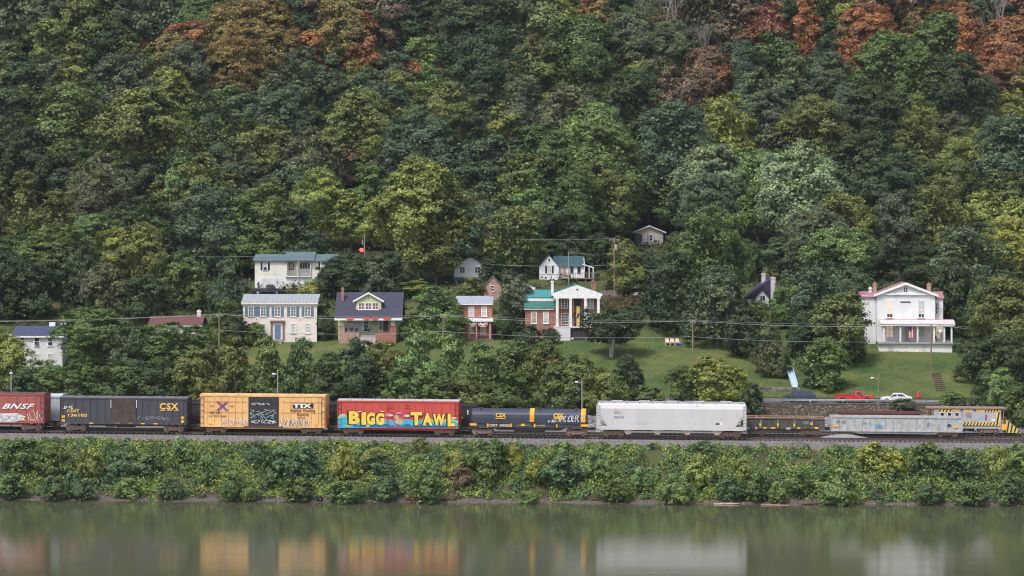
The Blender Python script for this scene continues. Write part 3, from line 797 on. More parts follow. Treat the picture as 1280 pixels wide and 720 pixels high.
# ------------------------------------------------------------------ trees and bushes round the houses: (px, top, bottom, width px, colour, kind, label)
MIDT = [
 (930,388,448,52,'dg','full','dark green tree low between the lawn pole and the grey olive bush'),
 (868,372,424,44,'dg','full','dark green tree just behind the lawn chairs'),
 (1098,296,350,62,'dg','big','dark green tree above the left wing of the big porch house'),
 (812,222,287,66,'dg','mid','dark green tree directly behind the tan house'),
 (838,236,292,54,'mg','mid','mid green tree behind the right corner of the tan house'),
 (786,236,290,50,'ol','mid','olive tree behind the left corner of the tan house'),
 (716,298,338,44,'dg','full','dark green tree right behind the teal roof of the white cottage'),
 (748,292,336,44,'dg','full','dark green tree left of the top of the orange brown pole'),
 (778,300,346,44,'ol','full','olive tree just right of the orange brown pole'),
 (800,312,352,44,'dg','full','dark green tree directly below the tan house'),
 (842,296,350,50,'mg','full','green tree touching the right corner of the tan house'),
 (935,300,352,44,'dg','full','dark green tree behind the left slope of the steep dark roof'),
 (985,352,410,46,'mg','full','green tree at the right side of the steep dark roof chimneys'),
 (935,392,432,44,'dg','full','dark tree below the left end of the steep dark roof'),
 (1000,318,362,60,'bg','full','bluish tree behind the chimneys of the steep dark roof'),
 (470,322,380,50,'gy','full','grey green tree right behind the bungalow dormer'),
 (630,292,328,50,'dg','full','dark green tree above the stone terrace left of the white cottage'),
 (670,296,330,44,'ol','full','olive tree above left of the white cottage gable'),
 (295,392,436,30,'dg','full','dark green tree against the left wall of the shuttered cream house'),
 (310,296,342,50,'dg','full','dark green tree behind the left end of the upper cream house'),
 (390,292,338,60,'dg','full','dark green tree behind the right part of the upper cream house'),
 (30,296,372,84,'mg','big','green tree at the left edge in front of the purple roof corner'),
 (75,286,372,78,'mg','big','green tree left of the light green crown above the left white house'),
 (118,269,352,74,'lg','big','light green tree topping the trees above the left white house'),
 (148,288,366,64,'yg','mid','yellow green tree beside the light green crown, left of the grey crown'),
 (180,284,372,62,'ol','big','olive tree behind the low brown roof'),
 (130,334,402,62,'gy','full','grey green tree low behind the black boxcar, left of the brown roof'),
 (98,310,390,62,'dg','full','dark green tree between the left white house and the brown roof'),
 (40,330,400,70,'dg','full','dark green tree right behind the left white house'),
 (5,320,400,60,'dg','full','dark green tree at the left edge behind the white house'),
 (226,316,386,72,'mg','full','mid green bushy tree directly behind the low brown roof'),
 (262,236,350,96,'bg','big','large bluish tree left of the two cream houses'),
 (285,330,395,52,'bg','full','bluish bushy tree against the left side of the upper cream house'),
 (180,345,402,60,'dg','full','dark tree left of the chimney of the low brown roof'),
 (282,378,432,50,'mg','full','green tree overlapping the left end of the shuttered cream house'),
 (115,388,470,96,'mg','big','large green tree beside the right end of the left white house'),
 (100,386,440,50,'yg','full','yellow green crown behind the large tree by the left white house'),
 (205,408,478,92,'mg','big','broad green tree in front of the low brown roof'),
 (165,412,485,70,'dg','full','dark green tree between the two broad green trees above the black boxcar'),
 (245,412,470,74,'mg','full','green tree left of and below the shuttered cream house'),
 (14,424,486,52,'yg','full','yellow green tree at the left edge below the white house'),
 (-18,408,486,60,'yg','full','yellow green tree cut by the left edge'),
 (55,452,498,60,'mg','full','low green bush in front of the left white house wall'),
 (100,455,505,60,'mg','full','green bush above the left half of the black boxcar'),
 (150,452,505,66,'mg','full','green bush above the middle of the black boxcar'),
 (200,455,508,66,'dg','full','dark bush above the right half of the black boxcar'),
 (245,440,508,62,'ol','full','olive bush above the gap between black and yellow boxcars'),
 (28,470,506,50,'dg','shrub','dark shrub above the reddish boxcar beside the lamp pole'),
 (290,424,506,66,'ol','full','olive tree below the shuttered cream house, above yellow boxcar left half'),
 (335,427,506,60,'ol','full','olive tree below the cream house front door'),
 (375,430,506,62,'mg','full','green tree below the right end of the shuttered cream house'),
 (412,446,508,56,'dg','full','dark green tree above the gap between yellow and red boxcars'),
 (448,428,470,52,'dg','shrub','dark bush in front of the bungalow left pier'),
 (480,430,500,60,'ol','full','olive bush in front of the bungalow right pier'),
 (455,452,510,62,'dg','full','dark bush above the left part of the red boxcar'),
 (522,422,505,72,'lg','full','light green tree right of the bungalow above the red boxcar'),
 (566,424,500,64,'lg','full','light green tree below the round green tree'),
 (500,460,512,60,'mg','full','green bush above the middle of the red boxcar'),
 (550,465,512,60,'mg','full','green bush above the right end of the red boxcar'),
 (604,434,505,66,'mg','full','green tree below the small brick house'),
 (645,428,500,70,'mg','full','green tree in front of the green-roofed brick wing'),
 (682,432,502,60,'ol','full','olive tree below the columned house'),
 (590,470,515,58,'ol','full','olive bush above the left end of the coil car'),
 (640,470,515,58,'mg','full','green bush above the left hood of the coil car'),
 (690,462,515,60,'mg','full','green bush above the right hood of the coil car'),
 (722,444,512,62,'ol','full','olive tree beside the lamp pole at the coil car'),
 (752,462,518,50,'ol','full','olive bush above the gap before the white hopper'),
 (784,450,508,44,'dg','full','pointed dark green tree standing above the left end of the white hopper'),
 (770,478,512,40,'mg','shrub','low green shrub at the foot of the pointed dark tree'),
 (544,364,428,84,'mg','full','round green tree between the bungalow and the small brick house'),
 (520,349,372,42,'yg','mid','small yellow green crown above the round green tree'),
 (564,376,428,34,'mg','full','green tree touching the left side of the small brick house'),
 (386,356,412,36,'yg','full','yellow green tree at the right end of the shuttered cream house'),
 (402,375,425,34,'dg','full','dark tree between the cream house and the bungalow'),
 (410,330,372,44,'dg','full','dark green tree covering the right end of the upper cream house'),
 (436,322,376,66,'dg','big','dark green tree behind the bungalow, right of the siren pole'),
 (490,320,372,60,'dg','full','dark green tree behind the right end of the bungalow roof'),
 (525,207,352,118,'yg','big','tall yellow green sycamore above the bungalow'),
 (478,246,330,60,'yg','mid','yellow green crown leaning against the left of the tall sycamore'),
 (572,262,330,70,'yg','big','yellow green limbs at the right of the tall sycamore'),
 (545,300,358,62,'ol','mid','olive crown at the foot of the tall sycamore'),
 (643,345,416,50,'gy','full','brownish green tree between the small brick house and green-roofed wing'),
 (630,372,424,26,'dg','full','dark tree against the right side of the small brick house'),
 (588,350,376,40,'ol','shrub','olive bush behind the silver roof of the small brick house'),
 (658,408,432,40,'dg','shrub','dark bush in front of the brick wing with green roofs'),
 (690,412,430,20,'dg','shrub','small dark bush at the corner of the columned house'),
 (630,318,348,36,'ol','shrub','small olive bush on the stone terrace left of the white cottage'),
 (664,318,346,26,'yg','shrub','yellow green bush touching the left wall of the white cottage'),
 (618,318,352,36,'dg','full','dark green tree right of the half hidden white house'),
 (764,391,446,84,'dg','lawn','spreading lawn tree with twin pale trunks right of the columned house'),
 (700,300,330,40,'dg','mid','dark tree behind the white cottage roof'),
 (752,168,298,118,'mg','big','huge rounded green tree above the columned house'),
 (716,215,318,80,'mg','big','green tree filling the left flank of the huge rounded tree'),
 (660,262,326,56,'dg','mid','dark green tree above the white cottage left side'),
 (785,316,366,62,'ol','full','olive bushy tree below the tan house'),
 (830,322,378,50,'bg','full','bluish green tree below right of the tan house'),
 (800,340,370,50,'dg','full','dark green bush behind the white car'),
 (892,188,300,104,'pg','big','pale silvery tree right of the tan house'),
 (950,196,310,76,'lg','big','light green tree between the two pale silvery crowns'),
 (996,186,320,112,'pg','big','pale silvery tree above the steep dark roof'),
 (880,268,400,96,'mg','big','large green tree right of the tan house'),
 (912,275,392,56,'mg','big','large green tree left of the steep dark roof'),
 (846,322,414,80,'dg','full','dark green tree overhanging the lawn chairs'),
 (897,335,434,84,'bg','full','bluish tree behind the pole beside the lawn chairs'),
 (946,382,440,60,'mg','full','green tree below the steep dark roof'),
 (975,300,350,62,'bg','big','bluish crown directly above the steep dark roof'),
 (1020,262,360,90,'gy','big','grey green tree right of the steep dark roof'),
 (1052,288,380,90,'lg','big','light tipped tree left of the big porch house'),
 (1024,335,436,86,'bg','big','bluish spreading tree right of the steep dark roof chimneys'),
 (1062,340,420,70,'bg','full','bluish tree touching the left side of the big porch house'),
 (1052,372,456,88,'ol','full','rounded olive tree left of the big porch house'),
 (1006,404,450,50,'dg','full','dark tree between the rounded olive tree and grey bush'),
 (962,408,470,44,'gy','full','grey olive bush at the left end of the right lawn strip'),
 (1030,430,488,66,'mg','full','green bush behind the minivan and the pale slide'),
 (974,440,472,30,'dg','shrub','dark shrub left of the top of the pale slide'),
 (1124,244,352,76,'gy','big','grey green oval tree above the big porch house'),
 (1050,280,325,34,'br','mid','brownish small crown left of the grey oval tree'),
 (1212,286,392,112,'bg','big','wide bluish tree right of the big porch house roof'),
 (1160,310,366,70,'dg','big','dark tree right behind the big porch house roof'),
 (1190,330,420,60,'dg','full','dark tree at the right wall of the big porch house'),
 (1228,340,425,60,'dg','full','dark tree right of the porch, behind the olive tree'),
 (1262,272,360,66,'yg','big','yellow green tree at the right edge above the olive tree'),
 (1256,350,470,92,'ol','big','large olive tree at the right edge beside the lawn'),
 (1216,425,480,44,'dg','full','dark round bush at the right end of the lawn'),
 (1252,420,492,80,'dg','full','dark green tree at the right edge below the olive tree'),
 (1252,462,520,46,'lg','full','light green young tree at the right edge of the road'),
 (1280,480,535,56,'mg','full','green bush cut by the right edge behind the yellow striped car'),
 (1226,500,535,40,'dg','shrub','dark bush above the striped maintenance car'),
 (1190,492,514,34,'mg','shrub','green bush on the roadside beside the dirt steps'),
 (852,458,505,48,'mg','full','green bush above the middle of the white hopper'),
 (888,450,508,66,'yg','full','yellow tinged tree above the right half of the white hopper'),
 (922,462,508,44,'yb','full','yellowish bush above the right end of the white hopper'),
 (940,484,520,34,'dg','shrub','dark shrub at the right end of the white hopper'),
 (812,486,510,40,'ol','shrub','low olive shrub on the roadside above the white hopper'),
 (1130,500,514,34,'gy','shrub','low scraggly shrub on the embankment above the whitish gondola'),
 (1200,424,442,14,'dg','shrub','small shrub at the right corner of the porch house'),
 (332,420,436,12,'dg','shrub','small clipped dark shrub right of the cream house blue door'),
 (318,404,432,40,'mg','full','leafy green bush hiding the cream house lower left window'),
]
for (px, top, bot, wpx, cls, kind, lab) in MIDT:
    Y = Y_at(px, bot, 345 if bot < 520 else 330)
    w = wpx*Y/F; h = (bot-top)*Y/F
    tree(kind, PX(px, Y), Y, w*1.05, h, cls, lab, 'shrub' if kind == 'shrub' else 'tree', 'shrub' if kind == 'shrub' else 'tree')

og = random.Random(77)
for i in range(46):
    side = -1 if i % 2 else 1
    Y = og.choice([352, 372, 384, 398, 412, 428, 445, 460]) + og.uniform(-5, 5)
    if side > 0 and 355 < Y < 376: Y = 380.0
    px = 640 + side*(640 + og.uniform(18, 150))
    x = PX(px, Y); w = og.uniform(6, 11); c_ = og.choice(['dg', 'mg', 'ol', 'bg', 'gy'])
    u_ = float(u_of(x, Y))
    if 361 < u_ < 371.5 or u_ < 349: continue
    tree('big' if w > 8.5 else 'full', x, Y, w, w*og.uniform(1.0, 1.4), c_, '%s tree standing beyond the %s edge of the view' % (PAL[c_][1], 'right' if side > 0 else 'left'), group='trees beyond the edges of the view')
# ------------------------------------------------------------------ riverbank vegetation
def lump_stuff(name, x, y, rad, hgt, nleaf, leaf, mat, label, seed):
    r = np.random.default_rng(seed); n = len(x); k = np.repeat(np.arange(n), nleaf); m = n*nleaf
    d = r.normal(size=(m, 3)); d[:, 2] = np.abs(d[:, 2])*1.1; d /= np.linalg.norm(d, axis=1)[:, None]
    z = ground(x, y)
    sub_ = 1+.22*np.sin(d[:, 0]*5+k*1.3)*np.cos(d[:, 1]*4+k*.7)+r.normal(size=m)*.10
    P = np.stack([x[k]+d[:, 0]*rad[k]*sub_, y[k]+d[:, 1]*rad[k]*sub_, z[k]-.05+d[:, 2]*hgt[k]*sub_], 1)
    nr = d*.8+r.normal(size=(m, 3))*.55+np.array([0, 0, .35])
    V, Fq = quads_from(P, nr, leaf*r.uniform(.55, 1.5, m), r)
    o = bpy.data.objects.new(name, np_mesh(name, V, Fq, mat)); COL.objects.link(o)
    return tag(o, label, kind='stuff')
n = 2700
u = r_.uniform(308.8, 322.5, n); x = r_.uniform(-98, 98, n)
y = u - np.interp(u, SK_U, SK_V)*x
hh = np.where(u > 321, .55, np.where(u < 310.8, .65, 1.0))
def bank_mat():
    m, nt, out = newmat('bank_leaves')
    geo = nt.nodes.new('ShaderNodeNewGeometry')
    a = mixc(nt, ramp(nt, noise(nt, 0.30, 4), [(0.38, 0.0), (0.46, 0.3), (0.54, 0.7), (0.62, 1.0)]), (0.085, 0.155, 0.075), (0.215, 0.300, 0.070))
    a = mixc(nt, ramp(nt, noise(nt, 0.5, 3, stretch=(1.3, 1, 1)), [(0.50, 0.0), (0.62, 0.85)]), a, (0.30, 0.35, 0.080))
    a = mixc(nt, ramp(nt, noise(nt, 0.42, 4, stretch=(1, 1.2, 1.4)), [(0.60, 0.0), (0.67, 0.8)]), a, (0.200, 0.140, 0.110))
    r1 = ramp(nt, geo.outputs['Random Per Island'], [(0.0, 0.45), (1.0, 1.6)])
    a = mixc(nt, 1.0, a, r1, 'MULTIPLY')
    d = N(nt, 'ShaderNodeBsdfPrincipled', Roughness=0.55); nt.links.new(a, d.inputs['Base Color'])
    d.inputs['Specular IOR Level'].default_value = 0.3
    t = N(nt, 'ShaderNodeBsdfTranslucent'); nt.links.new(a, t.inputs['Color'])
    mx = N(nt, 'ShaderNodeMixShader'); mx.inputs[0].default_value = 0.25
    nt.links.new(d.outputs[0], mx.inputs[1]); nt.links.new(t.outputs[0], mx.inputs[2]); nt.links.new(mx.outputs[0], out.inputs[0])
    return m
lump_stuff('bank_vegetation', x, y, hh*r_.uniform(.55, 1.25, n), hh*r_.uniform(.55, 1.45, n), 125, .19, bank_mat(), 'dense weeds and vines covering the river bank', 8)
# weeds on embankment above the tracks
n = 800
u = r_.uniform(352, 361.5, n); x = r_.uniform(0, 80, n); y = u - np.interp(u, SK_U, SK_V)*x
leaf_stuff('embankment_weeds', np.stack([x, y, ground(x, y)], 1), r_.uniform(.2, .5, n), 14, .14, (0.16, 0.115, 0.10), 'dry brown weeds on the embankment', 9)
n = 700
u = r_.uniform(321.6, 323.6, n); x = r_.uniform(-80, 80, n); y = u - np.interp(u, SK_U, SK_V)*x
leaf_stuff('trackside_weeds', np.stack([x, y, ground(x, y)], 1), r_.uniform(.15, .45, n), 14, .12, (0.14, 0.085, 0.05), 'reddish dry weeds beside the ballast', 10)

gm_ = foliage_mat('grass_blades')
n = 9000
u = r_.uniform(371.2, 403, n); x = r_.uniform(8, 84, n); y = u - np.interp(u, SK_U, SK_V)*x
leaf_stuff('lawn_grass', np.stack([x, y, ground(x, y)-.04], 1), r_.uniform(.05, .12, n), 6, .12, (0.12, 0.18, 0.06), 'uneven grass tufts on the lawns below the houses', 14, gm_)
BANK = [ # px, top, bottom, width, colour, label
 (14,592,622,44,'mg','bank shrub by the left edge of the shore'),(30,552,590,60,'mg','green shrub high on the bank at the left edge'),(70,560,600,50,'mg','mid green shrub beneath the reddish and black boxcars'),
 (112,562,604,34,'yg','yellow green shrub on the bank beneath the black boxcar'),(66,596,624,36,'dg','dark shrub at the shore left of the bare mud patch'),(90,592,622,26,'bg','bluish shrub near the shore beneath the black boxcar left'),
 (105,600,624,30,'bg','bluish shrub close to the mud beneath the black boxcar'),(150,566,596,46,'bg','bluish shrub midway up the bank below the black boxcar door'),(182,568,600,50,'bg','bluish green shrub beneath the black boxcar right half'),
 (160,600,622,34,'lg','light green low shrub on the shore left of the round teal one'),(213,598,624,34,'bg','rounded bluish shrub on the shore beneath the black boxcar end'),(230,552,586,40,'lg','light green shrub at the bank top below the boxcar gap'),
 (258,570,606,26,'lg','bright shrub on the bank beneath the yellow boxcar left end'),(290,592,624,38,'mg','green shrub by the shore beneath the cross emblem'),(312,600,626,22,'lg','small bright shrub by the shore under the yellow boxcar'),
 (322,552,582,34,'bg','bluish shrub at the bank top beneath the black door'),(352,566,604,60,'bg','wide bluish shrub beneath the yellow boxcar right part'),(378,564,606,50,'bg','second wide bluish shrub beneath the yellow boxcar end'),(372,598,626,44,'mg','green shrub by the shore left of the black tyre'),
 (428,562,600,36,'yg','yellow green shrub beneath the red boxcar left end'),(432,602,628,50,'mg','green shrub by the shore right of the black tyre'),(474,570,596,42,'bg','bluish shrub on the bank beneath the red boxcar'),
 (470,560,580,40,'yg','yellow green low shrub under the yellow graffiti word'),(526,548,572,30,'ol','olive shrub rising above the bank top before the red boxcar'),(482,596,624,40,'dg','dark shrub by the shore left of the leafy bright shrub'),
 (536,582,614,36,'lg','bright light green shrub above the rounded shore bush'),(533,598,630,44,'mg','rounded bush overhanging the rusty brown roots at the shore'),(570,566,598,36,'yg','pale yellow green shrub beneath the red boxcar right end'),
 (578,586,612,32,'br','dead brown shrub on the bank beneath the gap before the coil car'),(612,552,600,60,'mg','large green shrub beneath the coil car left bogie'),(642,560,590,26,'ye','small yellowish shrub beneath the coil car middle'),
 (670,576,602,26,'ye','yellowish shrub midway down the bank beneath the coil car'),(662,614,632,30,'lg','bright low plant at the waterline beneath the coil car'),(700,572,612,60,'dg','dark green shrub beneath the coil car right end'),
 (705,552,576,30,'lg','light green shrub at the bank top beneath the coil car'),(742,566,602,46,'lg','light green shrub beneath the coil car and hopper gap'),(770,600,626,40,'mg','green shrub by the shore beneath the hopper left end'),
 (800,586,612,34,'lg','light green shrub beneath the hopper left half'),(845,594,630,46,'lg','large bright bush at the shore beneath the white hopper'),(838,590,612,24,'bg','bluish shrub behind the large bright shore bush'),
 (876,570,608,40,'yg','yellow green shrub beneath the white hopper centre'),(880,552,574,44,'bg','bluish shrub at the bank top beneath the hopper'),(912,598,626,34,'bg','bluish shrub at the shore beneath the hopper right end'),
 (930,574,600,30,'yg','yellow green shrub beneath the hopper right end'),(945,592,626,40,'mg','green bush beside the log on the shore'),(972,604,628,26,'lg','bright shrub above the pale log'),(1000,590,618,36,'mg','green shrub beneath the rusty work gondola'),
 (1044,588,632,50,'lg','big bright leafy bush at the shore beneath the whitish gondola'),(1090,556,588,44,'yg','yellow green shrub at the bank top beneath the whitish gondola'),(1118,568,596,34,'ye','yellowish shrub on the bank beneath the whitish gondola'),
 (1160,556,592,50,'mg','green shrub on the bank beneath the whitish gondola right end'),(1160,604,630,40,'bg','bluish shrub by the shore beneath the striped car'),(1200,566,604,56,'dg','green shrub beneath the striped maintenance car'),(1248,562,600,30,'yg','yellow green shrub at the bank by the right edge'),
 (1215,602,630,44,'dg','green shrub at the shore beneath the striped maintenance car'),(1262,590,628,44,'dg','dark shrub at the shore by the right edge'),(1275,556,590,36,'lg','light green shrub at the right edge of the bank'),
]
for px, top, bot, wpx, cls, lab in BANK:
    Y = Y_at(px, bot+2, 300); w = wpx*Y/F; h = (bot-top)*Y/F*1.0
    tree('shrub', PX(px, Y), Y, w, h, {'dg': 'bb', 'bg': 'bb', 'mg': 'mg', 'ye': 'yb'}.get(cls, cls), lab, 'bank_shrub', 'shrub', jit=.08)
# ------------------------------------------------------------------ lettering
def lettering(s, size, mat, parent, x, y, z, bold=0.0, shear=0.0, width=None, name='lettering', align='LEFT', spacing=1.0, line=0.9, ext=0.004, rotz=0):
    cu = bpy.data.curves.new('t', 'FONT'); cu.body = s; cu.size = size; cu.extrude = ext; cu.offset = bold; cu.shear = shear
    cu.align_x = align; cu.space_character = spacing; cu.space_line = line; cu.resolution_u = 3
    ob = bpy.data.objects.new('t', cu)
    me = bpy.data.meshes.new_from_object(ob)
    bpy.data.objects.remove(ob)
    co = np.zeros(len(me.vertices)*3, np.float32); me.vertices.foreach_get('co', co); co = co.reshape(-1, 3)
    if width: co[:, 0] *= width/max(1e-6, co[:, 0].max()-co[:, 0].min())
    nc = np.stack([co[:, 0], -co[:, 2], co[:, 1]], 1)
    me.vertices.foreach_set('co', nc.ravel()); me.update()
    me.materials.clear(); me.materials.append(mat); me.name = name
    o = bpy.data.objects.new(name, me); COL.objects.link(o); o.parent = parent; o.location = (x, y, z); o.rotation_euler = (0, 0, rotz)
    return o

def flatpaint(name, polys, mat, parent, y):
    mb = MB()
    for i, p in enumerate(polys):
        n0 = len(mb.v); yy = y - (i % 7)*0.0007
        mb.v += [(a, yy, b) for a, b in p]; mb.f.append(tuple(range(n0, n0+len(p))))
    o = mb.build(name, mat, parent)
    return o

def scribble(parent, y, x0, x1, z0, z1, n, mat, seed, wd=.09, name='graffiti'):
    r = random.Random(seed); polys = []
    for i in range(n):
        cx = x0+(x1-x0)*(i+.5)/n+r.uniform(-.15, .15); hgt = (z1-z0)*r.uniform(.55, 1.0); w = (x1-x0)/n*r.uniform(.7, 1.3)
        pts = []
        k = 9; ph = r.uniform(0, 6.28); a = r.choice([1, 2, 2, 3])
        for j in range(k):
            t = j/(k-1)
            pts.append((cx-w/2+w*(.5+.5*math.sin(a*3.1*t+ph)), z0+hgt*(.5-.5*math.cos(3.14*t*r.choice([1, 1, 1]))) ))
        for (ax, az), (bx, bz) in zip(pts[:-1], pts[1:]):
            dx, dz = bx-ax, bz-az; l = math.hypot(dx, dz)+1e-6; nx_, nz_ = -dz/l*wd/2, dx/l*wd/2
            polys.append([(ax-nx_, az-nz_), (bx-nx_, bz-nz_), (bx+nx_, bz+nz_), (ax+nx_, az+nz_)])
    return flatpaint(name, polys, mat, parent, y)

def paint(name, c, dirt=0.35, var=0.14, dirtc=(0.09, 0.055, 0.045)):
    return M(name, c, 0.62, var, 0.7, dirt=dirt, stretch=(1, 1, 0.5), dirtc=dirtc, bump=0.05)

TRUCK = M('bogie_rust', (0.30, 0.19, 0.15), 0.85, 0.4, 4.0)
WHEELM = M('wheel_steel', (0.42, 0.30, 0.25), 0.7, 0.3, 5.0)
_bog = []
def bogie(parent, x):
    if not _bog:
        f = MB()
        for s in (-1, 1):
            y = s*1.0
            y0, y1 = sorted((y-s*.0, y+s*.14))
            f.prism([(-1.15, .55), (-.85, .62), (-.42, .76), (.42, .76), (.85, .62), (1.15, .55), (1.15, .42), (.80, .44), (.38, .20), (-.38, .20), (-.80, .44), (-1.15, .42)], y0, y1)
            for k in (-.18, 0, .18): f.tube((k, y+s*.17, .25), (k, y+s*.17, .56), .065, n=8)
            for k in (-.9, .9): f.box(k-.15, k+.15, min(y, y+s*.22), max(y, y+s*.22), .34, .56)
        f.box(-.22, .22, -1.0, 1.0, .35, .82)
        w = []
        for k in (-.9, .9):
            m_ = MB(); m_.tube((0, -.7, 0), (0, .7, 0), .09, n=8)
            for s in (-1, 1):
                m_.tube((0, s*.68, 0), (0, s*.82, 0), .455, n=20); m_.tube((0, s*.82, 0), (0, s*.835, 0), .40, .34, n=20); m_.tube((0, s*.83, 0), (0, s*.9, 0), .12, n=10)
                m_.tube((0, s*.64, 0), (0, s*.68, 0), .485, n=20)
            w.append(m_)
        a = f.build('bogie', TRUCK, parent); b = [q.build('wheelset', WHEELM, a) for q in w]
        b[0].location = (-.9, 0, .455); b[1].location = (.9, 0, .455)
        a.location = (x, 0, 0)
        _bog.append((a.data, b[0].data, b[1].data))
        return a
    a = bpy.data.objects.new('bogie', _bog[0][0]); COL.objects.link(a); a.parent = parent; a.location = (x, 0, 0)
    for i, k in ((1, -.9), (2, .9)):
        b = bpy.data.objects.new('wheelset', _bog[0][i]); COL.objects.link(b); b.parent = a; b.location = (k, 0, .455)
    return a

def railcar(name, px0, px1, u, label, cat, group=None):
    def xw(px):
        Y = 329.0
        for _ in range(8): Y = u - .085*PX(px, Y)
        return PX(px, Y), Y
    a, b = xw(px0), xw(px1)
    L = math.hypot(b[0]-a[0], b[1]-a[1])
    mx, my = (a[0]+b[0])/2, (a[1]+b[1])/2
    o = empty(name, (mx, my, 6.5-.0028*mx), TA, label, cat, group)
    o.rotation_euler = (0, math.atan(.0028), TA)
    return o, L, L/(px1-px0)

def couplers(root, L, col=STEEL):
    for s in (-1, 1):
        a, b = sorted((s*(L/2-.05), s*(L/2+.55)))
        MB().box(a, b, -.12, .12, .75, 1.0).box(min(s*(L/2+.45), s*(L/2+.72)), max(s*(L/2+.45), s*(L/2+.72)), -.2, .2, .70, 1.06).build('coupler', col, root)

def ladder(parent, x, y, z0, z1, w=.42, mat=STEEL, n=6, name='ladder'):
    m = MB(); m.box(x-.02, x+.02, y-.05, y-.01, z0, z1).box(x+w-.02, x+w+.02, y-.05, y-.01, z0, z1)
    for i in range(n):
        z = z0+.1+(z1-z0-.2)*i/(n-1); m.box(x, x+w, y-.06, y-.02, z-.02, z+.02)
    return m.build(name, mat, parent)

def boxcar(root, L, zb, zt, mat, roofmat, W=3.05, ribs=16, door=None, doormat=None, tags=True, roof_panels=10):
    b = MB().box(-L/2, L/2, -W/2, W/2, zb, zt-.12)
    # side posts on both sides, sill and top chord
    for s in (-1, 1):
        def yb(a, c): 
            p, q_ = s*(W/2+a), s*(W/2+c); return (min(p, q_), max(p, q_))
        b.box(-L/2, L/2, *yb(-.01, .07), zt-.30, zt-.13)
        b.box(-L/2, L/2, *yb(-.01, .075), zb-.02, zb+.18)
        for i in range(ribs+1):
            x = -L/2+.06+(L-.12)*i/ribs
            if door and door[0]-.2 < x < door[1]+.2: continue
            b.box(x-.045, x+.045, *yb(-.01, .062), zb+.15, zt-.28)
    b.prism([(-L/2+2.6, zb), (-L/2+3.4, zb-.28), (L/2-3.4, zb-.28), (L/2-2.6, zb)], -1.2, 1.2)
    body = b.build('body', mat, root)
    r = MB().prism([(-W/2-.05, zt-.13), (W/2+.05, zt-.13), (W/2+.05, zt-.08), (0, zt), (-W/2-.05, zt-.08)], -L/2-.05, L/2+.05, 'x')
    for i in range(roof_panels+1):
        x = -L/2+.05+(L-.1)*i/roof_panels
        r.prism([(-W/2-.07, zt-.13), (W/2+.07, zt-.13), (W/2+.07, zt-.04), (0, zt+.05), (-W/2-.07, zt-.04)], x-.05, x+.05, 'x')
    r.build('roof', roofmat, root)
    if door:
        for s in (-1, 1):
            def yb(a, c):
                p, q_ = s*(W/2+a), s*(W/2+c); return (min(p, q_), max(p, q_))
            d = MB().box(door[0], door[1], *yb(0.0, .09), zb+.12, zt-.32)
            n = 7
            for i in range(1, n): d.box(door[0]+.06, door[1]-.06, *yb(.09, .115), zb+.12+(zt-zb-.44)*i/n-.03, zb+.12+(zt-zb-.44)*i/n+.03)
            for x in (door[0]+.12, (door[0]+door[1])/2, door[1]-.12): d.box(x-.035, x+.035, *yb(.09, .13), zb+.12, zt-.32)
            dd = d.build('door', doormat, root)
            MB().box(door[0]-.6, door[1]+.6, *yb(.0, .14), zb-.02, zb+.10).build('door_rail', doormat, dd)
    for s in (-1, 1):
        x = -L/2+.08 if s < 0 else L/2-.50
        ladder(root, x, -W/2-.05, zb-.45, zt-.4 if s > 0 else zt-.4)
    for s in (-1, 1):
        e = MB()
        for i in range(7):
            z = zb+.2+(zt-zb-.6)*i/6; p, q_ = sorted((s*(L/2), s*(L/2+.06))); e.box(p, q_, -W/2+.2, W/2-.2, z, z+.12)
        e.build('end_ribs', mat, root)
    bogie(root, -L/2+2.0); bogie(root, L/2-2.0)
    couplers(root, L)
    m = MB()
    m.box(-1.2, 1.2, -.5, .5, .55, zb-.05).tube((-2.6, -.5, .75), (-1.4, -.5, .75), .17).box(-L/2+3.2, L/2-3.2, -.18, .18, .72, .92)
    m.build('underframe', STEEL, root)
    return body

def tagplates(body, W, z, xs_, mat=ORANGE, w=.5, h=.16):
    for x in xs_: MB().box(x-w/2, x+w/2, -W/2-.10, -W/2-.085, z-h/2, z+h/2).build('reflector', mat, body)

INK = M('ink_white', (0.75, 0.74, 0.74), 0.7, 0.2)
INKK = M('ink_black', (0.03, 0.03, 0.035), 0.7, 0.2)
GOLD = M('gold_lettering', (0.80, 0.50, 0.10), 0.6, 0.2, dirt=0.2)
GWHITE = M('graffiti_white', (0.66, 0.64, 0.66), 0.7, 0.3, 3.0)
GBLACK = M('graffiti_dark', (0.07, 0.06, 0.10), 0.7, 0.3, 3.0)

# 1 reddish boxcar, left edge
o, L, k = railcar('boxcar', -100, 59.5, 329.0, 'reddish brown boxcar with white slanted letters cut by the left edge', 'boxcar', 'cars of the freight train')
b = boxcar(o, L, 1.05, 5.05, paint('boxcar_red', (0.36, 0.095, 0.080), 0.4, dirtc=(0.24, 0.12, 0.11)), paint('roof_brown', (0.12, 0.06, 0.055)), ribs=14, door=(-1.6, 1.6), doormat=paint('boxcar_red2', (0.33, 0.085, 0.07), 0.4))
yf = -3.05/2-.075
X = lambda px: (px-(-100+59.5)/2)*k
lettering('BNSF', .95, INK, b, X(6), yf, 2.95, bold=.025, shear=.45, width=X(49)-X(7), spacing=1.1)
flatpaint('graffiti_patch', [[(X(-40), 1.25), (X(20), 1.2), (X(33), 1.4), (X(36), 1.9), (X(26), 2.35), (X(6), 2.3), (X(-10), 2.5), (X(-38), 2.3)]], GWHITE, b, yf-.003)
scribble(b, yf-.009, X(-36), X(33), 1.3, 2.3, 16, GBLACK, 3, .05)
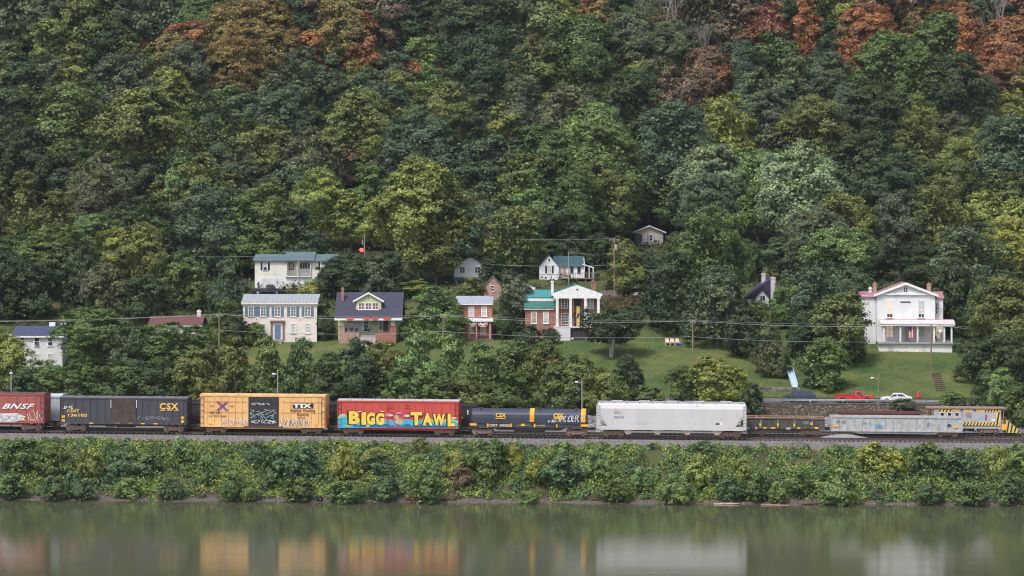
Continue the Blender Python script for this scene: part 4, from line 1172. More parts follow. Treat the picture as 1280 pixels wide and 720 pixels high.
scribble(b, yf-.009, X(38), X(56), 1.35, 2.9, 6, GWHITE, 4, .07)
tagplates(b, 3.05, 1.45, [X(34), X(44)])

# 2 black boxcar
o, L, k = railcar('boxcar', 78.5, 237, 329.0, 'weathered black boxcar with yellow railroad letters and rusty door', 'boxcar', 'cars of the freight train')
CX = (78.5+237)/2; X = lambda px: (px-CX)*k
bk = M('boxcar_black', (0.060, 0.060, 0.080), 0.6, 0.2, 0.8, dirt=0.45, dirtc=(0.10, 0.085, 0.08), stretch=(1, 1, .4))
b = boxcar(o, L, 1.05, 4.62, bk, paint('roof_grey', (0.16, 0.15, 0.17)), ribs=17, door=(X(142), X(174)), doormat=M('door_brown', (0.065, 0.052, 0.050), 0.7, 0.35, 1.0, dirt=0.7, dirtc=(0.13, 0.075, 0.05)))
yf = -3.05/2-.075
lettering('CSX', 1.15, GOLD, b, X(203), yf, 3.05, bold=.045, width=X(226.5)-X(203.5), spacing=1.2)
for a in (203.5, 212.5, 221): flatpaint('lettering_bar', [[(X(a), 2.85), (X(a+5.6), 2.85), (X(a+5.6), 2.93), (X(a), 2.93)]], GOLD, b, yf-.002)
lettering('CSXT', .52, GOLD, b, X(87.5), yf, 2.55, bold=.015, width=X(103.5)-X(88))
lettering('136105', .52, GOLD, b, X(87.5), yf, 1.98, bold=.015, width=X(112)-X(88))
for px_ in (83, 231.5):
    tagplates(b, 3.05, 1.95, [X(px_)], w=.42, h=.36); tagplates(b, 3.05, 1.45, [X(px_)], w=.42, h=.34)
tagplates(b, 3.05, 1.12, [X(c) for c in (118, 151, 167, 182, 198)], w=.55, h=.15)
scribble(b, yf-.004, X(176), X(214), 1.7, 2.1, 9, M('graffiti_grey', (0.30, 0.33, 0.38), .7, .3), 8, .06)
scribble(b, yf-.004, X(82), X(96), 3.0, 3.5, 4, GWHITE, 9, .08)
m = MB()
for a in (142.6, 174.4): m.box(X(a)-.04, X(a)+.04, -3.05/2-.16, -3.05/2-.13, 3.2, 4.25)
m.build('door_lock_bar', INK, b)

# 3 yellow boxcar with black door
o, L, k = railcar('boxcar', 253, 409, 329.0, 'orange yellow boxcar with black sliding door and graffiti', 'boxcar', 'cars of the freight train')
CX = (253+409)/2; X = lambda px: (px-CX)*k
ym = paint('boxcar_yellow', (0.78, 0.46, 0.19), 0.22, .12, dirtc=(0.45, 0.24, 0.12))
dm = M('door_black', (0.035, 0.035, 0.045), 0.6, 0.3, 1.0)
b = boxcar(o, L, .82, 5.12, ym, paint('roof_yellow', (0.72, 0.45, 0.22), .3), ribs=18, door=(X(313.5), X(351)), doormat=dm)
yf = -3.05/2-.075
for dx_, c_, nm in ((0, (0.60, 0.07, 0.05), 'emblem_red'), (.16, (0.07, 0.10, 0.32), 'emblem_blue')):
    ex, ez, s_ = X(279.5)+dx_, 3.55, .58
    P1 = [(ex-s_*1.3, ez+s_), (ex-s_*1.05, ez+s_), (ex+s_*1.3, ez-s_), (ex+s_*1.05, ez-s_)]
    P2 = [(ex-s_*1.3, ez-s_), (ex-s_*1.05, ez-s_), (ex+s_*1.3, ez+s_), (ex+s_*1.05, ez+s_)]
    w_ = .26
    mk = lambda A, B: [(A[0], A[1]), (A[0]+w_, A[1]), (B[0]+w_, B[1]), (B[0], B[1])]
    flatpaint('emblem', [mk((ex-s_*1.25, ez+s_), (ex+s_*.95, ez-s_)), mk((ex-s_*1.25, ez-s_), (ex+s_*.95, ez+s_))], M(nm, c_, .6, .15), b, yf-.003-dx_*.05)
BR = M('stencil_brown', (0.20, 0.10, 0.05), .7, .2)
lettering('XM XM', .42, BR, b, X(264.5), yf, 2.55, bold=.01, width=X(279)-X(265))
lettering('LT WT CAP', .34, BR, b, X(264.5), yf, 2.1, bold=.01, width=X(286)-X(265))
lettering('DF', .3, BR, b, X(265), yf, 3.45, width=.5); lettering('DF', .3, BR, b, X(290), yf, 3.45, width=.5)
flatpaint('lettering_plate', [[(X(368.5), 3.36), (X(394), 3.36), (X(394), 4.0), (X(368.5), 4.0)]], INKK, b, yf-.002)
lettering('TTX', .66, INK, b, X(370), yf-.006, 3.46, bold=.05, width=X(392.5)-X(370), ext=.002)
lettering('Railcar Pooling', .48, BR, b, X(365.5), yf, 2.92, bold=.012, width=X(396)-X(365.5))
lettering('Experts', .48, BR, b, X(373.5), yf, 2.40, bold=.012, width=X(388)-X(373.5))
lettering('TTX Co', .30, BR, b, X(374), yf, 1.95, bold=.01, width=X(386)-X(374))
scribble(b, yf-.005, X(281), X(313), .98, 2.15, 13, GWHITE, 11, .10)
scribble(b, yf-.010, X(282), X(312), 1.0, 1.8, 11, M('graffiti_orange', (0.7, 0.3, 0.1), .7), 12, .05)
scribble(b, yf-.005, X(353), X(391), .95, 2.2, 15, GWHITE, 13, .11)
scribble(b, yf-.010, X(354), X(390), .95, 2.0, 14, M('graffiti_brown', (0.16, 0.10, 0.09), .7), 14, .05)
scribble(b, yf-.065, X(316), X(349), 1.35, 1.9, 8, GWHITE, 15, .08)
scribble(b, yf-.065, X(316), X(346), 2.0, 2.7, 6, M('graffiti_teal', (0.25, 0.50, 0.50), .7), 16, .07)
scribble(b, yf-.065, X(318), X(340), 3.75, 4.05, 5, GWHITE, 17, .07)
scribble(b, yf-.065, X(316), X(348), 2.5, 3.2, 5, GWHITE, 18, .04)
for z in (2.75, 4.15):
    for p_, q_ in ((258, 311), (354, 407)): MB().box(X(p_), X(q_), yf-.002, yf+.01, z-.025, z+.025).build('panel_seam', paint('seam_brown', (0.50, 0.26, 0.08)), b)
tagplates(b, 3.05, 1.2, [X(266), X(397)], w=.5, h=.2)

# 4 red boxcar with graffiti
o, L, k = railcar('boxcar', 424, 575, 329.0, 'bright red boxcar with yellow graffiti words and silver roof', 'boxcar', 'cars of the freight train')
CX = (424+575)/2; X = lambda px: (px-CX)*k
rm = paint('boxcar_bright_red', (0.56, 0.075, 0.060), 0.2, .12, dirtc=(0.30, 0.05, 0.05))
b = boxcar(o, L, .85, 4.55, rm, M('roof_silver', (0.52, 0.50, 0.52), 0.5, .3, 2.0, dirt=.3), ribs=14, door=None)
yf = -3.05/2-.075
TEAL = M('graffiti_sky', (0.05, 0.42, 0.55), .7, .3, 1.5); BLUE = M('graffiti_blue', (0.03, 0.14, 0.30), .7, .3, 1.5); GRN = M('graffiti_green', (0.36, 0.52, 0.28), .7, .3, 1.5); YEL = M('graffiti_yellow', (0.86, 0.58, 0.07), .7, .22, 2.5, dirt=.25, dirtc=(0.80, 0.68, 0.35))
pol = []
xsb = [X(425.5+i*(574-425.5)/40) for i in range(41)]
rr_ = random.Random(5)
tp = [1.95+.12*math.sin(i*.9)+rr_.uniform(-.08, .08) + (.35 if i < 7 else 0) for i in range(41)]
flatpaint('graffiti_sky_band', [[(xsb[i], .93), (xsb[i+1], .93), (xsb[i+1], tp[i+1]), (xsb[i], tp[i])] for i in range(40)], TEAL, b, yf-.002)
tp2 = [1.35+.15*math.sin(i*1.7)+rr_.uniform(-.1, .1) for i in range(41)]
flatpaint('graffiti_blue_band', [[(xsb[i], .94), (xsb[i+1], .94), (xsb[i+1], tp2[i+1]), (xsb[i], tp2[i])] for i in range(5, 38)], BLUE, b, yf-.009)
flatpaint('graffiti_green_band', [[(xsb[i], tp[i]-.25), (xsb[i+1], tp[i+1]-.25), (xsb[i+1], tp[i+1]+.1), (xsb[i], tp[i]+.1)] for i in list(range(0, 8))+list(range(28, 40))], GRN, b, yf-.016)
def bubble(s_, px_, pw, z, size, bold):
    lettering(s_, size, INKK, b, X(px_)-.0, yf-.024, z, bold=bold+.09, width=(pw)*k+.22, name='graffiti_outline', ext=.002)
    lettering(s_, size, YEL, b, X(px_)+.10, yf-.034, z+.03, bold=bold, width=(pw)*k, name='graffiti_letter', ext=.002)
    for q_ in list(b.children)[-2:]: q_.rotation_euler[1] = math.radians(((px_*7) % 11)-5)*.8
bubble('B', 437, 13.5, 1.42, 2.15, .12); bubble('i', 453, 6.5, 1.38, 2.2, .13); bubble('G', 460, 10.5, 1.40, 1.95, .13); bubble('G', 471.5, 10.5, 1.38, 1.9, .13)
bubble('T', 515, 14.5, 1.36, 2.2, .12); bubble('A', 530.5, 12, 1.34, 2.05, .12); bubble('W', 543, 15, 1.32, 1.95, .11); bubble('L', 560, 9.5, 1.26, 2.1, .12)
# clouds and a generic painted splash between the words
CL = M('graffiti_pink_white', (0.72, 0.50, 0.55), .7, .2)
def ell(cx, cz, rx, rz, n=12): return [(cx+rx*math.cos(2*math.pi*i/n), cz+rz*math.sin(2*math.pi*i/n)) for i in range(n)]
for e_ in [ell(X(430.5), 2.55, .40, .12), ell(X(489), 2.55, .5, .16), ell(X(488), 2.68, .28, .13), ell(X(511), 2.5, .4, .17), ell(X(569), 2.28, .35, .13), ell(X(480), 3.05, .3, .08), ell(X(452), 3.0, .25, .09)]: flatpaint('graffiti_cloud', [e_], CL, b, yf-.012)
flatpaint('graffiti_splash', [ell(X(501), 1.75, .55, .42), ell(X(498), 2.3, .35, .3)], M('graffiti_tan', (0.55, 0.38, 0.22), .7, .3, 4.0), b, yf-.030)
flatpaint('graffiti_stripe', [[(X(488), 2.0), (X(490), 2.05), (X(499), 1.1), (X(496), 1.05)], [(X(497), 2.75), (X(505), 2.7), (X(504), 2.95), (X(499), 3.0)]], M('graffiti_purple', (0.42, 0.22, 0.52), .7, .3), b, yf-.038)
m = MB()
for z in (2.3, 2.9, 3.5, 3.9): m.box(X(487), X(494), yf-.025, yf-.001, z-.03, z+.03); m.box(X(507), X(515), yf-.025, yf-.001, z-.03, z+.03)
m.box(X(486.2), X(486.8), yf-.03, yf, .95, 4.2)
m.build('door_bar', paint('dark_red', (0.35, 0.035, 0.03)), b)
tagplates(b, 3.05, 1.12, [X(c) for c in (436.5, 462, 563)], w=.5, h=.2); tagplates(b, 3.05, 1.30, [X(523)], w=.4, h=.16)

# 5 coil car
o, L, k = railcar('coil_car', 590.5, 734.5, 329.0, 'dark blue steel coil car with two rounded hoods and orange ends', 'coil car', 'cars of the freight train')
CX = (590.5+734.5)/2; X = lambda px: (px-CX)*k
cm = M('coil_navy', (0.040, 0.048, 0.080), .5, .25, 1.0, dirt=.25, dirtc=(0.08, 0.07, 0.08))
W = 3.0
fb = MB().box(-L/2, L/2, -W/2, W/2, 1.05, 1.72).prism([(-L/2, 1.05), (-L/2+2.8, 1.05), (-L/2+3.5, .72), (L/2-3.5, .72), (L/2-2.8, 1.05), (L/2, 1.05)], -W/2+.15, W/2-.15)
fb.box(-L/2, L/2, -W/2-.06, W/2+.06, 1.62, 1.76)
for i in range(12): x = -L/2+.4+(L-.8)*i/11; fb.box(x-.05, x+.05, -W/2-.05, W/2+.05, 1.1, 1.65)
body = fb.build('body', M('coil_frame', (0.045, 0.047, 0.058), .7, .3, 1.0, dirt=.4), o)
def hood(px0, px1, nm):
    prof = [(-W/2+.04, 1.78)]
    for i in range(13):
        a = math.pi*i/12; prof.append((-(W/2-.04)*math.cos(a) if 0 < i < 12 else (-(W/2-.04) if i == 0 else W/2-.04), 2.35+1.12*math.sin(a)**.75))
    prof.append((W/2-.04, 1.78))
    hm = MB().prism(prof, X(px0), X(px1), 'x')
    pr2 = [(y*1.02, z+.04) for y, z in prof]
    for f in (0.0, .33, .66, 1.0):
        x = X(px0)+(X(px1)-X(px0))*f; hm.prism(pr2, x-.06, x+.06, 'x')
    return hm.build(nm, cm, o)
h1 = hood(591.5, 663.5, 'hood'); h2 = hood(669.5, 733, 'hood')
def band(px0, px1, h_):
    prof = []
    for i in range(0, 7):
        a = math.pi*i/12; prof.append((-(W/2-.02)*math.cos(a) if i else -(W/2-.02), 2.37+1.13*math.sin(a)**.75))
    prof = [(-W/2+.02, 1.8)]+prof+[(0.0, 3.3), (-.5, 3.2), (-W/2+.3, 2.5), (-W/2+.3, 1.8)]
    MB().prism([(y*1.035, z+.05) for y, z in prof], X(px0), X(px1), 'x').build('orange_band', M('coil_orange', (0.80, 0.36, 0.03), .55, .2, dirt=.15), h_)
band(663.8-.5, 669.0, h2); band(727, 732.5, h2)
lettering('CSX', .74, GOLD, h1, X(621), -W/2-.04, 2.45, bold=.03, width=X(634)-X(621)); lettering('CSX', .74, GOLD, h2, X(693), -W/2-.04, 2.45, bold=.05, width=X(706)-X(693))
for h_, a in ((h1, 620.5), (h2, 693)):
    flatpaint('lettering_bar', [[(X(a), 2.22), (X(a+13), 2.22), (X(a+13), 2.34), (X(a), 2.34)]], ORANGE, h_, -W/2-.04)
scribble(h2, -W/2-.05, X(700), X(728), 1.9, 2.75, 12, GWHITE, 31, .10)
scribble(h2, -W/2-.05, X(687), X(697), 1.85, 2.15, 4, GWHITE, 32, .08)
lettering('CSXT  496085', .42, M('frame_lettering', (0.6, 0.45, 0.32), .7), body, X(612), -W/2-.07, 1.22, bold=.02, width=X(639)-X(612))
lettering('LOAD LIMIT', .3, M('frame_lettering2', (0.35, 0.32, 0.32), .7), body, X(646), -W/2-.07, 1.28, width=X(664)-X(646))
lettering('496085', .3, M('frame_lettering', (0.6, 0.45, 0.32), .7), body, X(671), -W/2-.07, 1.28, width=X(683)-X(671))
for a, w_ in ((593, .9), (611, .18), (640.5, .2), (655, .5), (669.5, .22), (697, .16), (731.5, 1.0)): MB().box(X(a)-w_/2, X(a)+w_/2, -W/2-.10, -W/2-.065, 1.15 if w_ < .3 else 1.3, 1.6).build('reflector', ORANGE, body)
for px_ in (602, 650, 675, 721):
    MB().box(X(px_)-.09, X(px_)+.09, -.95, -.55, 3.2, 3.55).box(X(px_)-.3, X(px_)+.3, -.1, .1, 3.35, 3.62).build('lifting_lug', STEEL, h1 if px_ < 660 else h2)
for px_ in (625, 697):
    MB().box(X(px_)-.35, X(px_)+.35, -.08, .08, 3.75, 3.85).box(X(px_)-.35, X(px_)-.27, -.08, .08, 3.4, 3.8).box(X(px_)+.27, X(px_)+.35, -.08, .08, 3.4, 3.8).build('lifting_bracket', STEEL, h1 if px_ < 660 else h2)
bogie(o, -L/2+1.45); bogie(o, L/2-1.45); couplers(o, L)
MB().box(-2, 2, -.5, .5, .5, .8).build('underframe', STEEL, o)

# 6 white covered hopper
o, L, k = railcar('hopper_car', 746.5, 932.5, 329.0, 'long whitish covered hopper car with triangular end openings', 'hopper car', 'cars of the freight train')
CX = (746.5+932.5)/2; X = lambda px: (px-CX)*k
wm_ = M('hopper_grey_white', (0.55, 0.54, 0.55), .6, .10, .8, dirt=.28, dirtc=(0.38, 0.34, 0.33), stretch=(1, 1, .3))
W = 3.2
sec = [(-W/2+.12, 1.15), (-W/2, 1.5), (-W/2, 3.7), (-W/2+.18, 4.15), (-W/2+.75, 4.42), (W/2-.75, 4.42), (W/2-.18, 4.15), (W/2, 3.7), (W/2, 1.5), (W/2-.12, 1.15)]
mb = MB(); e = 2.0
# full-section middle, sloping ends
mb.prism(sec, -L/2+e, L/2-e, 'x')
for s in (-1, 1):
    xa, xb = s*(L/2-e), s*(L/2-.12)
    top = [(-W/2, 2.7), (-W/2, 3.7), (-W/2+.18, 4.15), (-W/2+.75, 4.42), (W/2-.75, 4.42), (W/2-.18, 4.15), (W/2, 3.7), (W/2, 2.7)]
    full = [(-W/2, 1.15), (-W/2, 3.7), (-W/2+.18, 4.15), (-W/2+.75, 4.42), (W/2-.75, 4.42), (W/2-.18, 4.15), (W/2, 3.7), (W/2, 1.15)]
    mb.loft([(xa, y, z) for y, z in full], [(xb, y, z) for y, z in top])
    for yy_s in (-1, 1):
        y0, y1 = sorted((yy_s*(W/2-.02), yy_s*(W/2+.045)))
        p, q_ = sorted((s*(L/2-.34), s*(L/2-.02))); mb.box(p, q_, y0, y1, 1.15, 4.2)
        mb.loft([(s*(L/2-.3), y0, 2.95), (s*(L/2-.3), y0, 3.10), (s*(L/2-.3), y1, 3.10), (s*(L/2-.3), y1, 2.95)], [(s*(L/2-1.75), y0, 1.3), (s*(L/2-1.45), y0, 1.3), (s*(L/2-1.45), y1, 1.3), (s*(L/2-1.75), y1, 1.3)])
    p, q_ = sorted((s*(L/2-e), s*(L/2))); mb.box(p, q_, -W/2-.02, W/2+.02, .95, 1.42)
mb.box(-L/2+e, L/2-e, -W/2-.035, W/2+.035, .95, 1.5)
body = mb.build('body', wm_, o)
m = MB()
m.box(-L/2+.3, L/2-.3, -.35, .35, 4.46, 4.54)
for i in range(12): x = -L/2+.6+(L-1.2)*i/11; m.box(x-.05, x+.05, -W/2+.5, W/2-.5, 4.40, 4.56)
for s in (-1, 1): m.box(-L/2+.1, L/2-.1, s*(W/2-.68)-.04, s*(W/2-.68)+.04, 4.46, 4.52)
m.build('running_board', M('walkway_grey', (0.35, 0.35, 0.38), .6, .2), o)
for i in range(5): MB().box(-L/2+2.6+i*(L-5.2)/4-.7, -L/2+2.6+i*(L-5.2)/4+.7, .42, 1.0, 4.42, 4.6).build('hatch', wm_, o)
gm = M('gate_rust', (0.52, 0.44, 0.38), .8, .3, 2.0, dirt=.5)
for px_ in (786, 822.5, 859.5, 896.5):
    x = X(px_)
    MB().loft([(x-.8, -1.52, .949), (x+.8, -1.52, .949), (x+.8, 1.52, .949), (x-.8, 1.52, .949)], [(x-.22, -1.4, .35), (x+.22, -1.4, .35), (x+.22, 1.4, .35), (x-.22, 1.4, .35)]).box(x-.3, x+.3, -.95, .95, .28, .36).build('discharge_gate', gm, o)
MB().box(-L/2+2, L/2-2, -.2, .2, .7, .95).build('underframe', STEEL, o)
SB = M('stencil_blue_grey', (0.22, 0.26, 0.32), .7, .2)
lettering('NDYX', .46, SB, body, X(768), -W/2-.002, 3.0, bold=.02, width=X(777)-X(768)); lettering('895304', .46, SB, body, X(768), -W/2-.002, 2.42, bold=.02, width=X(781)-X(768))
OS = M('stencil_orange', (0.62, 0.36, 0.22), .7, .2)
lettering('SHX', .3, OS, body, X(919.5), -W/2-.002, 2.95, width=X(924)-X(919.5)); lettering('LMT', .3, OS, body, X(919.5), -W/2-.002, 2.6, width=X(924)-X(919.5))
RF = M('reflector_faded', (0.75, 0.50, 0.30), .6, .2)
for a in (765, 790, 815, 843, 868, 893, 918): MB().box(X(a)-.05, X(a)+.05, -W/2-.03, -W/2-.005, 1.65, 2.0).build('reflector', RF, body)
for a, z in ((770, 3.6), (873, 3.45), (871, 4.3), (902, 2.5)): MB().box(X(a)-.14, X(a)+.14, -W/2-.03, -W/2-.005, z-.06, z+.06).build('reflector', RF, body)
m = MB().box(X(895), X(899.5), -W/2-.012, -W/2-.002, 1.72, 1.92); m.build('stencil', INKK, body)
MB().box(X(900), X(903), -W/2-.012, -W/2-.002, 1.65, 2.0).build('placard', INK, body)
scribble(body, -W/2-.012, X(797), X(811), 1.6, 2.15, 6, M('graffiti_faint', (0.42, 0.42, 0.44), .7, .1), 41, .05)
ladder(o, -L/2-.02, -W/2-.045, .6, 4.2, mat=wm_, n=9); ladder(o, L/2-.4, -W/2-.045, .6, 4.2, mat=wm_, n=9)
bogie(o, -L/2+2.15); bogie(o, L/2-2.15); couplers(o, L)

# ---- cars on the middle track
def gondola(root, L, zb, zt, mat, W=2.95, ribs=12, rimmat=None, load=None, loadmat=None, bogies=True):
    m = MB()
    for s in (-1, 1):
        a, b_ = sorted((s*(W/2-.08), s*W/2)); m.box(-L/2, L/2, a, b_, zb, zt)
        a, b_ = sorted((s*(W/2), s*(W/2+.09)))
        for i in range(ribs+1):
            x = -L/2+.08+(L-.16)*i/ribs; m.box(x-.06, x+.06, a, b_, zb+.02, zt-.12)
        m.box(-L/2-.02, L/2+.02, a, b_, zt-.11, zt+.02); m.box(-L/2, L/2, a, b_, zb-.08, zb+.1)
    m.box(-L/2, -L/2+.08, -W/2+.081, W/2-.081, zb, zt).box(L/2-.08, L/2, -W/2+.081, W/2-.081, zb, zt)
    m.box(-L/2+.081, L/2-.081, -W/2+.081, W/2-.081, zb, zb+.1)
    m.prism([(-L/2+2.8, zb-.081), (-L/2+3.5, zb-.38), (L/2-3.5, zb-.38), (L/2-2.8, zb-.081)], -W/2+.1, W/2-.1)
    body = m.build('body', mat, root)
    if rimmat: MB().box(-L/2, L/2, -W/2-.02, -W/2+.1, zt+.023, zt+.13).box(-L/2, L/2, W/2-.1, W/2+.02, zt+.023, zt+.13).build('top_rim', rimmat, body)
    if bogies: bogie(root, -L/2+1.9); bogie(root, L/2-1.9)
    couplers(root, L)
    return body

o, L, k = railcar('hopper_car', -60, 81, 333.6, 'pale grey hopper car seen through the gap left of the black boxcar', 'hopper car', 'cars on the middle track')
pg = M('pale_grey_car', (0.42, 0.46, 0.50), .6, .15, 1.0, dirt=.2)
bb = MB().box(-L/2, L/2, -1.5, 1.5, 1.1, 4.3).prism([(-1.5, 4.3), (1.5, 4.3), (.7, 4.55), (-.7, 4.55)], -L/2, L/2, 'x')
for i in range(9): x = -L/2+.1+(L-.2)*i/8; bb.box(x-.05, x+.05, -1.58, -1.49, 1.1, 4.25)
bb.box(-L/2, L/2, -1.58, -1.49, 4.1, 4.3).box(-L/2, L/2, -1.59, -1.49, 1.0, 1.25)
bb.build('body', pg, o); bogie(o, -L/2+2); bogie(o, L/2-2); couplers(o, L)
for i in range(4): MB().loft([(-L/2+3.4+i*(L-6.8)/3-.9, -1.2, 1.1), (-L/2+3.4+i*(L-6.8)/3+.9, -1.2, 1.1), (-L/2+3.4+i*(L-6.8)/3+.9, 1.2, 1.1), (-L/2+3.4+i*(L-6.8)/3-.9, 1.2, 1.1)], [(-L/2+3.4+i*(L-6.8)/3-.3, -.8, .5), (-L/2+3.4+i*(L-6.8)/3+.3, -.8, .5), (-L/2+3.4+i*(L-6.8)/3+.3, .8, .5), (-L/2+3.4+i*(L-6.8)/3-.3, .8, .5)]).build('discharge_gate', pg, o)

cg = M('coal_gondola', (0.035, 0.037, 0.045), .6, .3, 1.0, dirt=.3)
COALM = M('coal', (0.015, 0.015, 0.017), .7, .5, 6.0, bump=1.0)
for a, b_, lab in ((228, 402, 'black hopper car in the gap between black and yellow boxcars'), (405, 598, 'black hopper car in the gaps on both sides of the red boxcar')):
    o, L, k = railcar('coal_hopper', a, b_, 333.6, lab, 'hopper car', 'cars on the middle track')
    bd_ = gondola(o, L, 1.1, 3.55, cg, ribs=14)
    CX = (a+b_)/2; X = lambda px: (px-CX)*k
    if a > 400:
        tagplates(bd_, 2.95, 1.95, [X(413), X(578)], w=.5, h=.22)
        lettering('1', .75, INK, bd_, X(584.5), -2.95/2-.1, 2.4, bold=.05)
    ld = MB(); n = 30
    for i in range(n+1):
        x = -L/2+.15+(L-.3)*i/n
        ld.v += [(x, -1.38, 3.3), (x, 0, 3.7+.15*math.sin(i*1.3)), (x, 1.38, 3.3)]
    for i in range(n): ld.f += [(3*i, 3*i+3, 3*i+4, 3*i+1), (3*i+1, 3*i+4, 3*i+5, 3*i+2)]
    ld.build('coal_load', COALM, o)

# work gondola with rusty rim, right of the hopper
o, L, k = railcar('work_gondola', 926, 1030.5, 333.6, 'dark low work gondola with rusty rim and teal ribs', 'gondola car', 'cars on the middle track')
CX = (926+1030.5)/2; X = lambda px: (px-CX)*k
bd_ = gondola(o, L, .95, 2.25, M('work_gondola_dark', (0.085, 0.085, 0.075), .8, .5, 2.5, dirt=.6), ribs=11, rimmat=M('rim_rust', (0.42, 0.24, 0.14), .8, .4, 3.0))
for a in (951, 972, 993, 1015): MB().box(X(a)-.10, X(a)+.10, -2.95/2-.12, -2.95/2-.095, 1.0, 2.1).build('teal_post', M('teal_paint', (0.10, 0.22, 0.20), .7, .3), bd_)
MB().box(X(1003), X(1011), -2.95/2-.05, -2.95/2-.01, 1.5, 1.9).build('teal_plate', M('teal_paint', (0.10, 0.22, 0.20), .7, .3), bd_)
for a, z, w_, h_ in ((950, 1.4, .22, .4), (972, 1.4, .22, .4), (992.5, 1.4, .22, .4), (956, 1.0, .45, .18), (966, 1.0, .6, .18), (998, 1.0, .45, .18), (1014, 1.6, .35, .3), (1020, 1.05, .5, .25)): MB().box(X(a)-w_/2, X(a)+w_/2, -2.95/2-.15, -2.95/2-.125, z-h_/2, z+h_/2).build('reflector', ORANGE, bd_)
for a, w_ in ((934, .5), (945, .3), (985, .6)): MB().box(X(a)-w_/2, X(a)+w_/2, -2.95/2-.15, -2.95/2-.1, .8, 1.1).build('grey_step', GREYMETAL, bd_)
r_s = random.Random(3); sc_ = MB()
for i in range(60):
    x = r_s.uniform(-L/2+.4, L/2-.4); yv = r_s.uniform(-1.2, 1.2); s_ = r_s.uniform(.1, .25); sc_.ball((x, yv, 1.9+r_s.uniform(0, .3)), s_, n=6, m=4)
sc_.build('scrap_load', M('scrap', (0.17, 0.16, 0.15), .9, .5, 5.0), o)

# whitish gondola
o, L, k = railcar('gondola_car', 1037.5, 1202, 333.6, 'scuffed whitish gondola car with many side posts', 'gondola car', 'cars on the middle track')
CX = (1037.5+1202)/2; X = lambda px: (px-CX)*k
gw = M('gondola_white', (0.44, 0.45, 0.46), .7, .28, 2.2, dirt=.5, dirtc=(0.25, 0.22, 0.20))
bd_ = gondola(o, L, .72, 2.55, gw, ribs=17)
lettering('CR 387', .5, M('stencil_grey', (0.18, 0.2, 0.24), .7, .2), bd_, X(1044), -2.95/2-.1, 1.75, bold=.01, width=X(1057)-X(1044))
tagplates(bd_, 2.95, 1.35, [X(1044), X(1193)], w=.6, h=.24)
tagplates(bd_, 2.95, .85, [X(c) for c in (1074, 1085, 1105, 1125, 1142, 1168, 1186)], w=.4, h=.14, mat=M('reflector_faded', (0.75, 0.50, 0.30), .6, .2))
scribble(bd_, -2.95/2-.11, X(1094), X(1101), 1.2, 1.7, 3, M('graffiti_cyan', (0.06, 0.32, 0.55), .7), 51, .14)
scribble(bd_, -2.95/2-.11, X(1156), X(1162), 1.4, 2.1, 2, M('graffiti_slate', (0.18, 0.30, 0.42), .7), 52, .07)
scribble(bd_, -2.95/2-.11, X(1076), X(1088), 1.6, 1.95, 3, M('graffiti_slate', (0.18, 0.30, 0.42), .7), 53, .06)
MB().box(X(1183), X(1187.5), -2.95/2-.12, -2.95/2-.1, 1.45, 1.7).build('stencil', INKK, bd_)
# brown gondola behind it on the third track: only its rim shows
o, L, k = railcar('gondola_car', 1046, 1150, 338.2, 'rust brown gondola whose rim shows behind the whitish gondola', 'gondola car', 'cars on the rear siding')
gondola(o, L, .9, 2.75, M('gondola_rust', (0.15, 0.06, 0.045), .8, .35, 2.0), ribs=11)

# striped maintenance car
o, L, k = railcar('maintenance_car', 1166, 1250, 338.6, 'grey railway maintenance car with yellow and black hazard stripes', 'maintenance car', 'cars on the rear siding')
CX = (1166+1250)/2; X = lambda px: (px-CX)*k
W = 2.9
mg_ = M('maintenance_grey', (0.42, 0.42, 0.46), .65, .15, 1.0, dirt=.25)
body = MB().box(-L/2, L/2, -W/2, W/2, 1.15, 3.35).box(-L/2, L/2, -W/2+.1, W/2-.1, .75, 1.15).build('body', mg_, o)
MB().box(X(1157), X(1256), -W/2-.15, W/2+.15, 3.352, 3.47).build('roof', M('roof_rust', (0.30, 0.20, 0.17), .8, .4, 2.0, dirt=.5), o)
HY = M('hazard_yellow', (0.85, 0.60, 0.06), .6, .15); HK = M('hazard_black', (0.03, 0.03, 0.04), .6, .2)
def hazard(x0, x1, z0, z1, n, name='hazard_stripe'):
    MB().box(x0, x1, -W/2-.02, -W/2-.002, z0, z1).build(name+'_band', HY, body)
    w_ = (x1-x0)/n; h_ = z1-z0; P_ = []
    for i in range(n):
        a = x0+i*w_
        P_.append([(a, z0), (a+w_*.45, z0), (min(x1, a+w_*.45+min(h_, w_*.5)), z1), (min(x1, a+min(h_, w_*.5)), z1)])
    flatpaint(name, P_, HK, body, -W/2-.024)
hazard(X(1166), X(1247), 1.17, 1.58, 20); hazard(X(1172), X(1189), 2.95, 3.34, 4); hazard(X(1229), X(1247), 2.95, 3.34, 5)
hazard(X(1244), X(1248.5), 1.55, 2.95, 1)
MB().box(X(1190), X(1229), -W/2-.015, -W/2-.002, 3.0, 3.32).build('sign_band', M('band_tan', (0.78, 0.55, 0.14), .7, .35, 4.0), body)
for a in (1201, 1217): flatpaint('emblem', [ell(X(a), 3.16, .2, .16)], M('emblem_blue2', (0.05, 0.15, 0.42), .6), body, -W/2-.02)
for a in (1176.5, 1185.5, 1195):
    w_ = MB().box(X(a)-.28, X(a)+.28, -W/2-.03, -W/2-.002, 2.3, 2.85).build('window', INK, body)
    MB().box(X(a)-.22, X(a)+.22, -W/2-.04, -W/2-.031, 2.35, 2.8).build('pane', GLASS, w_)
w_ = MB().box(X(1206), X(1213), -W/2-.03, -W/2-.002, 2.25, 2.85).build('window', M('shutter_brown', (0.3, 0.22, 0.2), .7), body)
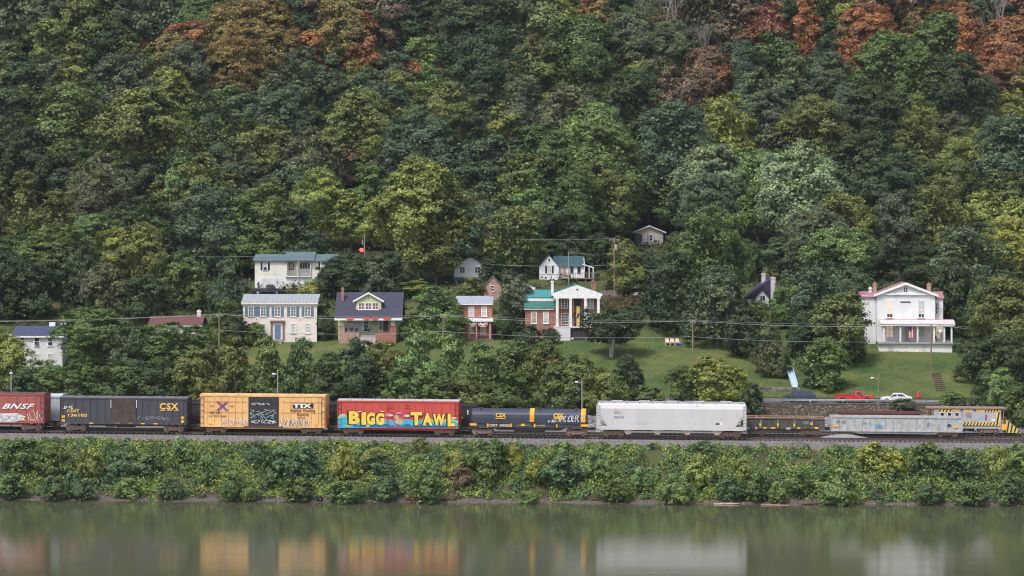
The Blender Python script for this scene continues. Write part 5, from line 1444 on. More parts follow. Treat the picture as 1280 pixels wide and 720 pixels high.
MB().box(X(1207), X(1209.2), -W/2-.04, -W/2-.031, 2.3, 2.8).box(X(1210), X(1212), -W/2-.04, -W/2-.031, 2.3, 2.8).build('pane', M('glass_pink', (0.35, 0.28, 0.3), .3), w_)
MB().box(X(1200.5), X(1202.5), -W/2-.03, -W/2-.002, 1.52, 2.95).build('door', M('door_grey', (0.3, 0.31, 0.34), .6), body)
lettering('CSX', .4, M('lettering_teal', (0.2, 0.42, 0.5), .6), body, X(1222), -W/2-.005, 2.0, bold=.02, width=.7)
MB().box(X(1238), X(1242), -W/2-.02, -W/2-.002, 1.75, 2.05).build('placard', INK, body)
MB().box(X(1230), X(1232), -W/2-.02, -W/2-.002, 1.9, 2.6).build('fire_extinguisher', M('purple_red', (0.3, .06, .15), .5), body)
m = MB()
for px_ in (1158.5, 1164.5, 1253): m.box(X(px_)-.05, X(px_)+.05, -W/2, -W/2+.1, .9, 3.35).box(X(px_)-.05, X(px_)+.05, W/2-.1, W/2, .9, 3.35)
m.box(X(1157), X(1166), -W/2, W/2, .8, .95).box(X(1250), X(1256), -W/2, W/2, .8, .95)
for z in (1.4, 1.85): m.box(X(1250), X(1256), -W/2, -W/2+.05, z-.03, z+.03).box(X(1157), X(1166), -W/2, -W/2+.05, z-.03, z+.03)
m.build('porch_frame', M('porch_rust', (0.42, 0.20, 0.09), .8, .4, 3.0), o)
MB().box(X(1250.5), X(1256), -W/2-.1, -W/2+.2, .6, 1.35).build('step', ORANGE, o)
bogie(o, -L/2+1.0); bogie(o, L/2-1.6)
MB().box(-.8, 1.0, -.6, .6, .35, .74).build('underframe', STEEL, o)
# ballast plow at its right end
o, L, k = railcar('track_plow', 1256, 1274, 338.6, 'yellow and black striped snow plow blade beside the maintenance car', 'track plow')
m = MB().loft([(-L/2, -1.5, .25), (-L/2, 1.5, .25), (-L/2, 1.5, 2.0), (-L/2, -1.5, 2.0)], [(L/2, -1.1, .15), (L/2, .3, .15), (L/2, .3, .55), (L/2, -1.1, .55)])
pb = m.build('blade', M('plow_yellow', (0.70, 0.55, 0.15), .65, .2, 2.0, dirt=.3), o)
mm = MB()
for i in range(4):
    t0, t1 = i/4+.03, i/4+.13
    def P_(t, s): 
        x = -L/2+L*t; y = -1.5+.4*t-.01; zt_ = 2.0-1.45*t; zb_ = .25-.1*t
        return (x, y, zb_+(zt_-zb_)*s)
    mm.v += [P_(t0, .02), P_(t1, .02), P_(t1+.12, .98), P_(t0+.12, .98)]; mm.f.append((4*i, 4*i+1, 4*i+2, 4*i+3))
mm.build('hazard_stripe', HK, pb)
MB().box(-L/2-.5, -L/2, -.2, .2, .7, 1.0).build('coupler', STEEL, o)
MB().box(-L/2, L/2-.3, -.6, .6, .02, .25).build('skid', STEEL, o)
# ------------------------------------------------------------------ houses
def house(px, row, label, rz=0.0, cat='house', name='house', Y=None):
    Y = Y_at(px, row, 372) if Y is None else Y
    o = empty(name, (PX(px, Y), Y, RZ(row, Y)), rz, label, cat)
    return o, Y/F, (lambda q: (q-px)*Y/F), (lambda r: (row-r)*Y/F)

def window(par, x0, x1, z0, z1, y=0.0, pane=GLASS, frame=WHITE, t=.10, mull=1, rail=1, label=None, name='window', sill=True):
    m = MB()
    m.box(x0-t, x0, y-.07, y-.002, z0-t, z1+t).box(x1, x1+t, y-.07, y-.002, z0-t, z1+t)
    m.box(x0, x1, y-.07, y-.002, z1, z1+t).box(x0, x1, y-.07, y-.002, z0-t, z0)
    w = .035
    for i in range(1, mull+1):
        x = x0+(x1-x0)*i/(mull+1); m.box(x-w, x+w, y-.05, y-.021, z0, z1)
    for i in range(1, rail+1):
        z = z0+(z1-z0)*i/(rail+1); m.box(x0, x1, y-.055, y-.022, z-w, z+w)
    o = m.build(name, frame, par)
    if label: o['label'] = label
    MB().box(x0, x1, y-.02, y-.003, z0, z1).build('pane', pane, o)
    if sill: MB().box(x0-t-.06, x1+t+.06, y-.14, y-.072, z0-t-.03, z0-t+.05).build('sill', frame, o)
    return o

def shutters(par, x0, x1, z0, z1, mat, w=.42, y=0.0, t=.12):
    for a, b in ((x0-t-w, x0-t), (x1+t, x1+t+w)):
        m = MB().box(a, b, y-.06, y-.003, z0-.08, z1+.08)
        for i in range(8): z = z0+(z1-z0)*i/7; m.box(a+.06, b-.06, y-.075, y-.061, z-.02, z+.03)
        m.build('shutter', mat, par)

def gable_x(name, x0, x1, y0, y1, ze, zr, mat, par, oh=.35, th=.16):
    # ridge parallel to x
    yc = (y0+y1)/2
    a, b = y0-oh, y1+oh; dz = (zr-ze)*oh/((y1-y0)/2)
    pts = [(a, ze-dz), (yc, zr), (b, ze-dz), (b, ze-dz-th), (yc, zr-th), (a, ze-dz-th)]
    return MB().prism(pts, x0-oh, x1+oh, 'x').build(name, mat, par)
def gable_y(name, x0, x1, y0, y1, ze, zr, mat, par, oh=.35, th=.16):
    xc = (x0+x1)/2; dz = (zr-ze)*oh/((x1-x0)/2)
    pts = [(x0-oh, ze-dz), (xc, zr), (x1+oh, ze-dz), (x1+oh, ze-dz-th), (xc, zr-th), (x0-oh, ze-dz-th)]
    return MB().prism(pts, y0-oh, y1, 'y').build(name, mat, par)
def walls(par, x0, x1, y0, y1, z0, z1, mat, gable=None, zr=None, name='wall'):
    m = MB()
    if gable == 'x': m.prism([(y0, z0), (y1, z0), (y1, z1), ((y0+y1)/2, zr), (y0, z1)], x0, x1, 'x')
    elif gable == 'y': m.prism([(x0, z0), (x1, z0), (x1, z1), ((x0+x1)/2, zr), (x0, z1)], y0, y1, 'y')
    else: m.box(x0, x1, y0, y1, z0, z1)
    return m.build(name, mat, par)
def chimney(par, x, y, z0, z1, mat, w=.7, d=.6, cap=True, name='chimney'):
    m = MB().box(x-w/2, x+w/2, y-d/2, y+d/2, z0, z1)
    if cap: m.box(x-w/2-.07, x+w/2+.07, y-d/2-.07, y+d/2+.07, z1-.25, z1-.1)
    c = m.build(name, mat, par)
    MB().tube((x, y, z1), (x, y, z1+.25), .14, .12, 8).build('flue', M('clay', (0.35, 0.2, 0.14)), c)
    return c

BRICK = brick_mat('red_brick', (0.33, 0.125, 0.085)); BRICK2 = brick_mat('orange_brick', (0.46, 0.17, 0.11)); BRICKP = brick_mat('pink_brick', (0.42, 0.24, 0.20))
W_SID = siding_mat('white_siding', (0.80, 0.80, 0.83))
SHING = M('dark_shingles', (0.055, 0.055, 0.085), .9, .3, 3.0, bump=.5)
BLUEROOF = M('blue_grey_shingles', (0.10, 0.12, 0.18), .85, .3, 3.0, bump=.4)
METALROOF = M('pale_metal_roof', (0.37, 0.39, 0.42), .5, .15, 1.5, metal=.2)

def ribs_on(par_roof, x0, x1, y0, y1, ze, zr, step, mat, oh=.35):
    m = MB(); yc = (y0+y1)/2; n = int((x1-x0)/step); dz = (zr-ze)*oh/((y1-y0)/2)
    for i in range(n+1):
        x = x0+(x1-x0)*i/n
        m.loft([(x-.03, y0-oh, ze-dz), (x+.03, y0-oh, ze-dz), (x+.03, y0-oh, ze-dz+.05), (x-.03, y0-oh, ze-dz+.05)], [(x-.03, yc, zr), (x+.03, yc, zr), (x+.03, yc, zr+.05), (x-.03, yc, zr+.05)])
    m.build('seam', mat, par_roof)

# A: white house at the left
o, k, X, Z = house(48, 462, 'white two storey house with dark blue roof at the left edge')
x0, x1, d = X(17), X(78), 7.0
ze, zr = Z(418.5), Z(408.5)
walls(o, x0, x1, 0, d, -2, ze, W_SID, 'x', zr-.2)
rf = gable_x('roof', x0, x1, 0, d, ze, zr, M('navy_shingles', (0.055, 0.065, 0.13), .85, .3, 3.0, bump=.4), o)
MB().box(x0-.3, x1+.3, -.42, -.36, ze-.42, ze-.16).build('gutter', WHITE, rf)
chimney(rf, X(74), d/2+.3, zr-.6, Z(401), M('white_chimney', (0.75, .74, .73), .8, .15), w=.75)
MB().box(X(56.5), X(64), d/2-.2, d/2+.5, zr-.4, Z(404)).build('roof_vent', WHITE, rf)
for a in (28, 46, 63):
    window(o, X(a)-.32, X(a)+.32, Z(432), Z(422), pane=GLASS, rail=1, mull=0)
    window(o, X(a)-.32, X(a)+.32, Z(453), Z(443), pane=BLIND, rail=1, mull=0)
MB().box(X(45.2), X(48.2), -.25, -.072, Z(432), Z(429)).build('air_conditioner', M('purple_grey', (0.15, .12, .2)), o)
wg = walls(o, X(3), X(17)-.01, 2, 6, -2, Z(425), W_SID, name='side_wing_wall')
MB().prism([(1.5, Z(425)), (6.4, Z(421)), (6.4, Z(420)), (1.5, Z(424))], X(2), X(17)-.02, 'x').build('side_wing_roof', M('white_roof', (0.6, .58, .6)), o)

# B: shuttered cream house
o, k, X, Z = house(350, 428, 'cream two storey house with blue grey shutters and blue door')
CREAM = siding_mat('cream_pink_wall', (0.80, 0.71, 0.65), .3)
x0, x1, d = X(303.5), X(396), 8.0
ze, zr = Z(377.5), Z(368.5)
walls(o, x0, x1, 0, d, -2, ze, CREAM, 'x', zr-.2)
rf = gable_x('roof', x0, x1, 0, d, ze, zr, METALROOF, o, oh=.25)
ribs_on(rf, x0-.2, x1+.2, 0, d, ze, zr, .6, METALROOF, .25)
MB().box(x0-.2, x1+.2, -.32, -.002, ze-.36, ze-.13).build('cornice', M('cream_trim', (0.80, 0.70, 0.62), .6, .1), o)
SH = M('shutter_blue_grey', (0.14, 0.19, 0.28), .6, .2)
for a in (313.8, 329, 347, 366.5, 384.5):
    window(o, X(a)-.38, X(a)+.38, Z(395), Z(384), pane=M('glass_grey', (0.16, .18, .2), .15, .4, 3.0), mull=1, rail=2); shutters(o, X(a)-.38, X(a)+.38, Z(395), Z(384), SH, w=.46)
for a, p_ in ((313.5, GLASS), (329, BLIND), (366.5, BLIND), (384.5, BLIND)):
    window(o, X(a)-.36, X(a)+.36, Z(416), Z(405), pane=p_, mull=0 if p_ is BLIND else 1, rail=2)
dr = MB().box(X(343.5), X(350.5), -.08, -.003, .55, Z(406)).build('door', M('door_blue', (0.12, 0.20, 0.34), .5, .2), o)
MB().ball((X(350), -.12, 1.5), .05).build('handle', GOLD, dr)
MB().box(X(338.5), X(340.3), -.22, -.003, .5, Z(402.5)).box(X(353.5), X(355.3), -.22, -.003, .5, Z(402.5)).box(X(337.5), X(356.3), -.35, -.003, Z(402.4), Z(400.6)).build('door_surround', M('trim_brown', (0.2, .13, .11)), o)
MB().box(X(341), X(353), -1.3, 0, -.5, .25).box(X(341), X(353), -.8, 0, .25, .5).build('front_step', M('stone_step', (0.33, .29, .27), .9, .3), o)
MB().box(X(368.5), X(371), -.04, -.003, Z(426.5), Z(421.5)).box(X(320.3), X(321.3), -.08, -.003, Z(399.5), Z(398)).box(X(374.6), X(375.8), -.08, -.003, Z(400.5), Z(399)).build('wall_plate', M('dull_brown', (0.28, .2, .17)), o)

# C: dormered bungalow
o, k, X, Z = house(460, 430, 'yellow green bungalow with dark roof, gabled dormer and brick porch')
YW = siding_mat('yellow_green_siding', (0.56, 0.58, 0.34))
d = 10.0
ze, zr = Z(396), Z(366.5)
walls(o, X(421.5), X(496), 2.4, d, -2, ze-.05, YW, 'x', zr-1.1)
rf = gable_x('roof', X(421.5), X(500), 0, d, ze, zr, SHING, o, oh=.4)
MB().box(X(418), X(503), -.50, -.405, ze-.55, ze-.18).build('gutter', WHITE, rf)
MB().box(X(423.5), X(496), 0, .3, Z(401), ze-.25).build('porch_beam', YW, o)
for a, b in ((424, 431), (487.5, 495)):
    MB().box(X(a), X(b), -.05, .75, -1.5, Z(408)).box(X(a)-.05, X(b)+.05, -.1, .8, Z(408), Z(407)).build('brick_pier', BRICKP if a < 430 else BRICK, o)
    MB().box(X(a+1.2), X(b-1.2), .05, .55, Z(407)+.002, Z(401)).build('porch_column', YW, o)
MB().box(X(431), X(449), 0, .3, -1.5, Z(415.5)).box(X(431), X(449), -.05, .35, Z(415.5), Z(414.7)).build('porch_wall', BRICKP, o)
MB().box(X(470), X(487.5), 0, .3, -1.5, Z(415.5)).box(X(470), X(487.5), -.05, .35, Z(415.5), Z(414.7)).build('porch_wall', BRICK, o)
MB().box(X(424), X(495), .35, 2.4, -1.5, Z(418.5)).build('porch_floor', M('porch_grey', (0.3, .29, .28)), o)
st = MB()
for i in range(6): st.box(X(449.3), X(469.7), -1.6+i*.3, .3, -1.0, -.2+i*.27)
st.build('porch_steps', M('steps_pink_grey', (0.45, .37, .35), .9, .2), o)
for a in (435, 442.2, 449.4, 456.6):
    window(o, X(a)-.34, X(a)+.34, Z(415), Z(402.5), y=2.4, pane=BLIND if a < 455 else GLASS, mull=0, rail=2)
dr = MB().box(X(478), X(484), 2.3, 2.397, Z(418), Z(402)).build('door', M('door_brown2', (0.12, .05, .04), .5), o)
MB().box(X(482.6), X(483.2), 2.25, 2.29, Z(411), Z(410.3)).build('handle', GOLD, dr)
window(o, X(473.5), X(476.5), Z(413), Z(403), y=2.4, mull=0); window(o, X(485), X(486.8), Z(413), Z(403), y=2.4, mull=0)
BUN_R = M('bunting_red', (0.65, .06, .05)); BUN_W = M('bunting_white', (0.75, .74, .72)); BUN_B = M('bunting_blue', (0.06, .08, .25))
def bunting(par, x, y, z, w):
    b_ = empty('bunting', (0, 0, 0)); b_.parent = None
    return None
for a in (438, 458.5, 468.5, 484):
    w_ = .75
    pts = [(X(a)-w_, Z(396.6))]+[(X(a)-w_*math.cos(math.pi*i/8), Z(396.6)-.42*math.sin(math.pi*i/8)) for i in range(1, 8)]+[(X(a)+w_, Z(396.6))]
    q = MB().prism(pts, -.56, -.52); qq = q.build('porch_bunting', BUN_R, None); qq.location = o.location
    tag(qq, {438: 'red bunting on the bungalow eave, leftmost of the four', 458.5: 'red bunting on the bungalow eave left of the middle pair', 468.5: 'red bunting on the bungalow eave, third from the left', 484: 'red bunting on the bungalow eave, rightmost of the four'}[a], 'bunting', 'buntings on the bungalow eave')
# flower pots on the porch wall
for a, lab in ((432.5, 'leafy potted plant on the bungalow porch wall, far left'), (439, 'leafy potted plant on the bungalow porch wall, second'), (445.5, 'leafy potted plant nearest left of the porch steps'), (461, 'small potted plant beside the bungalow porch steps')):
    t_ = empty('potted_plant', (o.location.x+X(a), o.location.y+.15, o.location.z+Z(414.7)), 0, lab, 'potted plant', 'potted plants on the bungalow porch')
    MB().tube((0, 0, 0), (0, 0, .22), .13, .18, 8).build('pot', M('pot_dark', (0.06, .06, .08)), t_)
    V_, F_ = quads_from(np.random.default_rng(int(a)).normal(size=(60, 3))*np.array([.16, .12, .14])+np.array([0, 0, .42]), np.random.default_rng(int(a)+1).normal(size=(60, 3)), np.full(60, .16), np.random.default_rng(2))
    q = bpy.data.objects.new('foliage', np_mesh('foliage', V_, F_, LEAF)); COL.objects.link(q); q.parent = t_; q.color = (.05, .09, .05, 1)
# dormer
dz0, dze, dzr = Z(389), Z(375.5), Z(366)
dy = 1.5
MB().prism([(X(444), dz0-.3), (X(476), dz0-.3), (X(476), dze), (X(460), dzr-.15), (X(444), dze)], dy, 5.0).build('dormer_wall', YW, rf)
dr_ = gable_y('dormer_roof', X(443.5), X(476.5), dy, 5.0, dze, dzr, SHING, rf, oh=.25, th=.14)
fm = MB(); xa, xb, xc = X(440.5), X(479.5), X(460)
for s, xe in ((-1, xa), (1, xb)):
    fm.loft([(xe, dy-.34, dze-.40), (xe, dy-.26, dze-.40), (xe, dy-.26, dze-.08), (xe, dy-.34, dze-.08)], [(xc, dy-.34, dzr-.22), (xc, dy-.26, dzr-.22), (xc, dy-.26, dzr+.06), (xc, dy-.34, dzr+.06)])
fm.build('bargeboard', WHITE, dr_)
for a in (451, 459.7, 468.5): window(rf, X(a)-.40, X(a)+.40, Z(387), Z(379.5), y=dy, pane=M('glass_mauve', (0.22, .12, .16), .2, .6, 6.0), mull=1, rail=1)
MB().box(X(459.6), X(460.4), dy-.06, dy-.003, Z(374), Z(370)).build('gable_bracket', M('bracket', (0.25, .2, .14)), rf)
chimney(rf, X(426.5), 3.4, Z(377), Z(361), BRICK, w=.42, d=.5)

# D: small red brick house with silver roof
o, k, X, Z = house(593, 426, 'small orange red brick house with silver roof and patriotic porch bunting')
x0, x1, d = X(571), X(615), 6.0
ze, zr = Z(378.8), Z(371)
walls(o, x0, x1, 1.8, 1.8+d, -2, ze, BRICK2, 'x', zr-.2)
rf = gable_x('roof', x0, x1, 1.8, 1.8+d, ze, zr, M('silver_roof', (0.42, .45, .52), .4, .15, 1.5, metal=.3), o, oh=.2)
MB().box(x0-.1, x1+.1, 1.45, 1.79, ze-.35, ze-.17).build('cornice', WHITE, o)
for a in (589, 605): window(o, X(a)-.36, X(a)+.36, Z(395.5), Z(384.5), y=1.8, pane=BLIND, mull=0, rail=1)
window(o, X(589)-.34, X(589)+.34, Z(417), Z(407), y=1.8, pane=BLIND, mull=1); window(o, X(604)-.36, X(604)+.36, Z(418), Z(408), y=1.8, pane=BLIND, mull=0)
MB().prism([(-.25, Z(400.8)), (1.79, Z(398)), (1.79, Z(399.2)), (-.25, Z(402.3))], X(585), X(616.5), 'x').build('porch_roof', M('white_roof', (0.6, .58, .6)), o)
for a in (586.5, 595.5, 612.5): MB().box(X(a)-.11, X(a)+.11, 0, .2, .3, Z(402.2)).build('porch_post', M('post_pink', (0.5, .3, .25), .7), o)
MB().box(X(584), X(617), -.2, 1.79, -1.5, .3).build('porch_base', M('rubble_stone', (0.18, .15, .14), .95, .6, 5.0), o)
MB().box(X(587), X(612), .02, .1, .8, .86).box(X(587), X(612), .02, .1, 1.25, 1.31).build('porch_rail', M('rail_red', (0.35, .12, .1)), o)
chimney(rf, X(613), 4.8, Z(378), Z(360), BRICKP, w=.55)
for a, nm in ((589.5, 'red white and blue bunting at the left of the brick house porch'), (603.5, 'larger round bunting on the brick house porch')):
    t_ = empty('bunting', (o.location.x+X(a), o.location.y-.12, o.location.z+Z(402.6)), 0, nm, 'bunting', 'buntings on the brick house porch')
    for r0, r1, m_ in ((0.0, .25, BUN_B), (.25, .55, BUN_W), (.55, .72, BUN_R), (.72, .82, BUN_W)):
        q = MB(); n_ = 10
        for i in range(n_+1):
            an = math.pi+math.pi*i/n_; q.v += [(r0*math.cos(an), .02*math.sin(i*2.0), r0*math.sin(an)), (r1*math.cos(an), .04*math.sin(i*2.0), r1*math.sin(an))]
        for i in range(n_): q.f.append((2*i, 2*i+1, 2*i+3, 2*i+2))
        q.build('fan', m_, t_)

# E: columned brick house with green roofed wing
o, k, X, Z = house(721, 426, 'brick house with white columned temple front and teal roofed wing')
TEAL_R = M('teal_metal_roof', (0.05, 0.25, 0.26), .5, .2, 1.5); TEAL_D = M('green_roof', (0.04, .15, .13), .5, .25, 1.5)
y1 = 1.9
walls(o, X(696), X(748), y1, y1+8, -2, Z(370), BRICK, name='wall')
MB().prism([(X(689.5), Z(370)), (X(753), Z(370)), (X(753), Z(367.3)), (X(721.2), Z(356.3)), (X(689.5), Z(367.3))], 0, .5).build('pediment', WHITE, o)
gr = gable_y('roof', X(692), X(750.5), .35, y1+8, Z(367.6), Z(356.2), TEAL_D, o, oh=.3, th=.12)
MB().prism(ell(X(721.5), Z(362), .16, .16), -.02, -.004).build('round_vent', BLACKP, o)
MB().box(X(692), X(751), -.02, .6, Z(373), Z(370)-.002).build('entablature', WHITE, o)
for a in (696.5, 713.3, 731.8, 748):
    c_ = MB().box(X(a)-.21, X(a)+.21, .02, .44, Z(408), Z(373)-.002).box(X(a)-.27, X(a)+.27, -.04, .5, Z(374.5), Z(373)-.003).box(X(a)-.27, X(a)+.27, -.04, .5, Z(408)-.05, Z(406.5)).build('column', WHITE, o)
MB().box(X(692), X(752), -.05, y1, Z(410), Z(408)-.052).build('porch_floor', M('porch_white', (0.6, .58, .56)), o)
MB().box(X(693), X(713), -.03, y1, -1.5, Z(410)-.002).build('porch_base', M('white_plaster', (0.66, .65, .67), .8, .1), o)
MB().box(X(713.2), X(736), .3, y1, -1.5, Z(410)-.003).build('porch_base', M('dark_lattice', (0.05, .045, .05), .9, .4), o)
MB().box(X(736.2), X(752), .3, y1, -1.5, Z(410)-.003).build('porch_base', BRICK, o)
for a, zb_, zt_ in ((706, 385, 371.8), (738.5, 386, 371.8)): window(o, X(a)-.42, X(a)+.42, Z(zb_), Z(zt_+2), y=y1, pane=GLASS if a < 720 else BLIND, mull=1, rail=3)
for a in (706.5, 738.5): window(o, X(a)-.46, X(a)+.46, Z(406), Z(392.5), y=y1, pane=GLASS, mull=2, rail=3, name='french_door', sill=False)
MB().box(X(717.5), X(726), y1-.04, y1-.003, Z(384), Z(373.2)).build('upper_opening', BLACKP, o)
dr = MB().box(X(718), X(728), y1-.05, y1-.003, Z(408), Z(391)).build('door', M('door_maroon', (0.10, .03, .03)), o)
MB().box(X(719), X(721), y1-.07, y1-.051, Z(406), Z(394)).box(X(725), X(727), y1-.07, y1-.051, Z(406), Z(394)).build('glazing', GLASS, dr)
MB().box(X(720.7), X(724.8), .8, .95, Z(408), Z(383)).box(X(716.5), X(718), y1-.12, y1-.06, Z(391), Z(373.5)).build('plywood_panel', M('plywood', (0.66, .45, .20), .8, .3), o)
chimney(gr, X(743), 5.0, Z(366), Z(352), BRICK, w=.75)
# wing
wy = 1.6
walls(o, X(656.5), X(696)-.01, wy, wy+7, -2, Z(386.5), BRICK, name='wing_wall')
MB().box(X(655), X(693), wy-.3, wy-.002, Z(387.3), Z(385.7)).build('wing_cornice', WHITE, o)
MB().prism([(wy-.3, Z(385.5)), (wy+1.9, Z(375.5)), (wy+1.9, Z(377)), (wy-.3, Z(386.3))], X(655.5), X(695.5), 'x').build('lower_roof', TEAL_D, o)
MB().box(X(657), X(695.8), wy+1.6, wy+1.9, Z(377), Z(372.3)).build('upper_wall', WHITE, o)
MB().prism([(wy+1.5, Z(371.8)), (wy+5, Z(363.5)), (wy+8, Z(368)), (wy+8, Z(369)), (wy+5, Z(364.6)), (wy+1.5, Z(372.8))], X(650), X(697), 'x').build('upper_roof', TEAL_R, o)
for a in (667.5, 682.5): 
    window(o, X(a)-.38, X(a)+.38, Z(404.5), Z(391), y=wy, pane=M('glass_tan', (0.4, .34, .28), .3, .4, 2.0) if a < 670 else BLIND, mull=0, rail=1)
window(o, X(678), X(687), Z(417), Z(412.5), y=wy, mull=1, rail=0, frame=M('trim_brown', (0.2, .13, .11)))
chimney(o, X(691), wy+3.5, Z(372), Z(352), M('white_chimney', (0.75, .74, .73), .8, .15), w=.42)
# people-free lamp globes by the steps
for a, lab in ((715.5, 'white lamp globe on a short post left of the porch steps'), (733.5, 'white lamp globe on a short post right of the porch steps')):
    t_ = empty('lamp_globe', (o.location.x+X(a), o.location.y-.5, o.location.z), 0, lab, 'lamp', 'lamp globes at the columned house')
    MB().tube((0, 0, -1.2), (0, 0, .15), .05, n=6).build('post', STEEL, t_); MB().ball((0, 0, .32), .2, n=10, m=8).build('globe', M('globe_white', (0.7, .72, .8), .4), t_)

# F: white gabled cottage with teal roof
o, k, X, Z = house(686, 350, 'white cottage with steep front gable, teal roof and wooden deck')
gable_d = 5.0
walls(o, X(674), X(698.5), 0, gable_d, -2.5, Z(332), W_SID, 'y', Z(319.3))
gable_y('gable_roof', X(674), X(698.5), 0, gable_d, Z(332), Z(318.3), BLUEROOF, o, oh=.2, th=.12)
window(o, X(684.5), X(689), Z(341), Z(332.5), pane=BLIND, mull=1, rail=1)
shutters(o, X(684.5), X(689), Z(341), Z(332.5), BLACKP, w=.32, t=.1)
window(o, X(685.5), X(687.5), Z(326.5), Z(323.5), mull=0, rail=0, sill=False)
MB().box(X(675.5), X(697), -.08, -.003, Z(342.5), Z(341.8)).build('belt_trim', WHITE, o)
walls(o, X(698.5)+.01, X(731), 1.5, 6.5, -2, Z(331), W_SID, 'x', Z(322))
gable_x('roof', X(694), X(728), 1.5, 6.5, Z(331), Z(320.5), M('dark_teal_roof', (0.035, .085, .10), .6, .3, 2.0), o, oh=.3)
for a in (715, 724): window(o, X(a)-.18, X(a)+.18, Z(341), Z(333), y=1.5, pane=GLASS, mull=0, rail=1, frame=BLACKP)
dr = MB().box(X(703.5), X(707.5), 1.44, 1.497, Z(346), Z(335)).build('door', M('door_tan', (0.5, .3, .2)), o)
MB().ball((X(707), 1.4, Z(341)), .05).build('handle', GOLD, dr)
MB().prism([(X(728), Z(331)), (X(742.5), Z(335.5)), (X(742.5), Z(334.5)), (X(728), Z(329.8))], .5, 5).build('porch_roof', WHITE, o)
for a in (730.5, 736.5, 741.5): MB().box(X(a)-.07, X(a)+.07, .5, .64, Z(347.5), Z(335.2) if a > 740 else Z(333)).build('porch_post', WHITE, o)
MB().box(X(731.2), X(741), 3.2, 3.4, Z(346), Z(335.4)).build('porch_screen', M('screen_dark', (0.04, .045, .06), .6), o)
dk = MB().box(X(697), X(745), -.6, 1.49, Z(348.5), Z(347.5)).build('deck', M('deck_wood', (0.22, .17, .15), .9, .3), o)
q = MB()
for i in range(22): q.box(X(697)+i*.31, X(697)+i*.31+.06, -.55, -.48, Z(347.5), Z(341.5))
q.box(X(697), X(746), -.58, -.46, Z(341.5), Z(340.8)); q.build('deck_railing', M('deck_wood2', (0.28, .24, .24), .9, .3), o)
for i in range(5): MB().box(X(699)+i*1.5, X(699)+i*1.5+.14, -.5, -.36, -2.5, Z(348.6)).build('deck_post', WOODP, o)

# G: upper cream house above the shuttered one
o, k, X, Z = house(369, 360.5, 'long cream house with teal grey roof, balcony and white garage level')
YC = siding_mat('cream_yellow_siding', (0.80, .77, .67)); TG = M('teal_grey_shingles', (0.10, .15, .17), .85, .25, 3.0)
d = 7.0
walls(o, X(318.5), X(358), 0, d, Z(345.5), Z(325), YC); walls(o, X(388.6), X(420), 0, d, Z(345.5), Z(325), YC)
walls(o, X(358)+.01, X(388.6)-.01, 1.2, d, Z(345.5), Z(325), YC)
walls(o, X(318.5), X(420), .002, d-.2, -2, Z(345.5)-.002, WHITE, name='lower_wall')
gable_x('roof', X(319), X(355), 0, d, Z(325), Z(318), TG, o); gable_x('roof', X(391), X(419.5), 0, d, Z(325), Z(318), TG, o)
cr_ = gable_x('centre_roof', X(358), X(391), -.4, d+.4, Z(324.6), Z(315), TG, o, oh=.3)
window(o, X(329), X(334), Z(337), Z(328.5), mull=0, rail=1, pane=BLIND); shutters(o, X(329), X(334), Z(337), Z(328.5), BLACKP, w=.32)
MB().box(X(330), X(333.2), -.2, -.072, Z(337), Z(334)).build('air_conditioner', BLACKP, o)
window(o, X(401), X(406), Z(337), Z(328.5), mull=0, rail=1, pane=BLIND); shutters(o, X(401), X(406), Z(337), Z(328.5), BLACKP, w=.3)
window(o, X(361.5), X(365.5), Z(337), Z(329.5), y=1.2, mull=0, rail=0, frame=M('trim_maroon', (0.16, .05, .05)), pane=BLIND)
window(o, X(374), X(387), Z(336), Z(329), y=1.2, mull=3, rail=0, pane=GLASS)
for a in (358.6, 371.5, 388): MB().box(X(a)-.07, X(a)+.07, -.3, -.16, Z(345), Z(325.4)).build('balcony_post', WHITE, o)
MB().box(X(357), X(389), -.4, 1.19, Z(346.2), Z(345)).build('balcony_floor', WHITE, o)
q = MB()
for i in range(26): x = X(358)+i*(X(389)-X(358))/26; q.box(x, x+.05, -.3, -.25, Z(345), Z(338.5))
q.box(X(358), X(389), -.33, -.22, Z(338.7), Z(338)); q.build('balcony_railing', GREYMETAL, o)
gd = MB().box(X(328), X(351.5), -.05, -.003, 0, Z(347.5))
for i in range(1, 4): gd.box(X(328), X(351.5), -.07, -.051, Z(347.5)*i/4-.03, Z(347.5)*i/4+.03)
gd.build('garage_door', M('garage_white', (0.68, .67, .68)), o)
MB().box(X(327), X(328)-.002, -.1, -.003, 0, Z(346.5)).box(X(351.5)+.002, X(352.5), -.1, -.003, 0, Z(346.5)).build('garage_trim', WHITE, o)

# H: tan gabled house
o, k, X, Z = house(811, 306, 'small tan gabled house half hidden by trees on the hillside')
TAN = siding_mat('tan_siding', (0.46, .40, .37))
walls(o, X(794), X(829), 0, 8, -3, Z(289.5), TAN, 'y', Z(283))
rf = gable_y('roof', X(794), X(829), 0, 8, Z(289.5), Z(282.2), M('brown_shingles', (0.14, .12, .12), .9, .2, 3.0), o, oh=.4)
q = MB(); xa, xb, xc = X(790.5), X(832.5), X(811.5)
for xe in (xa, xb): q.loft([(xe, -.46, Z(291.6)), (xe, -.41, Z(291.6)), (xe, -.41, Z(290.1)), (xe, -.46, Z(290.1))], [(xc, -.46, Z(283.2)), (xc, -.41, Z(283.2)), (xc, -.41, Z(281.6)), (xc, -.46, Z(281.6))])
q.build('bargeboard', M('trim_pale', (0.62, .6, .6)), rf)
for a in (806, 814): window(o, X(a)-.24, X(a)+.24, Z(301), Z(294), mull=0, rail=1, pane=BLIND if a < 810 else GLASS)
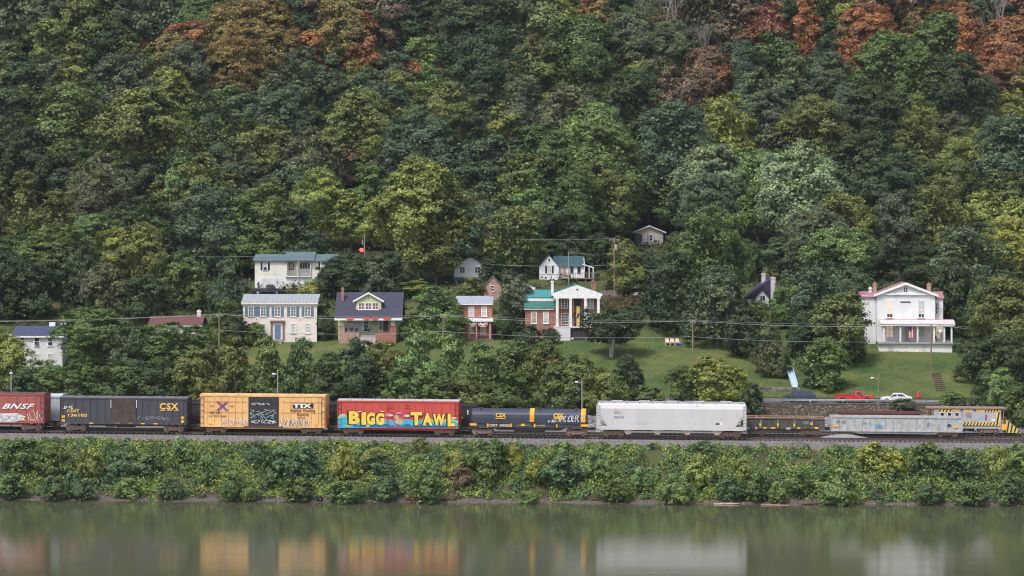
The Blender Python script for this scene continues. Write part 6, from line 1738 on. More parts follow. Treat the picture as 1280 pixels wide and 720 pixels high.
shutters(o, X(801.5)+.3, X(802.5)+.1, Z(301), Z(294), BLACKP, w=.2); shutters(o, X(810), X(810.3), Z(301), Z(294), BLACKP, w=.2)
MB().box(X(794), X(801), -1.2, -.002, -2, Z(292)).build('porch_screen', M('screen_dark', (0.04, .045, .06), .6), o)

# I: big white porch house
o, k, X, Z = house(1146, 441, 'big white house with front gable, red roof trim and lit porch', rz=-.085)
REDR = M('red_metal_roof', (0.36, .17, .19), .5, .15, 1.5)
py = 2.4
walls(o, X(1097.5), X(1170), py, py+9, Z(428), Z(368.5), W_SID, 'y', Z(354.5))
walls(o, X(1170)+.01, X(1181), py+1.2, py+8, Z(428), Z(372), W_SID, name='right_wing_wall')
walls(o, X(1078.5), X(1097.5)-.01, py+2.6, py+8.5, -2, Z(371), W_SID, name='left_wing_wall')
walls(o, X(1099), X(1190), .35, py+7, -2, Z(428)-.003, WHITE, name='lower_wall')
rf = gable_y('roof', X(1097.5), X(1170), py, py+9, Z(368.5), Z(354), REDR, o, oh=.4, th=.14)
q = MB(); xa, xb, xc = X(1093.5), X(1174), X(1133.7)
for xe in (xa, xb): q.loft([(xe, py-.5, Z(371.8)), (xe, py-.41, Z(371.8)), (xe, py-.41, Z(368.6)), (xe, py-.5, Z(368.6))], [(xc, py-.5, Z(356.6)), (xc, py-.41, Z(356.6)), (xc, py-.41, Z(353.4)), (xc, py-.5, Z(353.4))])
q.box(X(1097), X(1171), py-.28, py-.003, Z(369.3), Z(367.4)); q.build('bargeboard', WHITE, rf)
gable_x('wing_roof', X(1171.5), X(1180), py+1.2, py+8, Z(372.3), Z(365.8), REDR, o, oh=.3)
gable_x('wing_roof', X(1079), X(1094.5), py+2.6, py+8.5, Z(371.5), Z(366), REDR, o, oh=.3)
window(o, X(1131.2), X(1135.8), Z(366), Z(360), y=py, mull=1, rail=1)
for a, p_ in ((1113.8, LIT), (1153, BLIND)):
    w_ = window(o, X(a)-.42, X(a)+.42, Z(397.5), Z(377), y=py, pane=p_, mull=1, rail=3)
    MB().box(X(a)-.40, X(a)+.40, py-.03, py-.021, Z(397.4), Z(393.5)).build('lower_pane', GLASS, w_)
window(o, X(1171.8), X(1175.2), Z(393), Z(380), y=py+1.2, mull=1, rail=2)
MB().box(X(1127), X(1139.8), py-.05, py-.003, Z(379.2), Z(377.4)).build('name_board', M('board_dark', (0.1, .1, .1), .7), o)
for a in (1113.5, 1153.2): MB().box(X(a)-.6, X(a)+.6, py-.12, py-.003, Z(400.2), Z(398.6)).build('window_box', REDR, o)
# porch
MB().prism([(-.35, Z(404.6)), (py-.003, Z(400.2)), (py-.003, Z(401.4)), (-.35, Z(405.6))], X(1101), X(1193.5), 'x').build('porch_roof', M('porch_roof_pink', (0.62, .56, .57), .5, .15), o)
MB().box(X(1101), X(1193), py-.03, py-.004, Z(400.4), Z(399.7)).build('red_flashing', REDR, o)
MB().box(X(1101.5), X(1193), -.3, -.05, Z(407.6), Z(405.7)).build('porch_beam', WHITE, o)
MB().box(X(1098), X(1190.5), -.1, py-.003, Z(429.8), Z(428)).build('porch_floor', M('porch_floor_grey', (0.35, .35, .36)), o)
for a in (1105.3, 1125.7, 1147, 1167.5, 1180, 1189): MB().box(X(a)-.13, X(a)+.13, -.05, .21, Z(428)+.002, Z(407.6)-.002).box(X(a)-.19, X(a)+.19, -.1, .26, Z(409), Z(407.6)-.003).build('porch_column', WHITE, o)
window(o, X(1109.5), X(1117.5), Z(422), Z(408.5), y=py, pane=LIT, mull=1, rail=2); window(o, X(1149.5), X(1156.5), Z(421), Z(409), y=py, pane=BLIND, mull=1, rail=1)
window(o, X(1172), X(1177), Z(424), Z(409), y=py+1.19, pane=LIT, mull=1, rail=1, label='warmly lit porch window at the right')
dr = MB().box(X(1132.5), X(1139), py-.06, py-.003, Z(428), Z(408)).build('door', M('door_grey2', (0.5, .5, .53)), o)
MB().box(X(1138), X(1138.6), py-.1, py-.061, Z(419), Z(418.2)).build('handle', GOLD, dr)
for a in (1114, 1156): MB().box(X(a)-.4, X(a)+.4, .3, .347, Z(439), Z(432)).build('basement_panel', M('panel_white', (0.6, .6, .62)), o)
chimney(o, X(1096.5), py+3.5, Z(370), Z(355.5), BRICKP, w=.6); chimney(o, X(1164.5), py+3.5, Z(368), Z(356), BRICKP, w=.6); chimney(o, X(1091.5), py+5, Z(369), Z(361), M('white_chimney', (0.75, .74, .73), .8, .15), w=.45)
# porch lamp globe, flag, seats
t_ = empty('porch_lamp', (o.location.x+X(1176.5), o.location.y+1.0, o.location.z+Z(414)), 0, 'glowing round porch lamp at the right end of the white porch', 'lamp')
MB().ball((0, 0, 0), .2, n=12, m=8).build('globe', M('lamp_glow', (1, .8, .7), .5, emit=(1.0, .72, .5), estr=1.5), t_); MB().tube((0, 0, .2), (0, 0, .75), .02, n=5).build('stem', STEEL, t_)
t_ = empty('flag', (o.location.x+X(1135.5), o.location.y+.1, o.location.z+Z(408.3)), 0, 'stars and stripes flag hanging vertically on the white porch', 'flag')
fw, fh = .85, 1.75
for i in range(7):
    xa_ = fw*i/7
    q = MB(); q.box(xa_, xa_+fw/7-.002, -.01-.02*math.sin(i), .01-.02*math.sin(i), -fh, 0); q.build('stripe', BUN_R if i % 2 == 0 else BUN_W, t_)
MB().box(-.01, fw*.55, -.05, -.035, -.7, .01).build('canton', BUN_B, t_)
for a, lab in ((1170, 'dark wicker chair on the white porch under the lamp'), (1183, 'dark chair at the far right end of the white porch')):
    t_ = empty('porch_chair', (o.location.x+X(a), o.location.y+.9, o.location.z+Z(428)), 0, lab, 'chair', 'chairs on the white porch')
    cmn = M('wicker_dark', (0.04, .045, .06), .8)
    MB().box(-.28, .28, -.25, .25, .38, .45).build('seat', cmn, t_); MB().box(-.28, .28, .2, .26, .45, 1.0).build('backrest', cmn, t_)
    for sx in (-.25, .21):
        for sy in (-.25, .2): MB().box(sx, sx+.04, sy, sy+.04, 0, .38).build('leg', cmn, t_)

# J: steep dark roof with chimneys
o, k, X, Z = house(957, 384, 'white house with steep dark purple roof and two pale chimneys among trees')
PU = M('purple_shingles', (0.050, .042, .085), .85, .3, 3.0, bump=.3)
walls(o, X(936), X(972), 1, 8, -3, Z(374), W_SID)
MB().prism([(X(934), Z(374)), (X(934), Z(372)), (X(965.5), Z(347.5)), (X(974), Z(372)), (X(974), Z(374))], .8, 8).build('roof', PU, o)
MB().prism([(X(945), Z(384)), (X(961), Z(384)), (X(961), Z(371)), (X(953), Z(362.5)), (X(945), Z(371))], 0, 3).build('front_gable', W_SID, o)
gable_y('gable_roof', X(945), X(961), 0, 3, Z(371), Z(362), PU, o, oh=.2, th=.1)
window(o, X(950.5), X(956), Z(376), Z(370), mull=1, rail=0)
chimney(o, X(966.5), .4, Z(375), Z(346.5), M('pale_chimney', (0.62, .58, .6), .9, .15), w=.75); chimney(o, X(958), 5, Z(360), Z(342.5), M('pale_chimney', (0.62, .58, .6), .9, .15), w=.65)

# K: white house hidden behind the sycamore
o, k, X, Z = house(588, 352, 'white house mostly hidden behind the yellow green sycamore')
walls(o, X(568), X(608), 0, 7, -2, Z(333), W_SID, 'y', Z(319.5))
gable_y('roof', X(568), X(608), 0, 7, Z(333), Z(319), BLUEROOF, o)
for a in (578, 597): window(o, X(a)-.4, X(a)+.4, Z(341), Z(334), mull=1)
MB().prism([(-1.5, Z(349)), (-.003, Z(346.5)), (-.003, Z(347.5)), (-1.5, Z(350))], X(566), X(610), 'x').build('porch_roof', TEAL_D, o)
for a in (570, 606): MB().box(X(a), X(a)+.2, -1.3, -1.1, -1, Z(349.9)).build('porch_post', WHITE, o)

# L: low brown roofed house
o, k, X, Z = house(217, 418, 'low house with reddish brown roof and small white chimney')
walls(o, X(186), X(250), 0, 8, -3, Z(406.5), M('wall_pale', (0.6, .55, .52)))
rf = gable_x('roof', X(187), X(250), 0, 8, Z(406), Z(396), M('red_brown_roof', (0.14, .06, .06), .85, .25, 2.0), o)
MB().box(X(184), X(253), -.42, -.36, Z(408), Z(407)).build('gutter', WHITE, rf)
chimney(rf, X(245), 4, Z(400), Z(389), M('white_chimney', (0.75, .74, .73), .8, .15), w=.6)
for a in (196, 215, 236): window(o, X(a)-.5, X(a)+.5, Z(416), Z(409.5), mull=1)

# M: roof corner at the left edge
o, k, X, Z = house(0, 318, 'grey purple roofed house cut by the left edge on the hillside')
walls(o, X(-30), X(14), 0, 8, -3, Z(303), W_SID); gable_x('roof', X(-30), X(16), 0, 8, Z(303.5), Z(295.5), M('grey_purple_roof', (0.12, .10, .15), .9, .2), o)
window(o, X(2), X(8), Z(312), Z(306), mull=1)

# N: brick gable end behind the brownish tree
o, k, X, Z = house(612, 376, 'brick gable end of a small building behind the small brick house')
walls(o, X(605), X(627), 0, 6, -3, Z(357), BRICKP, 'y', Z(345.5)); gable_y('roof', X(605), X(627), 0, 6, Z(357), Z(345), M('brown_shingles', (0.14, .12, .12), .9, .2, 3.0), o, oh=.15)
window(o, X(615)-.3, X(615)+.3, Z(364), Z(357), mull=0)
# ------------------------------------------------------------------ poles, wires
def pole(px, top, bot, label, Y=None, r=.14, arm=0.0, lamp=None, name='utility_pole', mat=None, trans=False, zoff=.0):
    Y = Y_at(px, bot, 340) if Y is None else Y
    x = PX(px, Y); z0 = gz(x, Y); h = RZ(top, Y)-z0
    o = empty(name, (x, Y, z0), 0, label, 'utility pole' if name == 'utility_pole' else 'street lamp')
    MB().tube((0, 0, -1), (0, 0, h), r*1.15, r*.8, 10).build('pole', mat or WOODP, o)
    if arm:
        a = MB().box(-arm, arm, -.06, .06, h-.35, h-.23)
        ao = a.build('crossarm', WOODP, o)
        for s in (-arm*.9, -arm*.5, arm*.5, arm*.9): MB().tube((s, 0, h-.23), (s, 0, h-.05), .05, .04, 6).build('insulator', M('insulator', (0.35, .36, .38), .3), ao)
    if lamp:
        s = lamp
        MB().tube((0, 0, h-.6), (s*.9, 0, h-.45), .035, n=6).build('lamp_arm', GREYMETAL, o)
        MB().ball((s*1.0, 0, h-.5), .2, sx=1.3, sy=.9, sz=.65, n=10, m=6).build('lamp_head', M('lamp_white', (0.75, .76, .8), .4), o)
    if trans: MB().tube((.3, -.1, h-1.9), (.3, -.1, h-1.0), .22, n=10).build('transformer', GREYMETAL, o)
    return (x, Y, z0+h)
GWOOD = M('grey_pole', (0.33, .31, .30), .8, .2, 3.0)
mainY = 373.0
MP = []
for px, top, lab in ((-70, 402, None), (274, 393, 'thin grey utility pole left of the shuttered cream house'), (554, 394.5, 'utility pole in front of the small brick house'), (866, 401, 'brown utility pole standing on the middle lawn'), (1164, 405.5, 'tall dark utility pole in front of the big porch house'), (1395, 419, None)):
    Y = 382 if px in (274, 554) else 378
    if lab: MP.append(pole(px, top, 0, lab, Y=Y, r=.13, arm=.0 if px == 1164 else .45))
    else: MP.append((PX(px, Y), Y, RZ(top, Y)))
P2 = pole(374, 318, 368, 'grey utility pole in front of the long cream hilltop house', r=.11, mat=GWOOD)
P3 = pole(768, 298, 371, 'tall orange brown utility pole by the wooden fence', r=.14, arm=.9, trans=True, mat=M('orange_pole', (0.34, .18, .12), .9, .3, 3.0, stretch=(1, 1, .2)))
P4 = pole(711, 315, 356, 'short grey utility pole in front of the white cottage', r=.10, lamp=None, mat=M('grey_green_pole', (0.3, .31, .25), .8, .2))
pole(14, 462, 506, 'grey lamp pole behind the reddish boxcar', Y=343, r=.09, lamp=-.02, name='street_lamp', mat=GWOOD)
pole(347, 463, 506, 'grey lamp pole behind the yellow boxcar', Y=343, r=.09, lamp=-.55, name='street_lamp', mat=GWOOD)
pole(727.5, 473, 520, 'grey lamp pole behind the coil car', Y=342, r=.08, lamp=-.75, name='street_lamp', mat=GWOOD)
pole(1098, 468, 530, 'brown wooden lamp pole behind the whitish gondola car', Y=341, r=.11, lamp=-.85, name='street_lamp', mat=WOODP)
pole(656.5, 397, 420, 'short white pole beside the brick wing', r=.07, name='utility_pole', mat=WHITE)

def wire(p, q, sag, label, r=.028, n=14, off=(0, 0, 0), mat=None, group='power lines'):
    pts = []
    for i in range(n+1):
        t = i/n
        pts.append(tuple(p[j]+(q[j]-p[j])*t+off[j]-(4*sag*t*(1-t) if j == 2 else 0) for j in range(3)))
    mb = MB(); mb.path(pts, r, 5)
    tag(mb.build('power_line', mat or M('wire', (0.30, .30, .30), .6, .1), None), label, 'power line', group)
spans = ['from the left edge to the thin grey pole', 'from the thin grey pole to the pole by the brick house', 'from the brick house pole to the lawn pole', 'from the lawn pole to the porch house pole', 'from the porch house pole to the right edge']
for i in range(5):
    wire(MP[i], MP[i+1], .55 if i else .3, 'thick overhead cable '+spans[i], r=.034)
    wire(MP[i], MP[i+1], .35, 'thin wire over cable '+spans[i], r=.017, off=(0, .45, .12))
    if i: wire(MP[i], MP[i+1], .5, 'low telephone wire '+spans[i], r=.026, off=(0, 0, -2.4))
uL = (PX(250, 432), 432, RZ(321, 432)); uM = (PX(600, 436), 436, RZ(330, 436))
wire(uL, P2, .15, 'upper wire left of the hilltop house pole', r=.022); wire(P2, uM, .3, 'upper wire right of the hilltop house pole', r=.022)
wire(P2, (PX(445, 425), 425, RZ(323, 425)), .1, 'short wire from the hilltop house pole towards the siren pole', r=.02, off=(0, 0, -.8))
wire(uM, P3, .4, 'lower wire from the sycamore to the orange brown pole', r=.028, off=(0, 0, 0)) if False else None
wire((PX(600, 436), 436, RZ(330, 436)), (P3[0], P3[1], RZ(331, P3[1])), .3, 'lower wire crossing the white cottage roof', r=.03)
wire((P3[0], P3[1], RZ(331, P3[1])), (PX(850, 436), 436, RZ(334, 436)), .1, 'lower wire from the orange brown pole into the trees', r=.03)
wire((PX(600, 440), 440, RZ(297, 440)), P3, .3, 'top wire left of the orange brown pole', r=.02)
wire(P4, (P3[0], P3[1], P3[2]-2.5), .25, 'wire between the short cottage pole and the orange brown pole', r=.02)

# siren pole with red globe
Y = Y_at(455, 374, 372); z0 = gz(PX(455, Y), Y)
t_ = empty('siren_pole', (PX(455.5, Y), Y, z0), 0, 'pole with a glowing red round light left of the sycamore', 'light pole')
zt_ = RZ(293, Y)-z0
MB().tube((0, 0, -1), (0, 0, zt_), .10, .07, 8).build('pole', GWOOD, t_)
MB().tube((-.35, -.1, zt_-1.6), (-.35, -.1, zt_-.9), .09, n=6).box(-.4, .0, -.14, -.06, zt_-1.7, zt_-1.6).build('bracket', GREYMETAL, t_)
MB().ball((-.42, -.7, RZ(312.5, Y)-z0), .36, n=14, m=10).build('red_globe', M('red_glow', (0.8, .05, .05), .4, emit=(1.0, .10, .08), estr=1.1), t_)
MB().box(-.46, -.1, -.2, -.1, RZ(312.5, Y)-z0-.05, RZ(312.5, Y)-z0+.05).build('globe_arm', STEEL, t_)

# ------------------------------------------------------------------ vehicles
def wheel(par, x, y, r=.34, cover=True, rimmat=None):
    s = -1 if y < 0 else 1
    t = MB().tube((x, y, r), (x, y-s*.2, r), r, n=18).build('wheel', M('tyre', (0.025, .025, .027), .9, .2), par)
    MB().tube((x, y+s*.012, r), (x, y-s*.02, r), r*.62, n=14).build('rim', rimmat or GREYMETAL, t)

def vehicle(px, rowb, label, cat, L, Wd, prof, green, paintm, name, heading=1, u=364.8, wheels=(.19, .80), wr=.34, lit=False, hub=None, Y=None, rz=None, z=None, windows=None, tailred=True, cladm=None):
    if Y is None:
        Y = 366.0
        for _ in range(8): Y = yu(PX(px, Y), u)
    x = PX(px, Y)
    o = empty(name, (x, Y, (ROADZ(x)+.012) if z is None else z), TA if rz is None else rz, label, cat)
    if heading < 0: o.rotation_euler[2] += 0
    sg = heading
    P = [(sg*(a-.5)*L, b) for a, b in prof]
    if sg < 0: P = P[::-1]
    m = MB(); w = Wd/2
    # body with slightly tucked sides
    inn = [(x_, z_) for x_, z_ in P]
    m.prism(P, -w+.06, w-.06)
    Pb = [(x_*.992, min(z_, .0+z_)*1.0 if z_ < .7 else z_-.05) for x_, z_ in P]
    m.prism(Pb, -w, -w+.0601); m.prism(Pb, w-.0601, w)
    for f in wheels:   # arches
        pass
    body = m.build('body', paintm, o)
    G = [(sg*(a-.5)*L, b) for a, b in green]
    if sg < 0: G = G[::-1]
    zb = min(b for a, b in G); zt = max(b for a, b in G)
    def inset(z_): return .08+.16*(z_-zb)/(zt-zb)
    va = [(a, -w+inset(b), b) for a, b in G]; vb = [(a, w-inset(b), b) for a, b in G]
    cab = MB().loft(va, vb).build('cabin', paintm, body)
    # glass: shrunken outline proud of the cabin sides
    if windows:
        for (wa) in windows:
            wp = [(sg*(a-.5)*L, b) for a, b in wa]
            if sg < 0: wp = wp[::-1]
            q = MB()
            for s in (-1, 1):
                n0 = len(q.v); q.v += [(a, s*(w-inset(b)+.012), b) for a, b in wp]; q.f.append(tuple(range(n0, n0+len(wp))))
            q.build('window', GLASS, cab)
    # windscreen and rear screen
    gs = sorted(G, key=lambda p: p[0])
    lo = [p for p in G if abs(p[1]-zb) < .03]; hi = [p for p in G if abs(p[1]-zt) < .12]
    for s in (-1, 1):
        a = (max if s > 0 else min)(lo, key=lambda p: p[0]); b = (max if s > 0 else min)(hi, key=lambda p: p[0])
        q = MB(); e = .012*s
        def L_(t): return (a[0]+(b[0]-a[0])*t+e, a[1]+(b[1]-a[1])*t+.006)
        (xa, za), (xb, zb2) = L_(.12), L_(.9)
        q.add([(xa, -w+.2, za), (xa, w-.2, za), (xb, w-.32, zb2), (xb, -w+.32, zb2)], [(0, 1, 2, 3)])
        q.build('windscreen' if s*sg > 0 else 'rear_screen', GLASS, cab)
    for f in wheels:
        for s in (-1, 1):
            wheel(o, sg*(f-.5)*L, s*(w+.005), wr, rimmat=hub)
            MB().tube((sg*(f-.5)*L, s*(w+.001), wr+.02), (sg*(f-.5)*L, s*(w-.1), wr+.02), wr+.07, n=18).build('wheel_arch', BLACKP, body)
    fx = sg*L/2
    for s in (-1, 1):
        MB().box(*sorted((fx*.985, fx*1.004)), *sorted((s*(w-.42), s*(w-.08))), .55, .72).build('headlight', M('headlight', (0.7, .72, .75), .15), body)
        MB().box(*sorted((-fx*.985, -fx*1.004)), *sorted((s*(w-.30), s*(w-.03))), .6, .9).build('tail_light', M('tail_red', (0.5, .02, .02), .3), body)
    MB().box(*sorted((fx*.99, fx*1.02)), -w+.1, w-.1, .3, .5).build('bumper', cladm or paintm, body); MB().box(*sorted((-fx*.99, -fx*1.02)), -w+.1, w-.1, .32, .52).build('bumper', cladm or paintm, body)
    MB().box(*sorted((sg*.18*L, sg*.18*L+.12)), -w-.14, -w-.0, zb-.02, zb+.14).build('mirror', BLACKP, body)
    return o

# minivan, nose to the left
vehicle(998.5, 499, 'dark teal minivan parked behind the guardrail', 'minivan', 4.8, 1.9,
  [(0, .30), (1, .30), (1.0, .72), (.96, .95), (.84, 1.03), (.0, 1.08), (-.0, .9)],
  [(.80, 1.0), (.62, 1.66), (.45, 1.74), (.10, 1.74), (.015, 1.05)], M('minivan_teal', (0.035, .062, .085), .3, .1, dirt=.15, spec=.6), 'minivan', heading=-1, wheels=(.80, .17), hub=M('hub_white', (0.6, .62, .65), .4),
  windows=[[(.745, 1.08), (.625, 1.58), (.60, 1.6), (.60, 1.08)], [(.58, 1.08), (.58, 1.62), (.36, 1.62), (.36, 1.08)], [(.34, 1.08), (.34, 1.62), (.13, 1.60), (.08, 1.1)]], cladm=M('clad_grey', (0.22, .23, .24), .6))
# pickup, nose to the right
pk = vehicle(1068, 499, 'bright red pickup truck with open bed facing right', 'pickup truck', 5.4, 1.85,
  [(0, .45), (1, .45), (1.0, .85), (.97, .98), (.76, 1.06), (.50, 1.08), (0, 1.08)],
  [(.50, 1.05), (.51, 1.62), (.53, 1.68), (.66, 1.68), (.765, 1.05)], M('pickup_red', (0.55, .03, .03), .35, .1, spec=.6), 'pickup_truck', heading=1, wheels=(.19, .82), wr=.37, hub=M('hub_silver', (0.5, .5, .52), .4),
  windows=[[(.55, 1.12), (.55, 1.58), (.645, 1.58), (.72, 1.12)]], cladm=GREYMETAL)
for c in pk.children:
    if c.name.startswith('body'):
        MB().box(-2.6, -.1, -.78, .78, 1.082, 1.09).build('bed_opening', M('bed_dark', (0.09, .015, .015), .8), c)
        MB().box(-2.68, 0, -.925, -.79, 1.082, 1.15).box(-2.68, 0, .79, .925, 1.082, 1.15).build('bed_rail', M('pickup_red', (0.55, .03, .03)), c)
# white sedan, nose to the left
vehicle(1120.5, 499, 'white sedan parked right of the brown lamp pole', 'sedan', 4.4, 1.75,
  [(0, .28), (1, .28), (1.0, .62), (.97, .78), (.72, .90), (.20, .94), (.02, .88), (0, .7)],
  [(.76, .88), (.60, 1.34), (.52, 1.40), (.30, 1.38), (.10, .92)], M('sedan_white', (0.72, .73, .76), .35, .08, spec=.6), 'sedan', heading=-1, wheels=(.82, .19), wr=.31,
  windows=[[(.705, .95), (.59, 1.28), (.50, 1.31), (.50, .95)], [(.475, .95), (.475, 1.31), (.33, 1.30), (.185, .97)]])
# dark pickup at the upper cream house
Y = Y_at(335, 361, 400)-3.2
vehicle(333, 360, 'dark pickup truck parked at the garage of the hilltop cream house', 'pickup truck', 5.2, 1.85,
  [(0, .45), (1, .45), (1.0, .85), (.97, .98), (.76, 1.06), (.50, 1.08), (0, 1.08)],
  [(.50, 1.05), (.51, 1.62), (.53, 1.70), (.72, 1.70), (.80, 1.05)], M('pickup_dark', (0.05, .05, .07), .35, .1, spec=.6), 'pickup_truck', heading=1, wheels=(.19, .82), wr=.38, Y=Y, rz=.25, z=gz(PX(333, Y), Y),
  windows=[[(.55, 1.12), (.55, 1.58), (.70, 1.58), (.75, 1.12)]])
# white car by the trees, white car above the teal roof
for px, row, lab in ((805, 371.5, 'white car on the terrace road under the trees'), (654, 367.5, 'white car behind the teal roofed brick wing')):
    Y = Y_at(px, row, 400)
    vehicle(px, row, lab, 'sedan', 4.3, 1.75, [(0, .28), (1, .28), (1.0, .62), (.97, .78), (.72, .90), (.20, .94), (.02, .88), (0, .7)],
      [(.76, .88), (.60, 1.34), (.52, 1.40), (.30, 1.38), (.10, .92)], M('sedan_white', (0.72, .73, .76)), 'sedan', heading=-1, wheels=(.82, .19), wr=.31, Y=Y, rz=.5 if px > 700 else -.1, z=gz(PX(px, Y), Y)+.05,
      windows=[[(.705, .95), (.59, 1.28), (.50, 1.31), (.50, .95)], [(.475, .95), (.475, 1.31), (.33, 1.30), (.185, .97)]])

# red closed parasol on the roadside
Yr = 370.5
for _ in range(6): Yr = yu(PX(1148.5, Yr), 371.2)
xr = PX(1148.5, Yr)
t_ = empty('closed_parasol', (xr, Yr, gz(xr, Yr)), 0, 'bright red closed parasol standing on the lawn edge', 'parasol')
MB().tube((0, 0, -.1), (0, 0, 1.05), .03, n=6).build('pole', STEEL, t_)
m = MB(); n = 12
for z, r in ((.08, .30), (.3, .27), (.9, .18), (1.0, .05)):
    for i in range(n): a = 2*math.pi*i/n; rr = r*(1+.18*(i % 2)); m.v.append((rr*math.cos(a), rr*math.sin(a), z))
for j in range(3):
    for i in range(n): m.f.append((j*n+i, j*n+(i+1) % n, (j+1)*n+(i+1) % n, (j+1)*n+i))
m.build('canopy', M('parasol_red', (0.65, .03, .03), .7, .1), t_)

# lawn chairs
for px, lab in ((834.5, 'leftmost pinkish lawn chair of the row of three'), (840.5, 'middle pinkish lawn chair of the row of three'), (847, 'rightmost pinkish lawn chair of the row of three')):
    Y = Y_at(px, 432, 380); t_ = empty('lawn_chair', (PX(px, Y), Y, gz(PX(px, Y), Y)), .12, lab, 'lawn chair', 'lawn chairs under the dark trees')
    cmn = M('lawn_chair_pink', (0.72, .58, .52), .7, .1)
    MB().prism([(-.30, .42), (.28, .30), (.28, .36), (-.30, .48)], -.28, .28, 'x').build('seat', cmn, t_)
    m = MB()
    for i in range(4): m.loft([(-.27+i*.14, .22, .32), (-.16+i*.14, .22, .32), (-.16+i*.14, .27, .32), (-.27+i*.14, .27, .32)], [(-.30+i*.15, .52, 1.05-.03*abs(i-1.5)), (-.17+i*.15, .52, 1.05-.03*abs(i-1.5)), (-.17+i*.15, .57, 1.05-.03*abs(i-1.5)), (-.30+i*.15, .57, 1.05-.03*abs(i-1.5))])
    m.build('backrest', cmn, t_)
    for s in (-1, 1):
        MB().box(s*.34-.05, s*.34+.05, -.35, .4, .56, .6).build('armrest', cmn, t_)
        for y in (-.32, .3): MB().box(s*.33-.03, s*.33+.03, y, y+.07, -.05, .56).build('leg', cmn, t_)
Y = Y_at(851, 433, 380); t_ = empty('cooler', (PX(851, Y), Y, gz(PX(851, Y), Y)), .1, 'small blue cooler box beside the rightmost lawn chair', 'cooler')
MB().box(-.25, .25, -.18, .18, 0, .32).build('box', M('cooler_blue', (0.05, .08, .3), .5), t_); MB().box(-.27, .27, -.2, .2, .322, .4).build('lid', M('cooler_lid', (0.1, .14, .4), .5), t_)

# pale blue slide
Yb = Y_at(993, 487.5, 368); b0 = Vector((PX(993.5, Yb), Yb, gz(PX(993.5, Yb), Yb))); Yt = Y_at(988, 470, 368); b1 = Vector((PX(987, Yt), Yt, RZ(463.5, Yt)))
t_ = empty('water_slide', b0, 0, 'pale blue garden slide coming down behind the minivan', 'slide')
d_ = b1-b0
m = MB(); sm = M('slide_blue', (0.45, .58, .72), .4, .12)
prof = [(-.35, .35), (-.28, 0), (.28, 0), (.35, .35), (.30, .35), (.24, .06), (-.24, .06), (-.30, .35)]
pa = [(a*1.5, 0, b*1.5+.2) for a, b in prof]; pb = [(a*1.5+d_.x, d_.y, b*1.5+d_.z) for a, b in prof]
MB().loft(pa, pb).build('chute', sm, t_)
MB().tube((d_.x-.3, d_.y, d_.z), (d_.x-.3, d_.y, d_.z-2.5), .05).tube((d_.x+.3, d_.y, d_.z), (d_.x+.3, d_.y, d_.z-2.5), .05).build('support', GREYMETAL, t_)
MB().box(d_.x-.45, d_.x+.45, d_.y, d_.y+.7, d_.z+.1, d_.z+.5).build('top_platform', M('slide_dark', (0.07, .09, .16), .5), t_)

# stone retaining walls, wooden fence
def stonewall(px0, px1, row, hpx, label, lo=400):
    Ya, Yb = Y_at(px0, row, lo), Y_at(px1, row, lo)
    a = Vector((PX(px0, Ya), Ya, gz(PX(px0, Ya), Ya))); b = Vector((PX(px1, Yb), Yb, gz(PX(px1, Yb), Yb)))
    t_ = empty('stone_wall', a, 0, label, 'stone wall'); h = hpx*Ya/F
    r = random.Random(int(px0)); m = MB(); Lw = (b-a).length; n = int(Lw/.55); rows_ = max(2, int(h/.32))
    d = (b-a)/n
    for j in range(rows_):
        for i in range(n):
            p = d*i + Vector((r.uniform(-.06, .06), r.uniform(-.06, .06)+.1*j, 0)); z = p.z-.3+j*(h+.3)/rows_
            s = r.uniform(-.04, .04)
            m.box(p.x+.02+s, p.x+d.x-.02, p.y-.25+s, p.y+.3, z+.015, z+(h+.3)/rows_-.015+s*.3)
    m.build('stones', RIP2, t_)
    MB().loft([(0, -.12, -.5), (0, .6, -.5), (0, .6, h-.08), (0, .15, h-.08)], [((b-a).x, (b-a).y-.12, (b-a).z-.5), ((b-a).x, (b-a).y+.6, (b-a).z-.5), ((b-a).x, (b-a).y+.6, (b-a).z+h-.08), ((b-a).x, (b-a).y+.15, (b-a).z+h-.08)]).build('wall_core', M('wall_core', (0.05, .045, .04), .95), t_)
RIP2 = rock_mat('wall_stone', (0.09, 0.075, 0.07), (0.27, 0.23, 0.21))
stonewall(600, 670, 347, 10, 'stone terrace wall left of the white cottage')
stonewall(752, 822, 396, 6, 'low stone wall on the bank right of the columned house', 396)
stonewall(935, 1000, 489.5, 4.5, 'low dark stone wall along the road left of the minivan', 366)
ft = None
Yf = Y_at(765, 373.5, 400); t_ = empty('wooden_fence', (PX(765, Yf), Yf, gz(PX(765, Yf), Yf)), 0, 'grey wooden fence at the foot of the orange brown pole', 'fence')
for i in range(13):
    x = (PX(752, Yf)-t_.location.x)+i*.27; MB().box(x, x+.22, 0, .04, -.3, RZ(363, Yf)-t_.location.z+.05*(i % 3)).build('plank', M('fence_wood', (0.22, .18, .17), .9, .3), t_)
MB().box(PX(752, Yf)-t_.location.x, PX(752, Yf)-t_.location.x+3.5, .042, .1, .4, .5).build('rail', WOODP, t_)
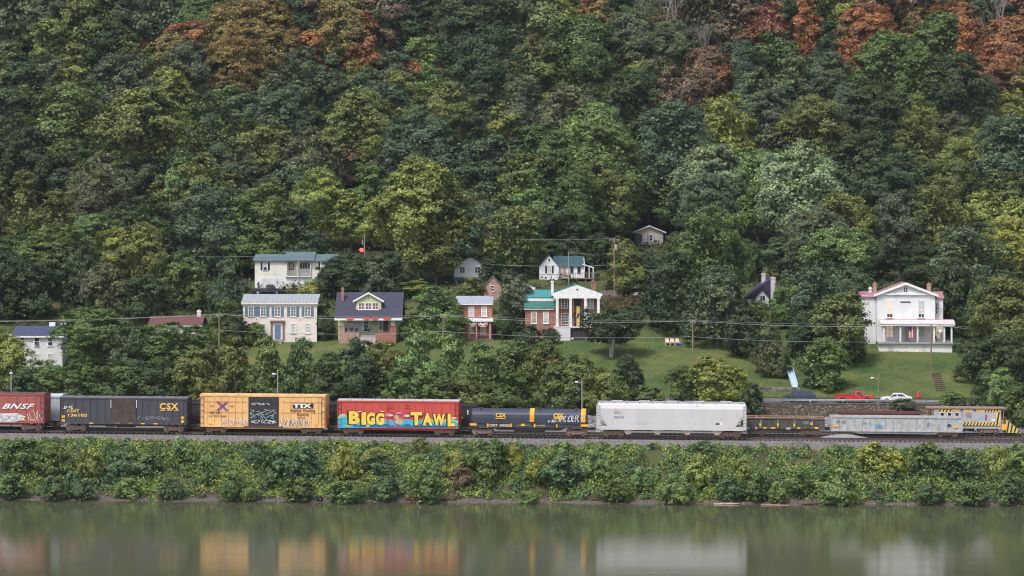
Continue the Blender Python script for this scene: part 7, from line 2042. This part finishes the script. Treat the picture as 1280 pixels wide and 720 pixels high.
# hedge strip in front of the hilltop house, dirt steps on the right lawn
hp = []
for i in range(90):
    px = 318+i*(405-318)/90; Y = Y_at(px, 368, 400); x = PX(px, Y); hp.append((x, Y+rnd.uniform(-.4, .4), gz(x, Y)))
hp = np.array(hp); ho = leaf_stuff('hedge', hp, np.full(len(hp), .5), 40, .16, (0.05, .07, .025), None, 11); del ho['kind']; tag(ho, 'low clipped hedge in front of the hilltop cream house', 'hedge')
hp2 = []
for i in range(160):
    px = rnd.uniform(748, 835); Y = Y_at(px, rnd.uniform(374, 395), 396); x = PX(px, Y); hp2.append((x, Y, gz(x, Y)))
leaf_stuff('bank_brush', np.array(hp2), np.full(160, .8), 30, .2, (0.12, .085, .05), 'brown brush on the bank right of the columned house', 12)
for i, row in enumerate((503, 498)):
    pass
m = MB()
Ya = Y_at(1172, 489, 368); 
for i in range(9):
    Y = Ya+.2+i*1.1; px = 1176-i*.8; x = PX(px, Y); z = gz(x, Y)
    m.box(x-.7, x+.7, Y-.35, Y+.75, z-.25, z+.10)
tag(m.build('garden_steps', M('dirt_steps', (0.10, .065, .05), .95, .4, 4.0), None), 'dark earth steps climbing the lawn beside the utility pole', 'steps')

# shoreline things
def shore(px, row):
    Y = Y_at(px, row, 300); return PX(px, Y), Y, gz(PX(px, Y), Y)
x, Y, z = shore(400, 628.5)
m = MB(); n1, n2 = 20, 8
for i in range(n1):
    for j in range(n2):
        a, b = 2*math.pi*i/n1, 2*math.pi*j/n2; rr = .30+.12*math.cos(b); m.v.append((rr*math.cos(a), .12*math.sin(b), rr*math.sin(a)))
for i in range(n1):
    for j in range(n2): m.f.append((i*n2+j, ((i+1) % n1)*n2+j, ((i+1) % n1)*n2+(j+1) % n2, i*n2+(j+1) % n2))
q = m.build('old_tyre', M('tyre', (0.03, .03, .035)), None, True); q.location = (x, Y, z+.30); q.rotation_euler = (.5, 0, .3); tag(q, 'old black tyre lying on the muddy shore', 'tyre')
for px, row, L, ang, lab, c in ((908, 634, 3.0, .05, 'pale driftwood log beside the leafy shore bush', (0.42, .33, .27)), (969, 635.5, 3.4, -.03, 'brown driftwood log at the shore, longer one', (0.30, .19, .13)), (1015, 633, 2.6, .1, 'dark driftwood branch left of the big bright bush', (0.10, .07, .07)), (72, 626, 3.0, .06, 'dark driftwood branch on the left shore', (0.09, .07, .06))):
    x, Y, z = shore(px, row-1.0)
    t_ = empty('driftwood_log', (x, Y, z+.12), TA*.6, lab, 'log')
    MB().tube((-L/2, 0, 0), (0, .1, ang), .15, .13, 8).tube((0, .1, ang), (L/2, 0, ang*2), .13, .08, 8).build('log', M('log_%d' % px, c, .85, .35, 4.0), t_)
    MB().tube((L*.1, .05, .1), (L*.25, .3, .45), .05, .02, 6).build('broken_branch', M('log_%d' % px, c, .85, .35, 4.0), t_)
# exposed roots
for px, row, lab, c in ((517, 627, 'rusty brown tangle of roots under the leafy shore bush', (0.17, .05, .03)), (562, 626, 'reddish dead brush on the shore', (0.13, .055, .035)), (198, 622, 'rusty brown dead brush at the waterline', (0.15, .06, .045)), (745, 627, 'brown dead brush on the shore beneath the hopper', (0.13, .06, .04))):
    x, Y, z = shore(px, row); m = MB(); r = random.Random(px)
    for i in range(46):
        a = r.uniform(-1, 1); p = Vector((a*1.0, r.uniform(-.2, .3), 0)); q_ = p+Vector((r.uniform(-.6, .6), r.uniform(-.5, .3), r.uniform(.1, .8))); m.tube(p, q_, .03, .015, 4); m.tube(q_, q_+Vector((r.uniform(-.4, .4), r.uniform(-.3, .2), r.uniform(-.4, .2))), .015, .008, 4)
    q = m.build('dead_brush', M('brush_%d' % px, c, .9, .4, 5.0), None); q.location = (x, Y, z); tag(q, lab, 'dead brush')

# ------------------------------------------------------------------ thin air haze round the camera and the whole scene
hm, hnt, hout = newmat('haze_air')
pv = N(hnt, 'ShaderNodeVolumePrincipled')
pv.inputs['Color'].default_value = (0.80, 0.88, 1.0, 1)
pv.inputs['Density'].default_value = 0.00006
pv.inputs['Anisotropy'].default_value = 0.2
hnt.links.new(pv.outputs[0], hout.inputs['Volume'])
hz = MB().box(-905, 905, -355, 1705, -6.5, 330).build('haze', hm)
tag(hz, 'thin bluish air between the viewer and the hillside', kind='stuff')
